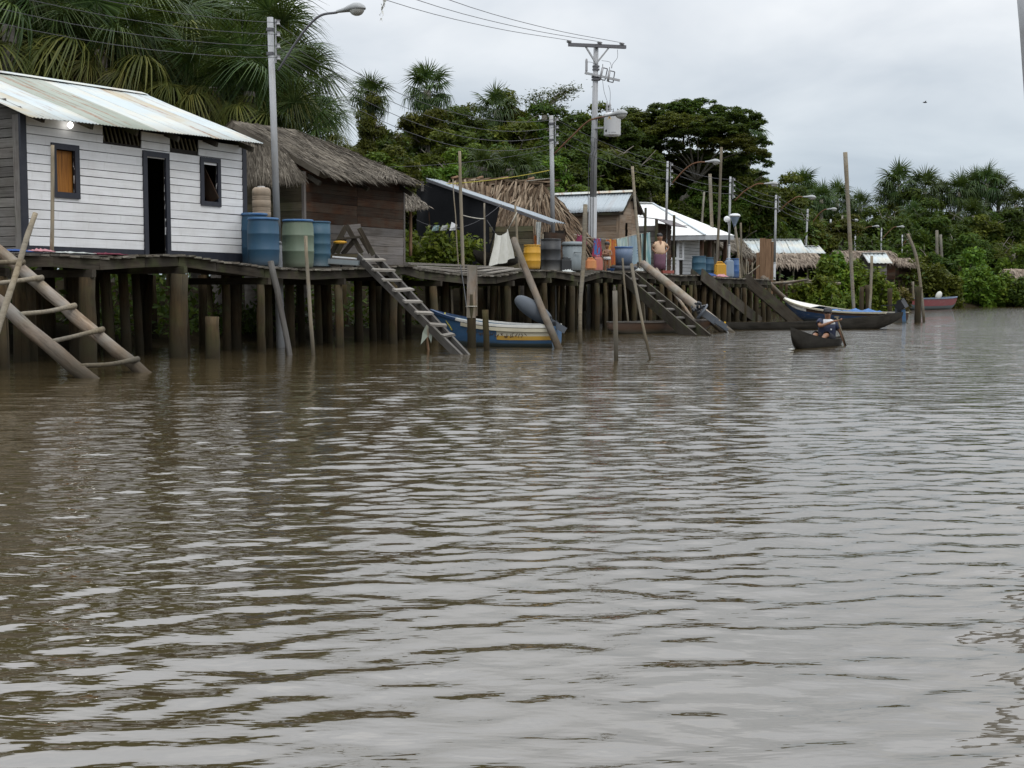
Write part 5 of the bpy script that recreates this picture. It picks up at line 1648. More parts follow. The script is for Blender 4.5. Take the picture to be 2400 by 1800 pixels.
# undergrowth: leaf mass filling the shade under the houses and the foot of the forest
def undergrowth():
    gg = np.random.default_rng(21)
    P, Sz = [], []
    def scatter(n, s0, s1, t0, t1, z0, z1, size):
        s, t = gg.uniform(s0, s1, n), gg.uniform(t0, t1, n)
        z = z0 + (z1 - z0) * gg.uniform(0, 1, n) ** 1.3 * (0.55 + 0.45 * np.sin(s * 1.7) * np.sin(s * 0.6 + t * 0.9))
        P.append(np.array([P0[0], P0[1], 0]) + s[:, None] * U + t[:, None] * LN + z[:, None] * ZU)
        Sz.append(np.full(n, size))
    scatter(9000, -9, 16, 5.6, 8.5, 0.1, 2.6, 0.10)
    scatter(2200, 2.6, 8.6, 3.4, 5.6, 0.2, 1.5, 0.09)
    scatter(1500, 8.0, 14, 2.5, 5.0, 0.2, 1.6, 0.09)
    scatter(9000, 15, 60, 8, 14, 0.1, 3.2, 0.14)
    scatter(24000, 5, 60, 14, 24, 0.1, 5.0, 0.16)
    scatter(9000, 45, 75, 3, 9, 0.0, 2.2, 0.16)
    scatter(45000, 60, 125, 6, 40, 0.1, 7.0, 0.20)
    scatter(22000, 70, 140, -16, 8, 0.4, 3.4, 0.18)
    scatter(14000, -16, 14, 9, 22, 0.1, 6.0, 0.22)
    P_, S_ = np.concatenate(P), np.concatenate(Sz)
    e = (P_ - P0)
    keep = (e @ LN) > bank_edge(e @ U) + 0.2
    P_, S_ = P_[keep], S_[keep]
    n = len(P_)
    nr = gg.normal(size=(n, 3)) * 0.55 + np.array([0.15, -0.25, 0.7]); nr /= np.linalg.norm(nr, axis=1)[:, None]
    a = gg.normal(size=(n, 3)); a -= nr * (a * nr).sum(1)[:, None]; a /= np.linalg.norm(a, axis=1)[:, None]
    b = np.cross(nr, a)
    s = (S_ * gg.uniform(0.6, 1.4, n))[:, None]
    V = np.stack([P_ - a * s, P_ + b * s * 0.45, P_ + a * s, P_ - b * s * 0.45], 1).reshape(-1, 3)
    o = link('undergrowth', np_mesh('undergrowth', V, np.arange(4 * n).reshape(-1, 4), M['leaf']), Matrix.Identity(4))
    tag(o, 'dark tangled undergrowth filling the foot of the forest behind the houses', None, None, 'stuff')
undergrowth()
# ================================================================== STREET LAMPS, POWER POLE, WIRES
def lamp_head(parent, tip, d, up, k=1.0):
    """cobra head: housing along d from the arm tip, clear bowl under the outer half"""
    d = unit(d); side = unit(np.cross(d, up)); up = unit(np.cross(side, d))
    R = np.stack([d, side, up], 1)
    V, Fc = [], []
    prof = [(0, .05, .05), (.08, .065, .06), (.22, .085, .08), (.36, .13, .12), (.5, .165, .15), (.63, .155, .13), (.72, .09, .07), (.75, .01, .01)]
    n = 14
    for x, w, h in prof:
        for i in range(n):
            a = 2 * math.pi * i / n
            z = math.sin(a) * h
            z = z if z > 0 else z * 0.25
            V.append(np.array(tip) + R @ np.array([x, math.cos(a) * w, z]) * k)
    for i in range(len(prof) - 1):
        for j in range(n):
            a, b = i * n + j, i * n + (j + 1) % n
            Fc.append((a, b, b + n, a + n))
    Fc.append(tuple(range(n)))
    h = put('lamp_head', V, Fc, M['lamp_grey'], parent, True)
    v, f = ellv((0.175 * k, 0.145 * k, 0.13 * k), 14, 8)
    v = v[:, :] @ R.T + np.asarray(tip) + R @ np.array([0.54, 0, -0.012]) * k
    put('lens', v, f, M['glassy'], h, True)
def street_lamp(label, base_px, top_px, t, arm_px, zb=None, Y=None, r=0.085, joint=0.35, rack=True, head=1.0, arm='rust'):
    if Y is not None or head > 1.0: head *= 0.68; r *= 0.72
    r *= 0.9
    bx, by = base_px; tx, ty = top_px
    if Y is None:
        B = dpt(bx, t)
        s = st(B)[0]
        Yp = B[1]
    else:
        B = at(bx, by, Y)
        s = None
        Yp = Y
    B = np.array([B[0], B[1], 0.2])
    T = at(tx, ty, Yp)
    lp = thing('street_lamp', label, 'street lamp', B, 'street lamps along the village walkway')
    jm = B + (T - B) * joint
    mb = MB().tube([B - ZU * 0.6, jm], [r * 1.25, r * 1.2], 14)
    mb.tube([jm - ZU * 0.02, jm + ZU * 0.04], [r * 1.3, r * 1.0], 14)
    mb.tube([jm, T], [r, r * 0.88], 14)
    mb.build('pole', M['steel'], lp, True)
    sp = s if s is not None else st(B)[0]
    P = [Ps(x, y, sp) for x, y in arm_px]
    curve_tube('arm', lp, smooth_pts(P, 5), 0.026 * (1 if Y is None else 1.2), M[arm], 7)
    d = P[-1] - P[-2]
    d[2] *= 0.5
    lamp_head(lp, P[-1], d, ZU, head)
    for k in range(2):
        z = T - ZU * (0.25 + 0.5 * k)
        MB().tube([z - ZU * 0.03, z + ZU * 0.03], r * 1.15, 12).build('band', M['steel_dark'], lp)
    if rack:
        rk = MB()
        o = -LN * (r + 0.07)
        rk.bar(T + o - ZU * 0.05, T + o - ZU * 0.95, 0.03, 0.02, M['steel'] and LN)
        for k in range(4):
            c = T + o * 1.5 - ZU * (0.12 + 0.24 * k)
            rk.tube([c - ZU * 0.045, c - ZU * 0.02, c + ZU * 0.02, c + ZU * 0.045], [0.05, 0.03, 0.03, 0.05], 10)
        rk.build('insulator_rack', M['ceramic'], lp)
    return lp, B, T
LAMPS = []
LAMPS.append(street_lamp('tall grey steel lamp post behind the barrels with a curved rusty arm', (656, 540), (633, 41), 1.0, [(652, 165), (690, 105), (722, 62), (752, 36), (790, 29)], r=0.082, joint=0.30, head=0.92, arm='steel_dark'))
LAMPS.append(street_lamp('steel lamp post beside the power pole, its lamp in front of the white transformer', (1299, 560), (1292, 271), 2.0, [(1297, 362), (1340, 320), (1375, 287), (1398, 277), (1418, 273)], r=0.082, joint=0.4))
LAMPS.append(street_lamp('steel lamp post standing before the white tin roof, lamp beside a lean pole', (1557, 600), (1565, 378), 2.4, [(1575, 430), (1600, 402), (1622, 385), (1640, 380), (1653, 380)], r=0.072, joint=0.5, head=1.15))
LAMPS.append(street_lamp('lamp post with a round white meter left of the funnel lamp', (1707, 610), (1712, 414), 2.2, [(1722, 470), (1745, 448), (1768, 434), (1780, 430), (1791, 431)], r=0.075, joint=0.5, head=1.2))
LAMPS.append(street_lamp('lamp post in front of the long pale blue tin roof', (1814, 655), (1819, 457), 0, [(1830, 490), (1848, 474), (1865, 463), (1874, 461), (1882, 462)], Y=70, r=0.10, joint=0.4, head=1.4))
LAMPS.append(street_lamp('lamp post rising before the right end of the long thatch shelter', (1884, 640), (1893, 490), 0, [(1905, 520), (1918, 503), (1928, 494), (1934, 491), (1938, 491)], Y=82, r=0.10, joint=0.4, head=1.25, rack=False))
LAMPS.append(street_lamp('lamp post half hidden behind the leafy bush top', (1944, 640), (1947, 514), 0, [(1955, 545), (1970, 528), (1982, 519), (1988, 517), (1991, 517)], Y=96, r=0.11, joint=0.4, head=1.3, rack=False))
LAMPS.append(street_lamp('lamp post hidden by the tall mooring pole, lamp on a short arm', (2003, 640), (2005, 528), 0, [(2008, 545), (2020, 540), (2030, 534), (2038, 531), (2044, 531)], Y=108, r=0.11, joint=0.4, head=1.2, rack=False))
LAMPS.append(street_lamp('thin lamp post over the far grey hut with its lamp to the right', (2065, 640), (2066, 534), 0, [(2068, 560), (2080, 546), (2092, 535), (2098, 532), (2102, 532)], Y=104, r=0.09, joint=0.4, head=1.2, rack=False))
LAMPS.append(street_lamp('slim lamp post left of the curved mooring pole', (2114, 640), (2115, 550), 0, [(2116, 575), (2119, 570), (2122, 566), (2124, 564), (2125, 563)], Y=110, r=0.09, joint=0.4, head=0.8, rack=False))
LAMPS.append(street_lamp('smallest farthest lamp among the trees over the vine mound', (2217, 640), (2217, 585), 0, [(2217, 592), (2217, 585), (2217, 580), (2218, 578), (2220, 577)], Y=112, r=0.08, joint=0.4, head=1.3, rack=False))
# round meter on the fourth lamp
mc = LAMPS[3][1] + (LAMPS[3][2] - LAMPS[3][1]) * 0.69
mm = thing('electric_meter', 'round white electric meter on the lamp post beside the funnel lamp', 'meter', mc)
MB().lathe([(0.11, 0), (0.13, 0.03), (0.13, 0.12), (0.08, 0.17)], mc + np.array([-0.12, -0.08, 0]), 14, np.array([-0.25, -1, 0])).build('housing', M['trafo'], mm, True)
MB().tube([mc + np.array([-0.12, -0.05, -0.05]), mc + np.array([-0.02, -0.02, -0.3])], 0.02, 6).build('conduit', M['steel'], mm)
# funnel lamp on a stick
fb = Pt(1741, 720, 0.7)
fY = fb[1]
ft = thing('funnel_lamp', 'old post top lamp with a white funnel head on a crooked stick', 'lamp', np.array([fb[0], fb[1], 0]))
f0 = at(1722, 527, fY)
curve_tube('stick', ft, smooth_pts([np.array([fb[0], fb[1], -0.5]), at(1732, 620, fY), at(1728, 570, fY), f0], 4), 0.05, M['stick'], 8)
MB().lathe([(0.05, -0.1), (0.055, 0.0), (0.075, 0.05), (0.2, 0.32), (0.205, 0.33)], f0, 16).build('funnel', M['p_pale'], ft, True)
MB().lathe([(0.215, 0.33), (0.235, 0.36), (0.2, 0.42), (0.12, 0.45), (0.01, 0.46)], f0, 16).build('cap', M['trafo'], ft, True)
# ------------------------------------------------------------------ power pole
PB = dpt(1385, 2.6)
PY = PB[1]
PT = at(1397, 107, PY)
pp = thing('power_pole', 'tall steel power pole with a wide crossarm and fuse cutouts', 'power pole', np.array([PB[0], PB[1], 0.2]))
pb = np.array([PB[0], PB[1], 0.2])
pj = pb + (PT - pb) * 0.45
mb = MB().tube([pb - ZU * 0.6, pj], [0.155, 0.14], 16).tube([pj - ZU * 0.02, PT], [0.118, 0.085], 16)
pj2 = pb + (PT - pb) * 0.26
mb.tube([pj2, pj2 + ZU * 0.05], [0.165, 0.165], 16)
mb.build('pole', M['steel'], pp, True)
XA = unit(at(1467, 110, PY + 0.25) - at(1330, 104, PY - 0.25))
xl, xr = at(1332, 106, PY - 0.3), at(1466, 112, PY + 0.3)
off = np.array([0, -0.12, 0])
bar('crossarm', pp, xl + off, xr + off, 0.10, 0.11, M['steel_dark'])
for q in (0.30, 0.70):
    a = xl + (xr - xl) * q + off - ZU * 0.05
    bar('brace', pp, a, PT + off - ZU * 0.62, 0.05, 0.05, M['steel'])
for q in (0.01, 0.54, 0.93):
    c = xl + (xr - xl) * q + off + ZU * 0.06
    MB().lathe([(0.03, 0), (0.09, 0.01), (0.05, 0.035), (0.10, 0.05), (0.06, 0.08), (0.02, 0.10)], c, 12).build('insulator', M['ceramic'], pp, True)
for z in (0.70, 0.80, 1.05, 1.14):
    c = PT - ZU * z
    MB().tube([c - ZU * 0.025, c + ZU * 0.025], 0.125 + (0.03 if z > 1 else 0), 14).build('collar', M['steel_dark'], pp)
brz = PT - ZU * 1.16
bar('cutout_bracket', pp, at(1370, 172, PY) + off, at(1452, 190, PY) + off, 0.07, 0.07, M['steel'])
# arrester at the left and two fuse cutouts at the right
ar = at(1374, 168, PY) + off
MB().lathe([(0.012, -0.12), (0.025, -0.02), (0.045, 0.0), (0.042, 0.06), (0.045, 0.12), (0.042, 0.2), (0.045, 0.3), (0.04, 0.38), (0.015, 0.42)], ar, 12).build('arrester', M['ceramic'], pp, True)
for (ax, ay), (bx, by), fx in (((1412, 160), (1406, 187), 11), ((1428, 167), (1424, 192), 12)):
    a, b = at(ax, ay, PY) + off, at(bx, by, PY) + off
    d = np.array([fx / F * PY, 0, -0.04])
    m2 = MB().tube([a, b], 0.042, 10)
    m2.build('cutout', M['ceramic'], pp, True)
    m3 = MB().bar(a, a + d, 0.03, 0.03).bar(b, b + d, 0.03, 0.03).tube([a + d, b + d], 0.018, 8)
    m3.tube([a, a + ZU * 0.12], 0.012, 6)
    m3.build('fuse_holder', M['steel_dark'], pp)
def wire(label, pts, r=0.009, cat='cable', mat='wire', name='power_cable', n=5, group=None):
    o = curve_tube(name, None, pts, r, M[mat], n)
    return tag(o, label, cat, group)
# drop leads
mb = MB()
for pts in ([(1447, 116), (1447, 135), (1436, 150), (1434, 160)], [(1410, 142), (1428, 145), (1432, 152), (1433, 160)], [(1412, 186), (1416, 215), (1424, 240)], [(1426, 200), (1430, 215), (1430, 240)], [(1375, 145), (1386, 146), (1394, 150)]):
    mb.tube(smooth_pts([at(x, y, PY - 0.15) for x, y in pts], 4), 0.007, 5)
mb.build('drop_lead', M['wire'], pp)
mb = MB()
for x0, w in ((1384, 0), (1390, 4), (1396, 1)):
    mb.tube(smooth_pts([at(x0 + w, 325, PY - 0.16), at(x0 + 3, 350, PY - 0.2), at(x0 - 3, 372, PY - 0.2), at(x0 - 5, 420, PY - 0.16), at(x0 - 6, 560, PY - 0.17)], 4), 0.011, 5)
mb.build('service_cable', M['wire'], pp)
# ------------------------------------------------------------------ transformer
tc = at(1435, 318, PY - 0.25)
tt = thing('transformer', 'white can transformer with a yellow warning triangle bolted to the power pole', 'transformer', tc)
TH_ = zpix(268, PY - 0.25) - tc[2]
TR_ = 19.5 / F * (PY - 0.25)
MB().lathe([(TR_ * 0.95, 0), (TR_, 0.03), (TR_, TH_ * 0.9), (TR_ * 1.03, TH_ * 0.92), (TR_ * 1.03, TH_ * 0.95)], tc, 28).build('tank', M['trafo'], tt, True)
MB().lathe([(TR_ * 1.06, TH_ * 0.95), (TR_ * 1.06, TH_ * 0.99), (TR_ * 0.8, TH_ * 1.06), (TR_ * 0.2, TH_ * 1.09)], tc, 28).build('lid', M['trafo'], tt, True)
for dx in (-0.17, -0.08):
    MB().lathe([(0.04, 0)] + [(0.05 if i % 2 else 0.03, 0.05 * i + 0.02) for i in range(7)] + [(0.012, 0.38), (0.012, 0.44)], tc + np.array([dx * 1.1, -0.03, TH_ * 1.04]), 10).build('bushing', M['ceramic'], tt, True)
for dx in (0.03, 0.17):
    MB().lathe([(0.03, 0), (0.03, 0.08), (0.012, 0.1), (0.012, 0.17)], tc + np.array([dx, -0.02, TH_ * 1.03]), 8).build('terminal', M['steel_dark'], tt)
for z in (0.38, 0.88):
    c = tc + ZU * TH_ * z
    bar('hanger', tt, c - np.array([TR_, 0, 0]), at(1388, 300, PY)[:] * np.array([1, 1, 0]) + ZU * c[2], 0.12, 0.05, M['steel'], z=ZU)
def on_tank(dx, z, out=0.004):
    return tc + np.array([dx, -math.sqrt(max(TR_ ** 2 - dx ** 2, 0)) - out, z])
tri = [on_tank(-0.12 + a, TH_ * b) for a, b in ((-0.065, 0.72), (0.065, 0.72), (0.0, 0.88))]
put('warning_sign', tri, [(0, 1, 2)], M['yellow_sign'], tt)
bolt = [(-0.004, 0.83), (0.018, 0.83), (0.006, 0.785), (0.02, 0.785), (-0.012, 0.735), (-0.002, 0.775), (-0.016, 0.775)]
put('bolt_mark', [on_tank(-0.12 + a, TH_ * b, 0.009) for a, b in bolt], [(0, 1, 2, 3, 4, 5, 6)], M['ink'], tt)
put('plate', [on_tank(-0.245 + a * 0.045, TH_ * b, 0.006) for a, b in ((0, .15), (1, .15), (1, .25), (0, .25))], [(0, 1, 2, 3)], M['ink'], tt)
# number strokes near the foot, too small to read in the photograph
mk = MB()
for i in range(7):
    x = -0.15 + i * 0.035 + (0.02 if i > 1 else 0)
    for (z0, z1, w) in ((0.085, 0.095, 0.02), (0.12, 0.13, 0.022 if i % 2 else 0.014)):
        mk.add([on_tank(x, TH_ * z0, .006), on_tank(x + w, TH_ * z0, .006), on_tank(x + w, TH_ * z1, .006), on_tank(x, TH_ * z1, .006)], [(0, 1, 2, 3)])
    mk.add([on_tank(x + 0.016, TH_ * 0.085, .007), on_tank(x + 0.022, TH_ * 0.085, .007), on_tank(x + 0.022, TH_ * 0.13, .007), on_tank(x + 0.016, TH_ * 0.13, .007)], [(0, 1, 2, 3)])
mk.build('serial_marks', M['steel_dark'], tt)
# ------------------------------------------------------------------ wires
for i, (q, (px, py)) in enumerate(((0.01, (905, 0)), (0.54, (972, -2)), (0.93, (1048, -2)))):
    a = xl + (xr - xl) * q + off + ZU * 0.14
    b = at(px, py, 33)
    b2 = b + (b - a) * 0.6 + ZU * 0.6
    wire(('lowest', 'middle', 'uppermost')[i] + ' of three high cables running from the crossarm to the top edge', smooth_pts([a, a * 0.5 + b * 0.5 - ZU * 0.12, b, b2], 5), 0.0085)
l1, l2 = LAMPS[0][2], LAMPS[1][2]
oo = -LN * 0.15
for k in range(4):
    a, b = l1 + oo - ZU * (0.12 + 0.24 * k), l2 + oo - ZU * (0.12 + 0.24 * k)
    nm = ('topmost', 'second', 'third', 'lowest')[k]
    wire(nm + ' of four sagging cables between the tall lamp post and the power pole lamp', sag(a, b, 0.75 + 0.05 * k, 14), 0.0075)
    c = at(-40, (-28, 5, 35, 62)[k] - 40 + 8 * k, 21)
    wire(nm + ' of four cables from the tall lamp post across the palms to the left edge', sag(a, c, 0.15, 8), 0.006)
for i in range(1, 5):
    a0, b0 = LAMPS[i][2], LAMPS[i + 1][2]
    for k in range(3):
        wire(('upper', 'middle', 'lower')[k] + ' cable between ' + ('the power pole lamp and the lamp before the white roof', 'the lamp before the white roof and the meter lamp', 'the meter lamp and the lamp before the blue tin roof', 'the blue tin roof lamp and the thatch shelter lamp')[i - 1], sag(a0 + oo - ZU * (0.12 + 0.3 * k), b0 + oo - ZU * (0.12 + 0.3 * k), 0.16, 8), 0.006 + 0.0015 * i)
# yellow rope and grey line from the shack to lamp two
lb = LAMPS[1][1]; lt = LAMPS[1][2]
def onl2(q): return lb + (lt - lb) * q
wire('yellow rope stretched from the shack roof peak to the second lamp post', sag(Ps(965, 433, SH_S), onl2(0.74), 0.12, 10), 0.014, 'rope', 'rope_y', 'rope')
wire('thin grey line from the thatch roof to the second lamp post', sag(Pt(893, 392, 3.5), onl2(0.84), 0.12, 10), 0.006, 'line', 'wire', 'guy_line')
wire('pale guy rope from the second lamp post down to the leaf roof ridge', [onl2(0.70), Ps(1230, 425, SH_S + 3.2)], 0.014, 'rope', 'rope', 'guy_line')
# hanging debris on the upper wire
dp = at(905, 2, 33.2)
dm = thing('hanging_debris', 'pale shred of dead vine dangling from the high cable at the top edge', 'debris', dp)
V, Fc = [], []
for k in range(26):
    q = k / 25
    p = dp + np.array([-0.14 * q, 0, 0.25 - 0.75 * q]) + rng.normal(scale=0.025, size=3)
    w = 0.05 * (1 - q) ** 0.7 + 0.008
    a = unit(rng.normal(size=3)) * w
    b = unit(np.cross(a, rng.normal(size=3))) * w
    o = len(V)
    V += [p - a, p + b, p + a - ZU * 0.06, p - b]
    Fc.append((o, o + 1, o + 2, o + 3))
put('shred', V, Fc, M['net'], dm)
# ================================================================== POLES AND POSTS STANDING IN WATER OR ON THE WALK
def stick(label, a, b, r0, r1, mat='stick', bend=0.012, cat='pole', name='wooden_pole', group=None, mid=None):
    if mid is None:
        o = pole(name, None, a, b, r0, r1, M[mat], bend, 10, 9, 0.06)
    else:
        pts = smooth_pts([a] + mid + [b], 4)
        rs = np.linspace(r0, r1, len(pts)) * (1 + rng.uniform(-0.07, 0.07, len(pts)))
        o = put(name, *tubev(pts, rs, 10), M[mat], None, True)
    return tag(o, label, cat, group)
def water_stick(label, top, bot, r0, r1, dY=0.0, mid=None, **k):
    """pole standing in the river: bot = pixel where it meets the water; dY = how much farther the top leans"""
    b = W(*bot)
    t = at(top[0], top[1], b[1] + dY)
    d = unit(t - b)
    ms = None if mid is None else [at(x, y, b[1] + dY * q) for x, y, q in mid]
    return stick(label, b - d * 0.7, t, r0, r1, mid=ms, **k)
water_stick('forked thin pole leaning across the log ladder at the left edge', (83, 500), (-46, 905), 0.045, 0.035, 0.9, mid=[(5, 740, 0.3), (38, 640, 0.6), (62, 560, 0.8)])
p = dpt(122, 0.10)
stick('thin upright pole on the walkway in front of the shuttered window', p, at(123, 340, p[1]), 0.032, 0.028, bend=0.004)
water_stick('thick plank like post leaning before the blue barrels', (634, 613), (676, 832), 0.05, 0.062, 0.4, mat='greyboard')
water_stick('thin leaning pole standing before the pale green barrel', (716, 553), (736, 832), 0.04, 0.036, 0.35)
water_stick('short mossy rounded stump in the water under the walkway', (497, 742), (497, 840), 0.135, 0.12, 0.0, mat='pile', cat='stump', name='mooring_stump')
water_stick('thin dark stick reaching out of the water under the long walkway', (612, 690), (605, 820), 0.03, 0.03, 0.4, mat='pile')
# posts around the blue and yellow boat
water_stick('square pale post left of the broken thick post by the boat bow', (1058, 627), (1062, 770), 0.035, 0.04, 0.1, mat='stick')
q_ = W(1105, 815)
mp = thing('broken_mooring_post', 'thick broken upright post splintered at the top beside the blue boat', 'post', q_)
pole('lower_post', mp, q_ - ZU * 0.8, at(1105, 690, q_[1]), 0.10, 0.095, M['pile'], 0.004, 8)
bar('upper_plank', mp, at(1104, 745, q_[1] - 0.06), at(1106, 622, q_[1] - 0.02), 0.19, 0.07, M['log'], z=np.array([0, 1.0, 0]))
bar('side_plank', mp, at(1116, 740, q_[1] + 0.05), at(1116, 622, q_[1] + 0.05), 0.05, 0.10, M['log'], z=np.array([0, 1.0, 0]))
curve_tube('rope_binding', mp, [q_ + np.array([math.cos(a) * 0.115, math.sin(a) * 0.115, zpix(718, q_[1])]) for a in np.linspace(0, 6.4, 14)], 0.012, M['rope'], 6)
water_stick('short thin stump in the water right of the broken post', (1137, 726), (1139, 822), 0.06, 0.068, 0.0, mat='pile', cat='stump', name='mooring_stump')
water_stick('slim pole behind the broken post at the boat', (1114, 640), (1113, 752), 0.03, 0.03, 0.0, mat='stick')
stick('thin cable like rod leaning from the walkway into the boat bow', at(1079, 620, 30.5), at(1097, 745, 28.9), 0.012, 0.012, 'p_black', cat='rod', name='rod')
water_stick('thick pale log leaning from the water over the stern of the blue boat', (1204, 560), (1311, 817), 0.085, 0.07, 2.0, mat='log', name='leaning_log', cat='log', bend=0.006)
water_stick('long slim pole before the orange jerrycan, standing in the water', (1372, 480), (1363, 806), 0.045, 0.055, 0.8, mid=[(1360, 720, 0.25), (1367, 620, 0.6)])
water_stick('short bare stake alone in the open water', (1441, 681), (1444, 845), 0.036, 0.045, 0.0, bend=0.004, cat='stake')
water_stick('long bent pole crossing a thinner stick before the teal cloths', (1482, 390), (1510, 765), 0.05, 0.05, 1.0, mid=[(1506, 690, 0.2), (1497, 570, 0.55), (1488, 470, 0.8)])
water_stick('thin leaning stick standing farthest out before the gangway', (1480, 618), (1527, 843), 0.022, 0.03, 0.5)
water_stick('thin dark stick at the left foot of the gangway', (1459, 605), (1477, 782), 0.028, 0.03, 0.4)
p = dpt(1515, 1.0)
stick('dark upright post at the end of the teal cloth line', np.array([p[0], p[1], 0.2]), at(1513, 487, p[1]), 0.06, 0.045, 'beam', cat='post', name='post')
p = dpt(1580, 1.2)
stick('dark straight post in front of the white house window', np.array([p[0], p[1], 0.4]), at(1580, 504, p[1]), 0.05, 0.05, 'beam', 0.003, cat='post', name='post')
water_stick('stout pole standing right of the woman, before the porch', (1664, 408), (1677, 745), 0.065, 0.075, 0.6, mid=[(1675, 660, 0.3), (1668, 520, 0.65)], mat='stick')
p = dpt(1672, 0.9)
stick('tall slim pole just behind the stout pole at the porch', np.array([p[0], p[1], 0.3]), at(1690, 345, p[1]), 0.055, 0.05, 'stick')
p = Pt(1736, 640, 1.6)
stick('short slim pole right of the funnel lamp', np.array([p[0], p[1], 0.2]), at(1736, 522, p[1]), 0.045, 0.04, 'stick')
water_stick('tallest mooring pole beside the blue canopied boat', (1981, 357), (2004, 752), 0.055, 0.085, 0.3, mid=[(1999, 690, 0.2), (1990, 520, 0.5)])
water_stick('slim mooring pole right of the tallest one', (2043, 600), (2035, 754), 0.04, 0.06, 0.2)
water_stick('curved pale pole bent like a bow by the thick mooring post', (2127, 548), (2162, 755), 0.05, 0.06, 0.4, mid=[(2159, 680, 0.3), (2147, 600, 0.7)])
water_stick('thick brown mooring post standing in open water', (2153, 672), (2152, 756), 0.11, 0.12, 0.0, mat='pile', cat='post', name='mooring_post')
water_stick('thin pole rising from the red boat', (2183, 641), (2196, 705), 0.05, 0.05, 0.0)
water_stick('slim stake among the vines left of the red boat', (2139, 660), (2143, 722), 0.09, 0.09, 0.0, cat='stake')
for i, (px, py0, py1, r, lab) in enumerate(((2020, 672, 745, 0.10, 'left weathered stump before the big bush'), (2034, 668, 745, 0.13, 'middle thick weathered stump before the big bush'), (2086, 676, 740, 0.11, 'weathered stump before the brownish bush'))):
    water_stick(lab, (px, py0), (px + 1, py1), r, r, 0.0, mat='pile', cat='stump', name='mooring_stump')
# big old tree stump at the far bank
sb = W(2250, 716)
stp = thing('tree_stump', 'pale broken tree stump on the bank behind the red boat', 'stump', sb)
V, Fc = [], []
n = 16
for i in range(6):
    for k in range(n):
        a = 2 * math.pi * k / n
        rr = (0.62 - 0.05 * i) * (1 + 0.22 * math.sin(3 * a + i * 0.3) + 0.1 * math.sin(7 * a))
        V.append(sb + np.array([math.cos(a) * rr, math.sin(a) * rr, -0.3 + i * 0.34 + (0.25 * math.sin(5 * a + 1) if i == 5 else 0)]))
for i in range(5):
    for k in range(n):
        a, b = i * n + k, i * n + (k + 1) % n
        Fc.append((a, b, b + n, a + n))
Fc.append(tuple(range(5 * n, 6 * n)))
put('trunk', V, Fc, M['bark'], stp)
# bamboo poles by the tarp
for i, (px, py0, pxb, t, r, lab) in enumerate(((1077, 354, 1086, 1.0, 0.05, 'tall thick bamboo pole in front of the black tarp'), (1135, 476, 1136, 1.2, 0.032, 'short straight pole before the black tarp, right of the tall bamboo'), (1061, 420, 1075, 1.7, 0.018, 'thin crooked stick against the left part of the black tarp'), (1208, 480, 1222, 0.9, 0.038, 'leaning pole holding the white net at the shack corner'))):
    p = dpt(pxb, t)
    stick(lab, p - ZU * 0.3, at(px, py0, p[1]), r, r * 0.8, 'stick', 0.02 if i > 1 else 0.008, name='bamboo_pole')
a1, a2 = at(1086, 505, dpt(1085, 1.0)[1]), at(1135, 513, dpt(1135, 1.2)[1])
wire('short pale rope tied between the two poles at the tarp', sag(a1, a2, 0.02, 5), 0.014, 'rope', 'rope', 'rope')
wire('slack dark line sagging across the black tarp', sag(at(975, 515, dpt(985, 1.6)[1]), at(1175, 478, dpt(1175, 1.3)[1]), 0.42, 12), 0.007, 'line', 'wire', 'line')
# near pole cut by the top right corner
water_stick('grey pole slanting through the top right corner of the picture', (2404, -90), (2492, 1091), 0.07, 0.075, 0.0, mat='steel', bend=0.002)
# bird
bc = at(2168, 240, 60)
bd = thing('bird', 'tiny dark bird gliding in the grey sky', 'bird', bc)
mb = MB().ell(bc, (0.10, 0.03, 0.03), 10, 6)
mb.build('body', M['bird'], bd, True)
for s_ in (-1, 1):
    put('wing', [bc + 0.55 * np.array(q) for q in ((-0.06, 0, 0.01), (0.06, 0, 0.01), (0.02, s_ * 0.3, 0.09), (-0.05, s_ * 0.28, 0.09), (-0.04, s_ * 0.55, 0.03))], [(0, 1, 2, 3), (3, 2, 4)], M['bird'], bd)
# ================================================================== LADDERS AND GANGWAYS
def log_ladder():
    fA, fB = W(207, 886), W(336, 873)
    tB = Pt(-30, 562, 0.0)
    d = unit(tB - fB)
    rung = fA - fB
    t = thing('log_ladder', 'big log ladder of two peeled trunks with branch rungs going into the water', 'ladder', fB)
    ln = np.linalg.norm(tB - fB) + 0.7
    rails = []
    for f, nm in ((fA, 'A'), (fB, 'B')):
        rails.append((f - d * 0.6, f + d * ln))
        pole('rail', t, f - d * 0.6, f + d * ln, 0.105, 0.088, M['log'], 0.014, 14, 16, 0.075)
    for (ax, ay), (bx, by) in (((180, 861), (322, 858)), ((113, 797), (240, 791)), ((38, 729), (174, 728)), ((-42, 662), (98, 659)), ((-110, 606), (53, 611)), ((-180, 545), (-20, 550))):
        def onrail(f, px):
            best = None
            for k in np.linspace(0, ln, 300):
                p = f + d * k
                x = 1200 + F * (p[0]) / (p @ FW - CAM @ FW + 0)
                if best is None or abs(x - px) < best[0]: best = (abs(x - px), p)
            return best[1]
        a = onrail(fA, ax + 6); b = onrail(fB, bx - 10)
        upn = unit(np.cross(rung, d)); upn = upn if upn[2] > 0 else -upn
        e = unit(b - a)
        a2, b2 = a - e * 0.05 + upn * 0.085, b + e * 0.05 + upn * 0.085
        o = put('rung', *tubev(smooth_pts([a2, (a2 + b2) / 2 - upn * 0.015 + d * rnd.uniform(-.03, .03), b2], 5), [0.032, 0.036, 0.034, 0.034, 0.032, 0.033, 0.035, 0.036, 0.038, 0.044, 0.046], 9), M['stick'], t, True)
log_ladder()
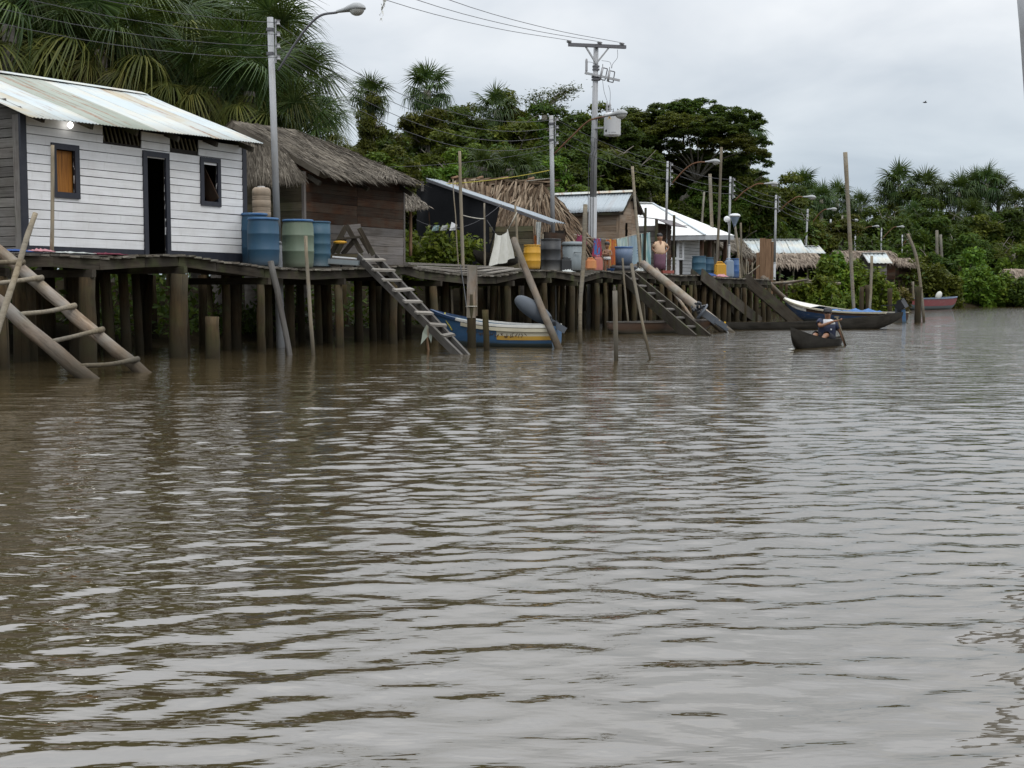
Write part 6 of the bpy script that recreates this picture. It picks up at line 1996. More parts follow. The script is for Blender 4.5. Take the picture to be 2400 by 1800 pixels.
def plank_ladder():
    f = W(1080, 830)
    t1, t2 = Pt(848, 612, -0.12), Pt(872, 593, 0.32)
    d = unit((t1 + t2) / 2 - f)
    t = thing('plank_ladder', 'steep grey plank ladder with nailed treads running down to the water', 'ladder', f)
    side = unit(np.cross(d, ZU)); side = side if side[0] > 0 else -side
    wtop, wbot = 0.21, 0.07
    ln = np.linalg.norm((t1 + t2) / 2 - f)
    nrm = unit(np.cross(side, d)); nrm = nrm if nrm[2] > 0 else -nrm
    for sg in (-1, 1):
        a, b = f + side * wbot * sg - d * 0.5, f + d * ln + side * wtop * sg
        bar('rail', t, a, b, 0.05, 0.17, M['greyboard'], z=nrm, j=0.003)
    for k in range(8):
        q = 0.13 + 0.113 * k
        c = f + d * ln * q + nrm * 0.085 + side * rnd.uniform(-0.03, 0.03)
        w = 2 * (wbot + (wtop - wbot) * q) + 0.12
        bar('tread', t, c - side * w / 2 * rnd.uniform(0.8, 1.15), c + side * w / 2 * rnd.uniform(0.85, 1.2) + d * rnd.uniform(-0.08, 0.09), 0.15 * rnd.uniform(0.8, 1.2), 0.04, M['lightplank'], z=unit(nrm * 0.7 + ZU * 0.7), j=0.004)
    # torn rag caught under the ladder
    p = at(1000, 790, f[1] + 0.9)
    V = [p + np.array([x, y, z]) for x, y, z in ((0, 0, 0.25), (0.12, 0.03, 0.12), (0.09, 0, -0.12), (0.03, 0.02, 0.02), (-0.12, 0, -0.15), (-0.08, 0.03, 0.1))]
    o = put('rag', V, [(0, 1, 3), (1, 2, 3), (0, 3, 5), (3, 4, 5)], M['tin_green'])
    tag(o, 'torn grey green rag caught under the plank ladder', 'rag')
    br = W(1010, 820)
    stick('bent brown branch in the water under the plank ladder', br - ZU * 0.3, at(1000, 770, br[1]), 0.03, 0.02, 'rustboard', 0.05, 'branch', 'branch')
plank_ladder()
def gangway(label, top, bot, t_top, w=0.2, treads=7, side_h=0.36):
    """two deep side boards with treads between"""
    f = W(*bot)
    tp = Pt(top[0], top[1], t_top)
    d = unit(tp - f)
    side = unit(np.cross(d, ZU))
    nrm = unit(np.cross(side, d)); nrm = nrm if nrm[2] > 0 else -nrm
    g_ = thing('gangway', label, 'gangway', f)
    ln = np.linalg.norm(tp - f)
    for sg in (-1, 1):
        bar('side_board', g_, f - d * 0.5 + side * w * sg, f + d * ln + side * w * sg, 0.05, side_h, M['beam'], z=nrm, j=0.003)
    for k in range(treads):
        c = f + d * ln * (0.1 + 0.82 * k / max(1, treads - 1)) + nrm * 0.06
        bar('tread', g_, c - side * (w - 0.03), c + side * (w - 0.03), 0.22, 0.04, M['greyboard'], z=unit(ZU * 0.8 + nrm * 0.4), j=0.003)
    return g_
gangway('dark wooden gangway with treads going down left of the big log', (1470, 648), (1632, 786), 0.0)
gangway('dark wide board gangway running down behind the outboard motor', (1632, 644), (1765, 750), 0.0, 0.2, 6, 0.44)
gangway('dark plank gangway going down to the long black canoe', (1742, 650), (1862, 752), 0.1, 0.2, 6, 0.4)
# the big peeled log with the outboard clamped at its foot
lf = W(1704, 778)
lt_ = Pt(1512, 622, 0.1)
ld = unit(lt_ - lf)
tag(pole('leaning_log', None, lf - ld * 0.5, lt_ + ld * 0.15, 0.15, 0.125, M['log'], 0.004, 14, 8, 0.03), 'thick peeled log slanting from the walkway beside the woman into the water', 'log')
lf2 = W(1650, 770)
lt2 = Pt(1538, 630, 0.35)
tag(pole('leaning_log', None, lf2 - ZU * 0.2, lt2, 0.06, 0.05, M['log'], 0.01, 9, 7, 0.05), 'thinner brown pole slanting behind the thick peeled log', 'log')
for i, (a, b, r) in enumerate((((1790, 656), (1905, 722), 0.13), ((1768, 655), (1800, 652), 0.05), ((1800, 664), (1895, 655), 0.06))):
    pa, pb_ = at(a[0], a[1], 58), at(b[0], b[1], 56)
    if i == 0: pb_ = W(1915, 738); pa = Pt(1788, 652, 0.6)
    tag(pole('fallen_log', None, pa, pb_, r, r * 0.7, M['log'], 0.03, 10, 8, 0.1), ('crooked pale fallen log sloping to the white boat prow', 'short pale branch lying by the third gangway', 'warped pale branch lying on the old jetty')[i], 'log')
# ================================================================== BARRELS, CANS AND HOUSEHOLD THINGS
def scale_px(w, Y): return w / F * Y
def barrel(label, px, wpx, py_top, t, mat, rim=None, kind='plastic', group=None, name='barrel', open_=True, hoops=(0.34, 0.67), zoff=0.0):
    p = dpt(px, t) + ZU * (0.012 + zoff)
    r = scale_px(wpx, p[1]) / 2
    h = zpix(py_top, p[1]) - p[2]
    b = thing(name, label, 'barrel', p, group)
    if kind == 'plastic':
        prof = [(r * 0.86, 0), (r * 0.92, 0.02 * h), (r * 0.96, 0.1 * h)]
        for q in hoops: prof += [(r * 0.995, (q - 0.012) * h), (r * 1.015, q * h), (r * 0.99, (q + 0.012) * h)]
        prof += [(r * 0.97, 0.85 * h), (r * 0.9, 0.955 * h), (r * 0.9, 0.965 * h)]
    else:
        prof = [(r * 0.99, 0), (r * 0.99, 0.02 * h), (r * 0.96, 0.03 * h)]
        for q in hoops: prof += [(r * 0.96, (q - 0.02) * h), (r * 1.0, q * h), (r * 0.96, (q + 0.02) * h)]
        prof += [(r * 0.96, 0.965 * h)]
    MB().lathe(prof, p, 28).build('body', mat, b, True)
    rp = [(r * 0.9, 0.95 * h), (r * 0.975, 0.955 * h), (r * 0.985, 0.985 * h), (r * 0.95, h), (r * 0.88, h), (r * 0.86, 0.96 * h)] if kind == 'plastic' else [(r * 0.96, 0.955 * h), (r * 1.0, 0.965 * h), (r * 1.0, 0.995 * h), (r * 0.93, h), (r * 0.92, 0.96 * h)]
    MB().lathe(rp, p, 28).build('rim', rim or mat, b, True)
    if kind == 'plastic':
        mb = MB()
        for k in range(1): mb.lathe([(0.03, 0.962 * h), (0.03, 0.975 * h)], p + np.array([r * 0.4, 0, 0.002]), 10)
        mb.build('bung', M['p_black'], b)
    return b
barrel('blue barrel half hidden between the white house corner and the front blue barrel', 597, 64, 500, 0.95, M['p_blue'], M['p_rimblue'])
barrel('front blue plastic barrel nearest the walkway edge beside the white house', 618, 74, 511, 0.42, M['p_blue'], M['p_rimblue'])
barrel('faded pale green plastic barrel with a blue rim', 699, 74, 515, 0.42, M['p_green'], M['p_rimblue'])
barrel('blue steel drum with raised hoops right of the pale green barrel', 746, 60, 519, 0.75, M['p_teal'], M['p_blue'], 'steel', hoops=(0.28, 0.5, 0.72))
# beige ribbed cistern on a stand
cp = dpt(615, 1.75)
cY = cp[1]
zt_, zb_ = zpix(440, cY), zpix(512, cY)
ct = thing('water_tank', 'beige ribbed plastic water tank standing behind the blue barrels', 'water tank', np.array([cp[0], cp[1], zb_]))
r = scale_px(43, cY) / 2
prof = [(r * 0.9, 0), (r * 0.97, 0.05)]
hh = zt_ - zb_
for q in (0.22, 0.28, 0.34, 0.6, 0.66, 0.72):
    prof += [(r, hh * (q - 0.02)), (r * 0.94, hh * q), (r, hh * (q + 0.02))]
prof += [(r, hh * 0.86), (r * 0.95, hh * 0.95), (r * 0.75, hh)]
MB().lathe(prof, np.array([cp[0], cp[1], zb_]), 26).build('body', M['p_beige'], ct, True)
MB().lathe([(r * 0.4, hh), (r * 0.4, hh + 0.03), (r * 0.2, hh + 0.035)], np.array([cp[0], cp[1], zb_]), 14).build('cap', M['trafo'], ct)
sd_ = thing('tank_stand', 'small wooden stand under the beige water tank', 'stand', cp)
for dx in (-1, 1):
    for dy in (-1, 1):
        bar('leg', sd_, cp + np.array([dx * r * 0.8, dy * r * 0.8, 0.01]), np.array([cp[0] + dx * r * 0.8, cp[1] + dy * r * 0.8, zb_ - 0.045]), 0.05, 0.05, M['beam'])
bar('top', sd_, np.array([cp[0] - r, cp[1], zb_ - 0.022]), np.array([cp[0] + r, cp[1], zb_ - 0.022]), 2 * r, 0.04, M['plank'])
# trestle benches beside the plank ladder
def trestle():
    c = dpt(805, 0.75)
    Y = c[1]
    t = thing('trestle', 'dark weathered trestle of splayed boards standing by the head of the plank ladder', 'trestle', c)
    P = lambda x, y, dy=0: at(x, y, Y + dy)
    for a, b, dy in (((776, 596), (812, 530), -0.1), ((803, 596), (833, 560), -0.1), ((848, 594), (812, 528), -0.1), ((876, 598), (842, 535), -0.05), ((790, 594), (820, 532), 0.35), ((868, 592), (838, 540), 0.35)):
        bar('leg', t, P(*a, dy), P(*b, dy), 0.11, 0.04, M['beam'], z=np.array([0, 1.0, 0.1]), j=0.004)
    bar('top_board', t, P(793, 560, -0.18), P(846, 555, -0.18), 0.10, 0.04, M['beam'], j=0.004)
    bar('back_board', t, P(806, 545, 0.2), P(846, 541, 0.2), 0.32, 0.03, M['lowboard'], z=np.array([0, 1.0, 0]), j=0.003)
    bar('foot_board', t, P(775, 600, -0.15), P(850, 600, -0.15), 0.09, 0.035, M['sidewood'], z=np.array([0, 1.0, 0]))
    y = MB().ell(P(797, 568, -0.25), (0.16, 0.12, 0.04), 12, 6)
    o = y.build('basin', M['p_yellow'], None, True)
    tag(o, 'small yellow plastic basin hung on the trestle', 'basin')
trestle()
def tub():
    c = dpt(806, 0.3)
    Y = c[1]
    t = thing('tray_box', 'low white and grey tray lying on the walkway left of the plank ladder', 'tray', c)
    bar('tray', t, at(762, 612, Y), at(842, 617, Y), 0.4, 0.11, M['p_grey'])
    bar('lid', t, at(782, 602, Y), at(834, 606, Y), 0.42, 0.03, M['trafo'])
    for x in (770, 800, 832):
        bar('foot', t, at(x, 619, Y), at(x, 628, Y), 0.05, 0.05, M['p_black'])
tub()
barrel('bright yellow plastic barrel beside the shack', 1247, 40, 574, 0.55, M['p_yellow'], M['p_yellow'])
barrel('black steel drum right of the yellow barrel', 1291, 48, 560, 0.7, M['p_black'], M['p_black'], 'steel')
# grey lidded bin
def bin_():
    p = dpt(1343, 0.75) + ZU * 0.012
    r = scale_px(52, p[1]) / 2
    h = zpix(566, p[1]) - p[2]
    t = thing('waste_bin', 'grey plastic lidded bin with side handles right of the black drum', 'bin', p)
    MB().lathe([(r * 0.82, 0), (r * 0.85, 0.03), (r * 0.98, h * 0.85)], p, 24).build('body', M['p_grey'], t, True)
    MB().lathe([(r * 1.04, h * 0.85), (r * 1.04, h * 0.93), (r * 0.9, h * 0.985), (r * 0.2, h)], p, 24).build('lid', M['p_grey'], t, True)
    for sx in (0.35,):
        a = p + np.array([r * sx, -r * 0.95, h * 0.62])
        curve_tube('handle', t, [a + np.array(q) for q in ((-0.09, 0, 0), (-0.09, -0.05, 0.0), (0.09, -0.05, 0), (0.09, 0, 0))], 0.016, M['p_grey'], 6)
    bar('label_patch', t, p + np.array([r * 0.9, -r * 0.35, h * 0.72]), p + np.array([r * 0.9, -r * 0.35, h * 0.84]), 0.09, 0.02, M['p_royal'], z=np.array([1.0, -0.4, 0]))
bin_()
def jerry(label, px, wpx, py_top, t, mat, name='jerrycan', depth=0.7, cap=True, tilt=0.0):
    p = dpt(px, t) + ZU * 0.012
    w = scale_px(wpx, p[1])
    h = zpix(py_top, p[1]) - p[2]
    d = w * depth
    b = thing(name, label, 'jerrycan', p)
    bm = bmesh.new()
    bmesh.ops.create_cube(bm, size=1.0)
    for v in bm.verts:
        v.co = (v.co.x * w, v.co.y * d, (v.co.z + 0.5) * h * 0.93)
        if v.co.z > 0.1: v.co.x *= 0.94; v.co.y *= 0.92
    bmesh.ops.bevel(bm, geom=bm.edges[:], offset=w * 0.13, segments=3, affect='EDGES')
    me = bpy.data.meshes.new('body')
    bm.to_mesh(me); bm.free()
    me.materials.append(mat)
    link('body', me, Matrix.Translation(v3(p)), b)
    z = h * 0.92
    curve_tube('handle', b, [p + np.array(q) for q in ((-w * 0.28, 0, z - 0.01), (-w * 0.24, 0, z + h * 0.08), (w * 0.16, 0, z + h * 0.08), (w * 0.2, 0, z - 0.01))], w * 0.055, mat, 7)
    MB().lathe([(w * 0.1, 0), (w * 0.1, h * 0.07), (w * 0.07, h * 0.08)], p + np.array([w * 0.33, 0, z - 0.015]), 10).build('cap', M['p_black'] if cap else mat, b)
    return b
jerry('black jerrycan on the walkway in front of the grey bin', 1326, 28, 604, 0.35, M['p_black'])
jerry('faded orange jerrycan at the walkway edge right of the long slim pole', 1385, 26, 605, 0.35, M['p_orange'])
jerry('faded red jerrycan just behind the orange one', 1402, 22, 600, 0.75, M['p_red'])
# blue tub on its dark rubber stand
tp = dpt(1462, 0.8)
tY = tp[1]
zt0 = zpix(622, tY)
ts = thing('tyre', 'old black tyre lying under the dull blue tub', 'tyre', tp)
mb = MB()
R0, r0 = scale_px(50, tY) / 2, (zt0 - tp[2]) / 2
for ring in range(1):
    n, m_ = 24, 10
    V = [tp + np.array([(R0 + r0 * math.cos(b)) * math.cos(a), (R0 + r0 * math.cos(b)) * math.sin(a), r0 + r0 * math.sin(b)]) for a in np.linspace(0, 2 * math.pi, n, endpoint=False) for b in np.linspace(0, 2 * math.pi, m_, endpoint=False)]
    Fc = [(i * m_ + j, ((i + 1) % n) * m_ + j, ((i + 1) % n) * m_ + (j + 1) % m_, i * m_ + (j + 1) % m_) for i in range(n) for j in range(m_)]
    mb.add(V, Fc)
mb.build('tread_ring', M['motor_dark'], ts, True)
zz = 2 * r0 + tp[2]
bt_ = thing('water_tub', 'dull blue open water tub beside the child, standing on a tyre', 'tub', np.array([tp[0], tp[1], zz]))
r, h = scale_px(41, tY) / 2, zpix(578, tY) - zz
MB().lathe([(r * 0.93, 0), (r * 0.97, h * 0.5), (r * 0.985, h * 0.52), (r * 0.985, h * 0.92)], np.array([tp[0], tp[1], zz]), 26).build('body', M['p_tub'], bt_, True)
MB().lathe([(r * 0.985, h * 0.9), (r * 1.05, h * 0.93), (r * 1.05, h * 0.99), (r * 0.98, h), (r * 0.93, h * 0.93)], np.array([tp[0], tp[1], zz]), 26).build('rim', M['p_royal'], bt_, True)
o = MB().lathe([(0.09, 0), (0.13, 0.1), (0.14, 0.11), (0.125, 0.1), (0.085, 0.02)], dpt(1431, 0.3) + ZU * 0.012, 18).build('bucket', M['p_royal'], None, True)
tag(o, 'small royal blue basin at the foot of the child', 'basin')
# far set
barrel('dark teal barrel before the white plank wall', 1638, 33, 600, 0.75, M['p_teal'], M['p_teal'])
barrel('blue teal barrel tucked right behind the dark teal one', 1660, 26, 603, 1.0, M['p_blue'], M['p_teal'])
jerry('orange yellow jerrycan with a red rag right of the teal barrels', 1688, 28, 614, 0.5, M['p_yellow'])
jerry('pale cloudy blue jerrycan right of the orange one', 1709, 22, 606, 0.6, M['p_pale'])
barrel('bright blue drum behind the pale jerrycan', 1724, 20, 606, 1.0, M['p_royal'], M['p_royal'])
rag('cloth', 1664, 0.1, (0.6, 0.4, 0.12), M['c_blue'], 'small blue and white bundle at the walkway edge below the teal barrels')
rag('cloth', 1690, 0.08, (0.75, 0.4, 0.12), M['c_pink'], 'pink and white cloth at the walkway edge below the orange jerrycan')
rag('cloth', 1502, 0.3, (0.9, 0.5, 0.13), M['c_pale'], 'heap of pale wet clothes at the foot of the long teal cloth')
M['rust_red'] = plastic('dull_red_plastic', (0.26, 0.05, 0.03), amt=0.2)
o = board('crate', None, dpt(1565, 0.6) + ZU * 0.1, X_ := np.array([1.0, 0.1, 0]), (0.40, 0.3, 0.11), M['rust_red'])
tag(o, 'flat red plastic crate at the feet of the woman', 'crate')
# ------------------------------------------------------------------ hanging cloths
def cloth(label, a, b, drop, mat, name='hanging_cloth', folds=5, amp=0.035, cat='cloth', taper=0.0, n=26, m_=14, group=None, gather=0.0):
    a, b = np.asarray(a, float), np.asarray(b, float)
    d = unit(b - a); nn = unit(np.cross(d, ZU))
    ln = np.linalg.norm(b - a)
    V, Fc = [], []
    ph = rnd.uniform(0, 6)
    for i in range(n + 1):
        for j in range(m_ + 1):
            x, y = i / n, j / m_
            q = amp * (0.35 + 0.9 * y) * math.sin(2 * math.pi * folds * x + ph + 1.2 * y) + 0.02 * math.sin(17 * x + 5 * y)
            xx = ln * (x + (0.5 - x) * taper * y)
            V.append(a + d * xx + nn * q - ZU * (drop * y * (1 + 0.03 * math.sin(9 * x + ph)) + gather * (1 - y) * 4 * x * (1 - x)))
    for i in range(n):
        for j in range(m_):
            q = i * (m_ + 1) + j
            Fc.append((q, q + 1, q + m_ + 2, q + m_ + 1))
    Mx = frame((np.min(V, 0) + np.max(V, 0)) / 2, d)
    Mi = np.array(Mx.inverted())
    Vl = np.array(V) @ Mi[:3, :3].T + Mi[:3, 3]
    o = put(name, Vl, Fc, mat, None, True, M=Mx)
    return tag(o, label, cat, group)
def cloth_mat(name, cols, stripes=3.0, dots=None, vertical=True, blob=None):
    m = Mat(name)
    g_ = m.gen()
    s = m.n('ShaderNodeSeparateXYZ', {0: g_})
    ax = s.outputs['X'] if vertical else s.outputs['Z']
    w = m.math('FRACT', m.math('MULTIPLY', ax, stripes))
    st_ = [(k / len(cols), c) for k, c in enumerate(cols)]
    c = m.ramp(w, st_, 'CONSTANT')
    if dots:
        v = m.n('ShaderNodeTexVoronoi', {'Vector': m.scaled(g_, dots[0]), 'Scale': 1.0, 'Randomness': 0.0})
        c = m.mix(m.ramp(v.outputs['Distance'], [(0.22, 1.0), (0.28, 0.0)]), c, dots[1])
    if blob:
        nz = m.noise(m.scaled(g_, blob[0]), 1.0, 3, 0.5, 1.0)
        c = m.mix(m.ramp(nz, [(0.5, 0.0), (0.54, 1.0)]), c, blob[1])
    c = m.mix(m.noise(m.obj(), 6, 4), c, m.mix(0.3, c, (0.1, 0.1, 0.1)))
    m.B(Base_Color=c, Roughness=0.9)
    return m.m
M['k_red'] = cloth_mat('crimson_blue_towel', [(0.26, 0.015, 0.04), (0.30, 0.03, 0.05)], 2, blob=((3, 3, 2.2), (0.03, 0.13, 0.36)))
M['k_mag'] = cloth_mat('magenta_towel', [(0.22, 0.012, 0.06), (0.18, 0.01, 0.05)], 3)
M['k_orange'] = cloth_mat('orange_print_towel', [(0.42, 0.15, 0.015), (0.50, 0.26, 0.03), (0.30, 0.06, 0.012)], 1.5, blob=((4, 4, 5), (0.42, 0.08, 0.01)))
M['k_teal'] = cloth_mat('teal_striped_cloth', [(0.24, 0.40, 0.36), (0.42, 0.52, 0.46), (0.16, 0.31, 0.33), (0.30, 0.42, 0.44)], 2.2)
M['k_pale'] = cloth_mat('pale_blue_dotted_cloth', [(0.33, 0.42, 0.45), (0.27, 0.37, 0.43)], 1.5, dots=((3.2, 1, 11), (0.06, 0.11, 0.22)))
M['k_mint'] = cloth_mat('mint_cloth', [(0.30, 0.42, 0.36), (0.46, 0.55, 0.50), (0.36, 0.46, 0.46)], 4)
ya, yb = dpt(1352, 1.7)[1], dpt(1520, 1.05)[1]
def lp_(px, py):
    k = (px - 1352) / (1520 - 1352)
    return at(px, py, ya + (yb - ya) * k)
line_pts = [lp_(x, y) for x, y in ((1345, 549), (1373, 556), (1412, 560), (1446, 560), (1480, 552), (1518, 545))]
wire('clothes line running in front of the tan plank house', smooth_pts(line_pts, 4), 0.009, 'clothes line', 'rope', 'clothes_line')
def hang(label, x0, y0, x1, y1, yb_, mat, **k):
    a, b = lp_(x0, y0), lp_(x1, y1)
    return cloth(label, a, b, (yb_ - (y0 + y1) / 2) / F * a[1], mat, **k)
hang('dark magenta towel on the line left of the power pole', 1352, 549, 1373, 554, 572, M['k_mag'], folds=1.5)
hang('crimson and blue patterned towel on the line right of the power pole', 1391, 557, 1411, 559, 603, M['k_red'], folds=1.2)
hang('orange and brown printed towel hanging behind the child', 1420, 560, 1445, 560, 622, M['k_orange'], folds=1.5)
hang('mint and white striped cloth on the line above the blue tub', 1446, 560, 1472, 555, 604, M['k_mint'], folds=2.5)
hang('long pale blue dotted cloth on the line behind the bent pole', 1473, 555, 1501, 548, 618, M['k_pale'], folds=2.2)
hang('long teal striped cloth at the right end of the clothes line', 1502, 548, 1524, 544, 624, M['k_teal'], folds=2.2)
# white net slung at the shack
na, nb = at(1160, 546, dpt(1160, 1.0)[1]), at(1192, 536, dpt(1190, 0.9)[1])
cloth('white fishing net slung like a hammock before the plank wall of the shack', na, nb, 75 / F * na[1], M['net'], 'fishing_net', 2.5, 0.05, 'net', -0.75, gather=0.12)
wire('thin cord holding the left end of the white net', [na, at(1141, 516, na[1])], 0.01, 'cord', 'wire', 'cord')
wire('pale cord holding the right end of the white net', [nb, at(1212, 497, nb[1])], 0.014, 'cord', 'rope', 'cord')
for i, (px, py, w, h, mt, lab) in enumerate(((1262, 520, 12, 55, 'c_pale', 'pale blue rag hanging under the tin roof edge above the yellow barrel'), (1257, 552, 8, 24, 'k_orange', 'orange rag hanging above the yellow barrel'), (1234, 546, 7, 26, 'k_pale', 'small pale shirt hanging inside the shack opening'))):
    a = Ps(px - w / 2, py, SH_S - 0.05 + 0.15 * i); b = Ps(px + w / 2, py, SH_S - 0.05 + 0.15 * i)
    cloth(lab, a, b, h / F * a[1], M[mt], folds=1.5, amp=0.03, taper=0.2)
rag('cloth', 1330, 0.12, (0.5, 0.3, 0.08), M['c_pale'], 'pale rag lying at the walkway edge before the black drum')
for i, px in enumerate((1020, 1040, 1062)):
    p = dpt(px, 2.2)
    V = [p + np.array(q) + ZU * (0.95 + 0.03 * i) for q in ((-0.1, 0, 0), (0.08, 0.05, 0.02), (0.12, 0, 0.16), (-0.04, 0.03, 0.14 + 0.1 * (i == 2)))]
    tag(put('plastic_bag', V, [(0, 1, 2, 3)], M[('k_teal', 'c_pale', 'trafo')[i]]), ('teal scrap of plastic caught in the top of the bright bush', 'grey scrap of plastic caught in the middle of the bush top', 'white scrap of plastic caught in the bush beside the bamboo')[i], 'plastic scrap')
# ================================================================== BOATS
def hull_grid(Ln, beam, Fb, bow, stern, keel=-0.16, n=22, m_=12, stern_w=0.9, bow_p=2.2, rake=0.3, flare=0.82, rnd_=1.0, double=False):
    """grid[i][j]: i stern->bow, j port gunwale -> keel -> starboard gunwale; local x forward, z up from the waterline"""
    G = np.zeros((n + 1, m_ + 1, 3))
    for i in range(n + 1):
        q = i / n
        bw = 1 - max(0.0, (q - 0.42) / 0.58) ** bow_p
        if double: bw *= 1 - max(0.0, (0.5 - q) / 0.5) ** bow_p * 0.92
        else: bw *= stern_w + (1 - stern_w) * min(1, q / 0.4)
        b = beam / 2 * max(bw, 0.012)
        sh = Fb + bow * q ** 2.6 + stern * (1 - q) ** 2.6
        kz = keel + (sh - keel) * (0.72 * max(0, (q - 0.72) / 0.28) ** 2.2 + (0.6 * max(0, (0.25 - q) / 0.25) ** 2.2 if double else 0.05 * (1 - q) ** 3))
        x0 = Ln * q
        for j in range(m_ + 1):
            v = abs(2 * j / m_ - 1)           # 1 at gunwale, 0 at keel
            sd = 1 if j < m_ / 2 else -1
            yy = b * (flare * math.sin(min(1, v * 1.35) * math.pi / 2) ** rnd_ + (1 - flare) * v)
            zz_ = kz + (sh - kz) * (v ** 1.9)
            xx = x0 - rake * (1 - v) * max(0, (q - 0.7) / 0.3) ** 1.5 * (sh - kz)
            G[i, j] = (xx, sd * yy, zz_)
    return G
def grid_band(G, jr, off=0.0):
    """faces of columns jr (list of (j0, j1)) pushed outward by off"""
    V, Fc = [], []
    n = G.shape[0] - 1
    C = G.mean(axis=1, keepdims=True)
    for j0, j1 in jr:
        o = len(V)
        w = j1 - j0 + 1
        for i in range(n + 1):
            for j in range(j0, j1 + 1):
                p = G[i, j].copy()
                s = 1 if p[1] >= 0 else -1
                p[1] += s * off
                V.append(p)
        for i in range(n):
            for k in range(w - 1):
                a = o + i * w + k
                Fc.append((a, a + 1, a + w + 1, a + w))
    return V, Fc
def boat(name, label, M_, G, outer, inner_mat, rail_mat, rail=(0.045, 0.04), transom=True, thick=0.05, cat='boat', group=None, fore=None):
    t = link(name, None, M_)
    t.empty_display_size = 0.2
    tag(t, label, cat, group)
    n, m_ = G.shape[0] - 1, G.shape[1] - 1
    def P(nm, V, Fc, mat, smooth=True):
        V = np.asarray(V, float)
        Mw = M_
        return put(nm, V, Fc, mat, t, smooth, M=Mw)
    for nm, jr, mat, off in outer:
        V, Fc = grid_band(G, jr, off)
        P(nm, V, Fc, mat)
    I = G.copy()
    I[:, :, 1] *= (1 - thick / (np.abs(G[:, :1, 1]) + thick + 0.02))
    I[:, :, 2] = np.maximum(I[:, :, 2] + thick * 0.8 * (1 - np.abs(2 * np.arange(m_ + 1) / m_ - 1)), -0.02)
    V, Fc = grid_band(I, [(0, m_)])
    Fc = [f[::-1] for f in Fc]
    # rim between skins
    o = len(V)
    for j in (0, m_):
        for i in range(n):
            b = len(V)
            V += [G[i, j], G[i + 1, j], I[i + 1, j], I[i, j]]
            Fc.append((b, b + 1, b + 2, b + 3))
    for i_ in ((0, n) if transom else (0, n)):
        for j in range(m_):
            b = len(V)
            V += [G[i_, j], G[i_, j + 1], I[i_, j + 1], I[i_, j]]
            Fc.append((b, b + 1, b + 2, b + 3))
    P('inner_hull', V, Fc, inner_mat)
    if rail_mat is not None:
        mb, mf = MB(), MB()
        for j in (0, m_):
            pts = [G[i, j] + np.array([0, 0, rail[1] * 0.2]) for i in range(n + 1)]
            for i in range(n):
                (mb if i < n * 0.72 or fore is None else mf).bar(pts[i], pts[i + 1] + (pts[i + 1] - pts[i]) * 0.02, rail[0], rail[1])
        P('rail', mb.v, mb.f, rail_mat, False)
        if fore is not None: P('fore_rail', mf.v, mf.f, fore, False)
    if transom:
        V = [G[0, j] + np.array([-0.01, 0, 0]) for j in range(m_ + 1)]
        V2 = [G[0, j] + np.array([0.03, 0, 0]) for j in range(m_ + 1)]
        V = V + V2
        Fc = [tuple(range(m_ + 1)), tuple(range(2 * m_ + 1, m_, -1))]
        Fc.append((0, m_, 2 * m_ + 1, m_ + 1))
        P('transom', V, Fc, outer[-1][2], False)
    return t
def boat_frame(stern, bow, z=0.0):
    s, b = np.asarray(stern, float), np.asarray(bow, float)
    s[2] = b[2] = z
    return frame(s, b - s), np.linalg.norm(b - s)
def Lp(t, p):
    """local boat point to world"""
    q = WM[t.name] @ Vector(tuple(map(float, p)))
    return np.array(q)
def paint(name, col, chip=0.4, under=(0.25, 0.24, 0.2), rough=0.5):
    m = Mat(name)
    o = m.obj()
    n1 = m.noise(m.scaled(o, (1, 1, 3)), 2.2, 6, 0.65)
    n2 = m.noise(m.scaled(o, (0.6, 4, 6)), 2.5, 5, 0.7)
    c = m.mix(n1, [x * 0.7 for x in col], [x * 1.2 for x in col])
    c = m.mix(m.math('MULTIPLY', m.ramp(n2, [(0.55, 0.0), (0.68, 1.0)]), chip), c, under)
    z = m.n('ShaderNodeSeparateXYZ', {0: m.pos()}).outputs['Z']
    c = m.mix(m.ramp(m.math('ADD', z, m.math('MULTIPLY', n1, 0.12)), [(0.06, 0.75), (0.2, 0.0)]), c, (0.05, 0.06, 0.045))
    m.B(Base_Color=c, Roughness=rough)
    return m.m
M['b_blue'] = paint('boat_blue_paint', (0.035, 0.10, 0.20))
M['b_deep'] = paint('boat_deep_blue_paint', (0.015, 0.045, 0.11))
M['b_yellow'] = paint('boat_yellow_paint', (0.46, 0.27, 0.04))
M['b_cream'] = paint('boat_cream_paint', (0.52, 0.48, 0.36))
M['b_white'] = paint('boat_white_paint', (0.68, 0.67, 0.62), 0.3)
M['b_greyblue'] = paint('boat_worn_bottom', (0.07, 0.10, 0.11), 0.6, (0.14, 0.13, 0.1))
M['b_red'] = paint('boat_red_paint', (0.17, 0.025, 0.028), 0.3)
M['b_brown'] = paint('boat_brown_paint', (0.055, 0.028, 0.014), 0.25, (0.09, 0.075, 0.055))
M['b_in'] = paint('boat_inner_blue', (0.05, 0.11, 0.17), 0.4)
M['tarp_blue'] = plain('blue_tarp', (0.035, 0.13, 0.33), 0.55, 0.25, 5, bump=0.3)
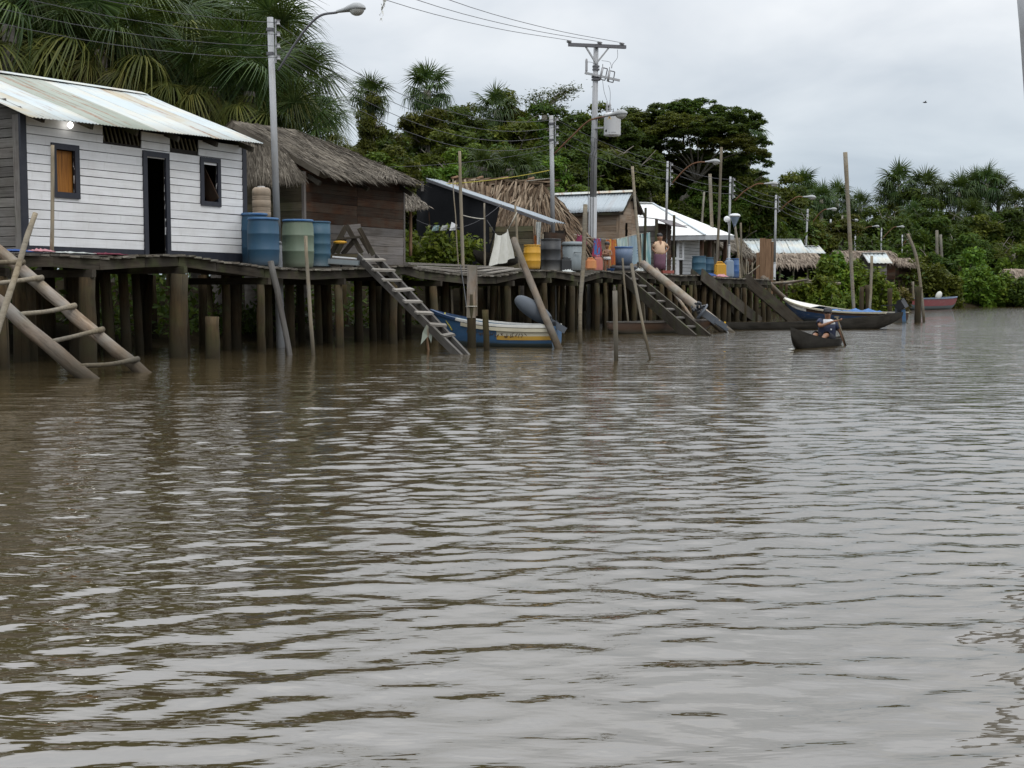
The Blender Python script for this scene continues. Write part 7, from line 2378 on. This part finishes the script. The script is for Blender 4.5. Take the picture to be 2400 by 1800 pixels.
# --- blue and yellow skiff
def skiff():
    stern = W(1306, 815) + np.array([0.0, 0.62, 0])
    bow = np.array([at(1036, 760, 28.45)[0], 28.45, 0])
    Mx, ln = boat_frame(stern, bow)
    G = hull_grid(ln + 0.25, 1.25, 0.42, 0.34, 0.02, n=24, m_=20, rake=0.5)
    m_ = 20
    sec = G[:9]
    b = boat('skiff', 'blue skiff with yellow and cream bands and a tilted outboard under the walkway', Mx, G,
             [('bottom', [(4, 16)], M['b_greyblue'], 0.0), ('side', [(0, 4), (16, 20)], M['b_blue'], 0.0)], M['b_in'], M['b_white'], (0.07, 0.055), fore=M['b_deep'])
    # painted bands on the after half
    for nm, (j0, j1), mat, o_ in (('yellow_band', (2, 3), M['b_yellow'], 0.007), ('cream_band', (0, 2), M['b_cream'], 0.006)):
        for jr in ((j0, j1), (20 - j1, 20 - j0)):
            V, Fc = grid_band(G[:11], [jr], o_)
            put(nm, V, Fc, mat, b, True, M=Mx)
    # rubbing strake
    for j in (1, 19):
        mb = MB()
        for i in range(17):
            a, c = G[i, j], G[i + 1, j]
            s = 1 if j == 1 else -1
            w = G[i, 0 if j == 1 else 20]
            mb.bar(np.array([a[0], w[1] + s * 0.015, w[2] - 0.07]), np.array([c[0], G[i + 1, 0 if j == 1 else 20][1] + s * 0.015, G[i + 1, 0 if j == 1 else 20][2] - 0.07]), 0.03, 0.075)
        put('rub_strake', mb.v, mb.f, M['b_cream'], b, False, M=Mx)
    # hand painted name, illegible strokes
    side = 0 if (Mx @ Vector((1, 1, 0))).y < (Mx @ Vector((1, -1, 0))).y else 20
    s = 1 if side == 0 else -1
    mb = MB()
    gg = random.Random(5)
    x = 0.55
    while x < 1.9:
        i = min(23, int(x / (ln + 0.25) * 24))
        k = x / (ln + 0.25) * 24 - i
        jj = 2 if s > 0 else 18
        c = G[i, jj] * (1 - k) + G[i + 1, jj] * k
        c = c + np.array([0, s * 0.013, 0.015])
        pts = [c + np.array([gg.uniform(-0.03, 0.03), 0, gg.uniform(-0.045, 0.05)]) for _ in range(4)]
        mb.tube(smooth_pts(pts, 3), 0.0065, 4)
        x += gg.uniform(0.05, 0.085)
    put('painted_name', mb.v, mb.f, M['b_brown'], b, False, M=Mx)
    for x in (0.75, 1.7):
        i = int(x / (ln + 0.25) * 24)
        bar('thwart', b, Lp(b, (x, -0.5, 0.3)), Lp(b, (x, 0.5, 0.3)), 0.22, 0.03, M['b_in'])
    # bow line
    bw = Lp(b, G[23, 10] * 0 + np.array([ln, 0, 0.8]))
    wire('yellow bow line tied round the skiff prow', smooth_pts([Lp(b, (ln - 0.1, 0.1, 0.72)), Lp(b, (ln - 0.15, s * 0.25, 0.6)), Lp(b, (ln - 0.35, s * 0.4, 0.35))], 4), 0.016, 'rope', 'rope_y', 'rope')
    # outboard, tilted, its head wrapped in grey cloth
    o_ = thing('outboard_motor', 'tilted outboard motor wrapped in a dark grey cloth cover on the blue skiff', 'outboard motor', Lp(b, (0.0, 0.0, 0.45)))
    Y = Lp(b, (0.0, 0.0, 0.45))[1]
    h0, h1 = at(1216, 703, Y), at(1284, 750, Y)
    ax = unit(h1 - h0)
    perp = unit(np.cross(ax, np.array([0, 1.0, 0])))
    c = (h0 + h1) / 2
    R = np.stack([ax, np.array([0, 1.0, 0]), perp], 1)
    V, Fc = ellv((0.47, 0.24, 0.185), 20, 14)
    V = np.sign(V) * np.abs(V / np.array([0.47, 0.24, 0.185])) ** 0.85 * np.array([0.47, 0.24, 0.185])
    put('cloth_cover', V @ R.T + c, Fc, M['cover'], o_, True)
    mb = MB().bar(c + ax * 0.28, c + ax * 0.42, 0.26, 0.2, perp)
    mb.build('power_head', M['motor_dark'], o_)
    sh0 = c + ax * 0.4
    sh1 = Lp(b, (-0.35, 0, 0.42))
    mb = MB().bar(c + ax * 0.36, at(1325, 775, Y - 0.1), 0.10, 0.14, perp)
    mb.build('leg', M['motor'], o_)
    mb = MB().bar(Lp(b, (0.02, -0.12, 0.2)), Lp(b, (0.02, -0.12, 0.55)), 0.05, 0.06).bar(Lp(b, (0.02, 0.12, 0.2)), Lp(b, (0.02, 0.12, 0.55)), 0.05, 0.06).bar(Lp(b, (0.02, -0.16, 0.5)), Lp(b, (0.02, 0.16, 0.5)), 0.08, 0.05)
    mb.build('clamp', M['motor_dark'], o_)
    wire('yellow rope from the skiff gunwale to the leaning log', sag(at(1258, 764, 28.2), at(1291, 757, 28.0), 0.02, 5), 0.014, 'rope', 'rope_y', 'rope')
skiff()
# --- long flat brown boat under the tan house
def flat_canoe(name, label, a, b, beam, Fb, bow, stern, mats, n=26, double=True, keel=-0.12, rail=None):
    Mx, ln = boat_frame(a, b)
    G = hull_grid(ln, beam, Fb, bow, stern, keel, n, 12, 0.9, 2.6, 0.3, 0.8, 1.0, double)
    return boat(name, label, Mx, G, [('outer_hull', [(0, 12)], mats[0], 0.0)], mats[1], rail, (0.05, 0.03), transom=False, cat='boat', thick=0.05), G, Mx, ln
flat_canoe('plank_boat', 'long low brown plank boat lying along the stilts left of the big log', W(1425, 783), W(1672, 776), 0.9, 0.30, 0.05, 0.03, (M['b_brown'], M['b_brown']), rail=M['greyboard'])
flat_canoe('dugout_canoe', 'long black dugout canoe lying across behind the paddler', W(1672, 773), W(2112, 772) + np.array([0.3, 0.8, 0]), 0.8, 0.17, 0.36, 0.08, (M['dugout'], M['dugout']), n=34)
flat_canoe('dugout_canoe', 'small grey dugout bow resting on the walkway under the white net', dpt(1216, 1.4), dpt(1108, 1.6), 0.6, 0.24, 0.18, 0.0, (M['dugout'], M['dugout']), keel=-0.02)
for o in bpy.data.objects:
    if o.get('label', '').startswith('small grey dugout bow'):
        zz_ = deckz(12, 1.5) + 0.06
        o.location.z = zz_
        WM[o.name] = Matrix.Translation((0, 0, zz_)) @ WM[o.name]
# --- blue boat with white prow
def canopied():
    stern = W(2112, 757) + np.array([0, 0.5, 0])
    bow = np.array([at(1838, 740, 52.5)[0], 52.5, 0])
    Mx, ln = boat_frame(stern, bow)
    G = hull_grid(ln, 1.4, 0.31, 0.52, 0.05, n=30, m_=16, rake=0.7)
    b = boat('motor_canoe', 'long dark blue boat with a raised white prow and blue tarps amidships', Mx, G, [('bottom', [(1, 15)], M['b_deep'], 0.0), ('side', [(0, 1), (15, 16)], M['b_brown'], 0.0)], M['b_in'], M['b_cream'], (0.09, 0.06))
    for jr in ((0, 1), (15, 16)):
        V, Fc = grid_band(G[21:], [jr], 0.012)
        put('prow_panel', V, Fc, M['b_white'], b, True, M=Mx)
    # white fore deck
    V, Fc = [], []
    for i in range(20, 31):
        V += [G[i, 0] + np.array([0, 0, 0.03]), (G[i, 0] + G[i, 16]) / 2 + np.array([0, 0, 0.09]), G[i, 16] + np.array([0, 0, 0.03])]
    for i in range(10):
        for k in range(2):
            a = i * 3 + k
            Fc.append((a, a + 1, a + 4, a + 3))
    put('fore_deck', V, Fc, M['b_white'], b, True, M=Mx)
    for (x0, x1, h, lab) in ((ln * 0.47, ln * 0.66, 0.13, 'rumpled blue tarp over the forward load of the blue boat'), (ln * 0.16, ln * 0.44, 0.17, 'blue tarp with faded white marks over the after load of the blue boat')):
        n = 14
        V, Fc = [], []
        for i in range(n + 1):
            for j in range(n + 1):
                x = x0 + (x1 - x0) * i / n
                y = -0.5 + 1.0 * j / n
                e = (1 - (2 * i / n - 1) ** 6) * (1 - (2 * j / n - 1) ** 4)
                V.append(Lp(b, (x, y, 0.33 + h * e * (0.75 + 0.25 * math.sin(i * 1.1 + j * 0.5)) + 0.02 * math.sin(2.3 * i + 1.7 * j))))
        for i in range(n):
            for j in range(n):
                a = i * (n + 1) + j
                Fc.append((a, a + 1, a + n + 2, a + n + 1))
        tag(put('boat_tarp', V, Fc, M['tarp_blue'], None, True), lab, 'tarp')
    # outboard
    o_ = thing('outboard_motor', 'black outboard with a blue leg on the stern of the long blue boat', 'outboard motor', Lp(b, (-0.1, 0, 0.5)))
    p = lambda x, z, y=0: Lp(b, (x, y, z))
    mb = MB().bar(p(-0.02, 0.55), p(-0.34, 0.72), 0.3, 0.26, U).bar(p(-0.05, 0.7), p(-0.3, 0.8), 0.24, 0.16, U)
    mb.build('cowl', M['motor_dark'], o_)
    MB().bar(p(-0.05, 0.3), p(-0.05, 0.62), 0.2, 0.16).bar(p(0.1, 0.66), p(0.75, 0.62), 0.04, 0.04).build('bracket', M['motor_dark'], o_)
    MB().bar(p(-0.28, 0.5), p(-0.36, -0.25), 0.12, 0.09, U).build('leg', M['b_blue'], o_)
canopied()
# --- red boat
b_, G_, Mx_, ln_ = flat_canoe('red_boat', 'small red boat moored against the vines on the far bank', W(2118, 727), W(2242, 723), 1.3, 0.62, 0.12, 0.05, (M['b_greyblue'], M['b_greyblue']), keel=-0.15)
for jr in ((0, 2), (10, 12)):
    V, Fc = grid_band(G_, [jr], 0.01)
    put('red_band', V, Fc, M['b_red'], b_, True, M=Mx_)
mb = MB()
for j in (0, 12):
    for i in range(26): mb.bar(G_[i, j] + ZU * 0.02, G_[i + 1, j] + ZU * 0.02, 0.09, 0.05)
put('rail', mb.v, mb.f, M['p_tub'], b_, False, M=Mx_)
wb = at(2200, 693, W(2200, 724)[1])
mb = MB().ell(wb, (0.2, 0.16, 0.3), 12, 8, R=np.array([[0.9, 0, 0.4], [0, 1, 0], [-0.4, 0, 0.9]]))
tag(mb.build('sack', M['net'], None, True), 'bulging white sack standing in the red boat', 'sack')
# --- the outboard hung on the log
def log_motor():
    Y = lf[1] - 0.25
    P = lambda x, y, d=0.0: at(x, y, Y + d)
    o_ = thing('outboard_motor', 'bare grey outboard motor with no cowl lying head up along the thick log', 'outboard motor', P(1670, 740))
    ax = unit(P(1705, 772) - P(1632, 722)); nz = unit(np.cross(ax, np.array([0, 1.0, 0])))
    c = P(1636, 722)
    mb = MB()
    gg = random.Random(2)
    for k in range(26):
        q = c + ax * gg.uniform(-0.16, 0.12) + nz * gg.uniform(-0.16, 0.16) + np.array([0, gg.uniform(-0.16, 0.1), 0])
        mb.box(q, unit(rng.normal(size=3)), (gg.uniform(0.05, 0.14), gg.uniform(0.03, 0.07), gg.uniform(0.03, 0.07)))
    mb.build('power_head', M['motor_dark'], o_)
    MB().lathe([(0.05, 0), (0.24, 0.01), (0.27, 0.035), (0.26, 0.06), (0.1, 0.08)], P(1643, 729, -0.05), 22, ax).build('pan', M['motor'], o_, True)
    MB().bar(P(1648, 733, -0.05), P(1680, 755, -0.05), 0.17, 0.2, nz).build('midsection', M['motor'], o_)
    MB().bar(P(1676, 752, -0.05), P(1692, 763, -0.05), 0.25, 0.12, nz).bar(P(1685, 757, -0.05), P(1700, 768, -0.05), 0.2, 0.18, nz).build('cavitation_plate', M['motor'], o_)
    MB().bar(P(1688, 762, -0.05), P(1704, 773, -0.05), 0.30, 0.08, nz).build('lower_unit', M['motor'], o_)
    MB().bar(P(1697, 772, -0.05), P(1706, 779, -0.05), 0.24, 0.03, nz).build('skeg', M['lamp_grey'], o_)
    MB().bar(P(1696, 756, -0.12), P(1699, 759, -0.12), 0.1, 0.02, np.array([0, 1.0, 0])).build('decal', M['yellow_sign'], o_)
log_motor()
# ================================================================== PEOPLE
def skinmat(name, col):
    m = Mat(name)
    m.B(Base_Color=m.mix(m.noise(m.obj(), 9, 3), [x * 0.85 for x in col], col), Roughness=0.5)
    m.b.inputs['Subsurface Weight'].default_value = 0.05
    return m.m
M['skin'] = skinmat('brown_skin', (0.235, 0.115, 0.062))
M['hair'] = plain('black_hair', (0.012, 0.010, 0.010), 0.5, 0.3, 30)
M['eye'] = plain('dark_eye', (0.02, 0.015, 0.012), 0.25)
M['lip'] = plain('lip', (0.17, 0.06, 0.045), 0.5)
M['blouse'] = plain('peach_blouse', (0.62, 0.43, 0.29), 0.85, 0.12, 9)
M['skirt'] = plain('mauve_skirt', (0.15, 0.075, 0.11), 0.9, 0.25, 7)
M['tee'] = plain('navy_tshirt', (0.022, 0.028, 0.06), 0.85, 0.2, 9)
M['tee_white'] = plain('white_shoulder_cloth', (0.62, 0.63, 0.65), 0.85, 0.1, 9)
M['shorts'] = plain('dark_shorts', (0.012, 0.013, 0.02), 0.85, 0.2, 9)
M['cap'] = plain('dark_grey_cap', (0.05, 0.05, 0.055), 0.85, 0.2, 9)
M['briefs'] = plain('white_briefs', (0.62, 0.62, 0.60), 0.85, 0.1, 9)
def skin_body(parent, J, E, root, mat):
    bm = bmesh.new()
    sk = bm.verts.layers.skin.verify()
    vs = {}
    for k, (p, r) in J.items():
        v = bm.verts.new(tuple(map(float, p)))
        rr = r if hasattr(r, '__len__') else (r, r)
        v[sk].radius = rr
        v[sk].use_root = (k == root)
        vs[k] = v
    for a, b in E: bm.edges.new((vs[a], vs[b]))
    me = bpy.data.meshes.new('body')
    bm.to_mesh(me); bm.free()
    me.materials.append(mat)
    o = link('body', me, WM[parent.name], parent)
    s = o.modifiers.new('skin', 'SKIN')
    s.use_smooth_shade = True
    s.branch_smoothing = 0.4
    d = o.modifiers.new('sub', 'SUBSURF')
    d.levels = d.render_levels = 2
    return o
def arm_hand(J, E, side, sh, el, hd, fdir, k=1.0, r=(0.05, 0.04, 0.028)):
    """upper arm, forearm, palm, four fingers and a thumb"""
    n = side
    sh, el, hd, fdir = [np.asarray(x, float) for x in (sh, el, hd, fdir)]
    fd = unit(fdir)
    sd = unit(np.cross(fd, unit(hd - el) + np.array([0.1, 0.3, 0.2])))
    J[n + 'sh'] = (sh, r[0] * 1.05 * k); J[n + 'el'] = (el, r[1] * k); J[n + 'wr'] = (hd, (r[2] * k, r[2] * 0.85 * k))
    J[n + 'pa'] = (hd + fd * 0.055 * k, (0.036 * k, 0.018 * k))
    J[n + 'kn'] = (hd + fd * 0.085 * k, (0.036 * k, 0.016 * k))
    E += [('chest', n + 'sh'), (n + 'sh', n + 'el'), (n + 'el', n + 'wr'), (n + 'wr', n + 'pa'), (n + 'pa', n + 'kn')]
    F_ = []
    curl = np.cross(sd, fd)
    for q, ln in zip((-1.5, -0.5, 0.5, 1.5), (0.062, 0.072, 0.068, 0.052)):
        a = hd + (fd * 0.085 + sd * q * 0.019) * k
        b = a + (fd * ln * 0.55 + curl * 0.012) * k
        c = b + (fd * ln * 0.35 + curl * 0.028) * k
        F_.append(([hd + (fd * 0.05 + sd * q * 0.014) * k, a, b, c], [0.011 * k, 0.0105 * k, 0.0095 * k, 0.007 * k]))
    a = hd + (fd * 0.025 - sd * 0.03) * k
    F_.append(([hd + fd * 0.02 * k, a, a + (fd * 0.035 - sd * 0.022 + curl * 0.01) * k, a + (fd * 0.055 - sd * 0.024 + curl * 0.022) * k], [0.014 * k, 0.013 * k, 0.011 * k, 0.008 * k]))
    return F_
def fingers(parent, sets, mat):
    mb = MB()
    Mw = np.array(WM[parent.name])
    for pts, rs in sets:
        mb.tube([Mw[:3, :3] @ p + Mw[:3, 3] for p in pts], rs, 6)
    return mb
def rings(parent, name, R, mat, n=36, M_=None, thick=0.008):
    """garment from elliptical rings: (centre, rx, ry)"""
    V, Fc = [], []
    for c, rx, ry in R:
        for k in range(n):
            a = 2 * math.pi * k / n
            w = 1 + (0.045 if name == 'skirt' else 0.025) * math.sin((9 if name == 'skirt' else 5) * a + len(V) * 0.06)
            V.append(np.asarray(c, float) + np.array([math.cos(a) * rx * w, math.sin(a) * ry * w, 0]))
    for i in range(len(R) - 1):
        for k in range(n):
            a, b = i * n + k, i * n + (k + 1) % n
            Fc.append((a, b, b + n, a + n))
    o = put(name, V, Fc, mat, parent, True, M=WM[parent.name])
    o.modifiers.new('thickness', 'SOLIDIFY').thickness = thick
    return o
def sleeve(parent, a, b, r0, r1, mat, name='sleeve'):
    a, b = np.asarray(a, float), np.asarray(b, float)
    v, f = tubev([a, (a + b) / 2, b], [r0, (r0 + r1) / 2, r1], 14, False)
    o = put(name, v, f, mat, parent, True, M=WM[parent.name])
    o.modifiers.new('thickness', 'SOLIDIFY').thickness = 0.006
def face(parent, c, r, fwd, mat=None):
    """eyes, nose, mouth and ears on a head at c (local), looking along fwd"""
    f = unit(fwd); s = unit(np.cross(f, ZU)); u_ = np.cross(s, f)
    W_ = WM[parent.name]
    def loc(v): return [tuple(map(float, x)) for x in v]
    eyes = MB()
    for q in (-1, 1): eyes.ell(c + f * r * 0.86 + s * q * r * 0.36 + u_ * r * 0.08, (r * 0.15, r * 0.1, r * 0.08), 8, 6)
    put('eyes', eyes.v, eyes.f, M['eye'], parent, True, M=W_)
    nose = MB().ell(c + f * r * 0.98 - u_ * r * 0.15, (r * 0.17, r * 0.22, r * 0.24), 8, 6)
    for q in (-1, 1): nose.ell(c + s * q * r * 0.9 - u_ * r * 0.08, (r * 0.1, r * 0.16, r * 0.25), 8, 6)
    put('nose_and_ears', nose.v, nose.f, M['skin'], parent, True, M=W_)
    m_ = MB().ell(c + f * r * 0.88 - u_ * r * 0.5, (r * 0.3, r * 0.08, r * 0.08), 8, 6)
    put('mouth', m_.v, m_.f, M['lip'], parent, True, M=W_)
def person(label, base, rotz=0.0, scale=1.0):
    Mx = Matrix.Translation(v3(base)) @ Matrix.Rotation(rotz, 4, 'Z') @ Matrix.Scale(scale, 4)
    t = link('person', None, Mx)
    t.empty_display_size = 0.2
    return tag(t, label, 'person')
def woman():
    b = dpt(1546, 1.0)
    H = zpix(549, b[1]) - b[2]
    t = person('standing woman in a peach blouse and mauve skirt with hands on her hips', b + ZU * 0.005, 0.12, H / 1.52)
    A = np.array
    J = {'pel': ((0, 0, 0.80), (0.16, 0.13)), 'sp': ((0, 0, 0.98), (0.16, 0.13)), 'chest': ((0, 0, 1.16), (0.15, 0.11)), 'neck': ((0, 0, 1.27), 0.065), 'hd0': ((0, -0.01, 1.34), (0.108, 0.11)), 'hd1': ((0, -0.005, 1.445), (0.116, 0.122))}
    E = [('pel', 'sp'), ('sp', 'chest'), ('chest', 'neck'), ('neck', 'hd0'), ('hd0', 'hd1')]
    fs = arm_hand(J, E, 'r', (-0.17, 0, 1.19), (-0.28, 0.06, 0.98), (-0.19, -0.06, 0.84), (0.5, -0.6, -0.5), 1.0, (0.062, 0.05, 0.034))
    fs += arm_hand(J, E, 'l', (0.17, 0, 1.19), (0.35, 0.05, 1.02), (0.22, -0.04, 0.84), (-0.5, -0.5, -0.6), 1.0, (0.062, 0.05, 0.034))
    for n_, x in (('R', -0.09), ('L', 0.09)):
        J[n_ + 'h'] = ((x, 0, 0.74), 0.11); J[n_ + 'k'] = ((x * 1.1, -0.01, 0.42), 0.062); J[n_ + 'a'] = ((x * 1.1, 0.02, 0.07), 0.038); J[n_ + 't'] = ((x * 1.3, -0.12, 0.025), (0.04, 0.022))
        E += [('pel', n_ + 'h'), (n_ + 'h', n_ + 'k'), (n_ + 'k', n_ + 'a'), (n_ + 'a', n_ + 't')]
    skin_body(t, J, E, 'pel', M['skin'])
    fb_ = fingers(t, fs, M['skin']); fb_.build('fingers', M['skin'], t, True)
    rings(t, 'blouse', [((0, 0, 0.74), 0.205, 0.18), ((0, -0.01, 0.86), 0.215, 0.195), ((0, -0.02, 0.98), 0.195, 0.185), ((0, -0.015, 1.1), 0.19, 0.165), ((0, 0, 1.2), 0.165, 0.11), ((0, 0.005, 1.265), 0.1, 0.075)], M['blouse'])
    sleeve(t, (-0.11, 0, 1.20), (-0.245, 0.035, 1.04), 0.07, 0.072, M['blouse'])
    sleeve(t, (0.11, 0, 1.20), (0.275, 0.03, 1.085), 0.07, 0.074, M['blouse'])
    # open collar
    put('collar_skin', [(-0.055, -0.115, 1.235), (0.055, -0.115, 1.235), (0.0, -0.187, 1.09), (0, -0.13, 1.26)], [(0, 2, 3), (2, 1, 3)], M['skin'], t, False, M=WM[t.name])
    rings(t, 'skirt', [((0, 0, 0.84), 0.2, 0.165), ((0, 0, 0.7), 0.225, 0.185), ((0, 0, 0.45), 0.215, 0.18), ((0.01, 0, 0.2), 0.225, 0.185)], M['skirt'])
    hc = A([0, -0.005, 1.42])
    face(t, hc, 0.104, A([-0.25, -1, -0.05]))
    hm = MB().ell(hc + A([0, 0.042, 0.045]), (0.115, 0.095, 0.10), 16, 10).ell(hc + A([0.03, 0.1, -0.08]), (0.05, 0.04, 0.12), 10, 8)
    put('hair', hm.v, hm.f, M['hair'], t, True, M=WM[t.name])
woman()
def child():
    b = dpt(1423, 0.5)
    H = zpix(566, b[1]) - b[2]
    t = person('small child in white briefs with arms folded before the orange towel', b + ZU * 0.005, -0.1, H / 1.0)
    A = np.array
    J = {'pel': ((0, 0, 0.47), (0.085, 0.07)), 'sp': ((0, 0, 0.57), (0.085, 0.07)), 'chest': ((0, 0, 0.67), (0.09, 0.065)), 'neck': ((0, 0, 0.755), 0.035), 'hd0': ((0, -0.01, 0.82), (0.07, 0.075)), 'hd1': ((0, 0, 0.91), (0.075, 0.082))}
    E = [('pel', 'sp'), ('sp', 'chest'), ('chest', 'neck'), ('neck', 'hd0'), ('hd0', 'hd1')]
    fs = arm_hand(J, E, 'r', (-0.115, 0, 0.70), (-0.15, -0.06, 0.56), (0.02, -0.13, 0.61), (1, 0, 0.2), 0.6, (0.05, 0.044, 0.034))
    fs += arm_hand(J, E, 'l', (0.115, 0, 0.70), (0.15, -0.06, 0.555), (-0.02, -0.145, 0.58), (-1, 0, 0.15), 0.6, (0.05, 0.044, 0.034))
    for n_, x in (('R', -0.055), ('L', 0.055)):
        J[n_ + 'h'] = ((x, 0, 0.42), 0.062); J[n_ + 'k'] = ((x * 1.05, -0.01, 0.24), 0.04); J[n_ + 'a'] = ((x * 1.05, 0.01, 0.045), 0.026); J[n_ + 't'] = ((x * 1.2, -0.075, 0.018), (0.026, 0.016))
        E += [('pel', n_ + 'h'), (n_ + 'h', n_ + 'k'), (n_ + 'k', n_ + 'a'), (n_ + 'a', n_ + 't')]
    skin_body(t, J, E, 'pel', M['skin'])
    fingers(t, fs, M['skin']).build('fingers', M['skin'], t, True)
    rings(t, 'briefs', [((0, 0, 0.40), 0.115, 0.08), ((0, 0, 0.45), 0.118, 0.09), ((0, 0, 0.50), 0.108, 0.085)], M['briefs'])
    hc = A([0, -0.005, 0.885])
    face(t, hc, 0.08, A([0.3, -1, -0.1]))
    hm = MB().ell(hc + A([0, 0.02, 0.035]), (0.088, 0.088, 0.084), 14, 10)
    put('hair', hm.v, hm.f, M['hair'], t, True, M=WM[t.name])
child()
def paddler():
    bow = W(1852, 819)
    stern = bow + np.array([1.72, 2.6, 0])
    Mx, ln = boat_frame(stern, bow)
    G = hull_grid(ln, 0.58, 0.105, 0.36, 0.08, -0.10, 26, 14, 0.9, 2.6, 0.12, 0.72, 1.0, True)
    boat('dugout_canoe', 'small dugout canoe with a blunt raised bow carrying the paddler', Mx, G, [('outer_hull', [(0, 14)], M['dugout'], 0.0)], M['dugout'], None, transom=False, thick=0.05)
    k = 0.70
    c = bow + (stern - bow) * k
    RL = lambda p: (p[0] * math.cos(-0.55) - p[1] * math.sin(-0.55), p[0] * math.sin(-0.55) + p[1] * math.cos(-0.55), p[2])
    t = person('man in a navy shirt and cap paddling the small dugout canoe', np.array([c[0], c[1], 0.02]), -0.1, 1.0)
    A = np.array
    J = {'pel': ((0, 0.02, 0.12), (0.13, 0.10)), 'sp': ((0, 0.0, 0.28), (0.12, 0.09)), 'chest': ((0, -0.03, 0.44), (0.14, 0.095)), 'neck': ((0, -0.05, 0.565), 0.05), 'hd0': ((-0.005, -0.075, 0.63), (0.07, 0.08)), 'hd1': ((-0.005, -0.07, 0.72), (0.074, 0.088))}
    E = [('pel', 'sp'), ('sp', 'chest'), ('chest', 'neck'), ('neck', 'hd0'), ('hd0', 'hd1')]
    fs = arm_hand(J, E, 'r', (-0.18, -0.03, 0.50), (-0.19, -0.24, 0.41), (0.13, -0.33, 0.535), (1, -0.15, 0.1), 0.95, (0.054, 0.044, 0.032))
    fs += arm_hand(J, E, 'l', (0.18, -0.02, 0.49), (0.30, -0.06, 0.24), (0.36, -0.14, 0.045), (0.1, -0.1, -1), 0.95, (0.054, 0.044, 0.032))
    for n_, x in (('R', -0.1), ('L', 0.1)):
        J[n_ + 'h'] = (RL((x, -0.02, 0.13)), 0.085); J[n_ + 'k'] = (RL((x * 1.3, -0.36, 0.23)), 0.06); J[n_ + 'a'] = (RL((x * 0.8, -0.55, 0.06)), 0.036); J[n_ + 't'] = (RL((x * 0.8, -0.68, 0.06)), (0.04, 0.024))
        E += [('pel', n_ + 'h'), (n_ + 'h', n_ + 'k'), (n_ + 'k', n_ + 'a'), (n_ + 'a', n_ + 't')]
    skin_body(t, J, E, 'pel', M['skin'])
    fingers(t, fs, M['skin']).build('fingers', M['skin'], t, True)
    rings(t, 'shirt', [((0, 0.02, 0.08), 0.19, 0.15), ((0, 0.0, 0.22), 0.185, 0.145), ((0, -0.02, 0.36), 0.195, 0.145), ((0, -0.03, 0.46), 0.2, 0.135)], M['tee'])
    rings(t, 'shirt_yoke', [((0, -0.03, 0.455), 0.202, 0.137), ((0, -0.035, 0.525), 0.17, 0.105), ((0, -0.045, 0.565), 0.075, 0.07)], M['tee_white'])
    sleeve(t, (-0.15, -0.03, 0.515), (-0.19, -0.15, 0.455), 0.08, 0.074, M['tee'])
    sleeve(t, (0.15, -0.02, 0.51), (0.245, -0.045, 0.355), 0.08, 0.074, M['tee'])
    for x in (-1, 1):
        sleeve(t, RL((x * 0.1, -0.03, 0.14)), RL((x * 0.125, -0.33, 0.23)), 0.105, 0.085, M['shorts'], 'shorts_leg')
    lg = MB().ell(A([0.06, -0.165, 0.34]), (0.02, 0.006, 0.02), 10, 6)
    put('shirt_badge', lg.v, lg.f, M['tee_white'], t, True, M=WM[t.name])
    hc = A([-0.005, -0.075, 0.69])
    face(t, hc, 0.084, A([-0.15, -1, -0.12]))
    hm = MB().ell(hc + A([0, 0.02, 0.03]), (0.088, 0.09, 0.075), 14, 10)
    put('hair', hm.v, hm.f, M['hair'], t, True, M=WM[t.name])
    cp_ = MB().ell(hc + A([0, 0.01, 0.07]), (0.094, 0.1, 0.07), 16, 10)
    put('cap', cp_.v, cp_.f, M['cap'], t, True, M=WM[t.name])
    br = MB().ell(hc + A([-0.015, -0.125, 0.05]), (0.075, 0.075, 0.012), 14, 6)
    put('cap_brim', br.v, br.f, M['cap'], t, True, M=WM[t.name])
    # paddle
    a, b = Lp(t, (0.15, -0.36, 0.62)), Lp(t, (0.42, -0.16, -0.12))
    d = unit(b - a)
    pd = thing('paddle', 'wooden paddle held by the man, its blade under the water', 'paddle', a)
    MB().tube([a, b], 0.018, 8).build('shaft', M['stick'], pd, True)
    MB().bar(b - d * 0.05, b + d * 0.45, 0.14, 0.02, A([0.3, 1, 0])).build('blade', M['stick'], pd)
    MB().bar(a - A([0.05, 0, 0]), a + A([0.05, 0, 0]), 0.03, 0.03).build('grip', M['stick'], pd)
paddler()
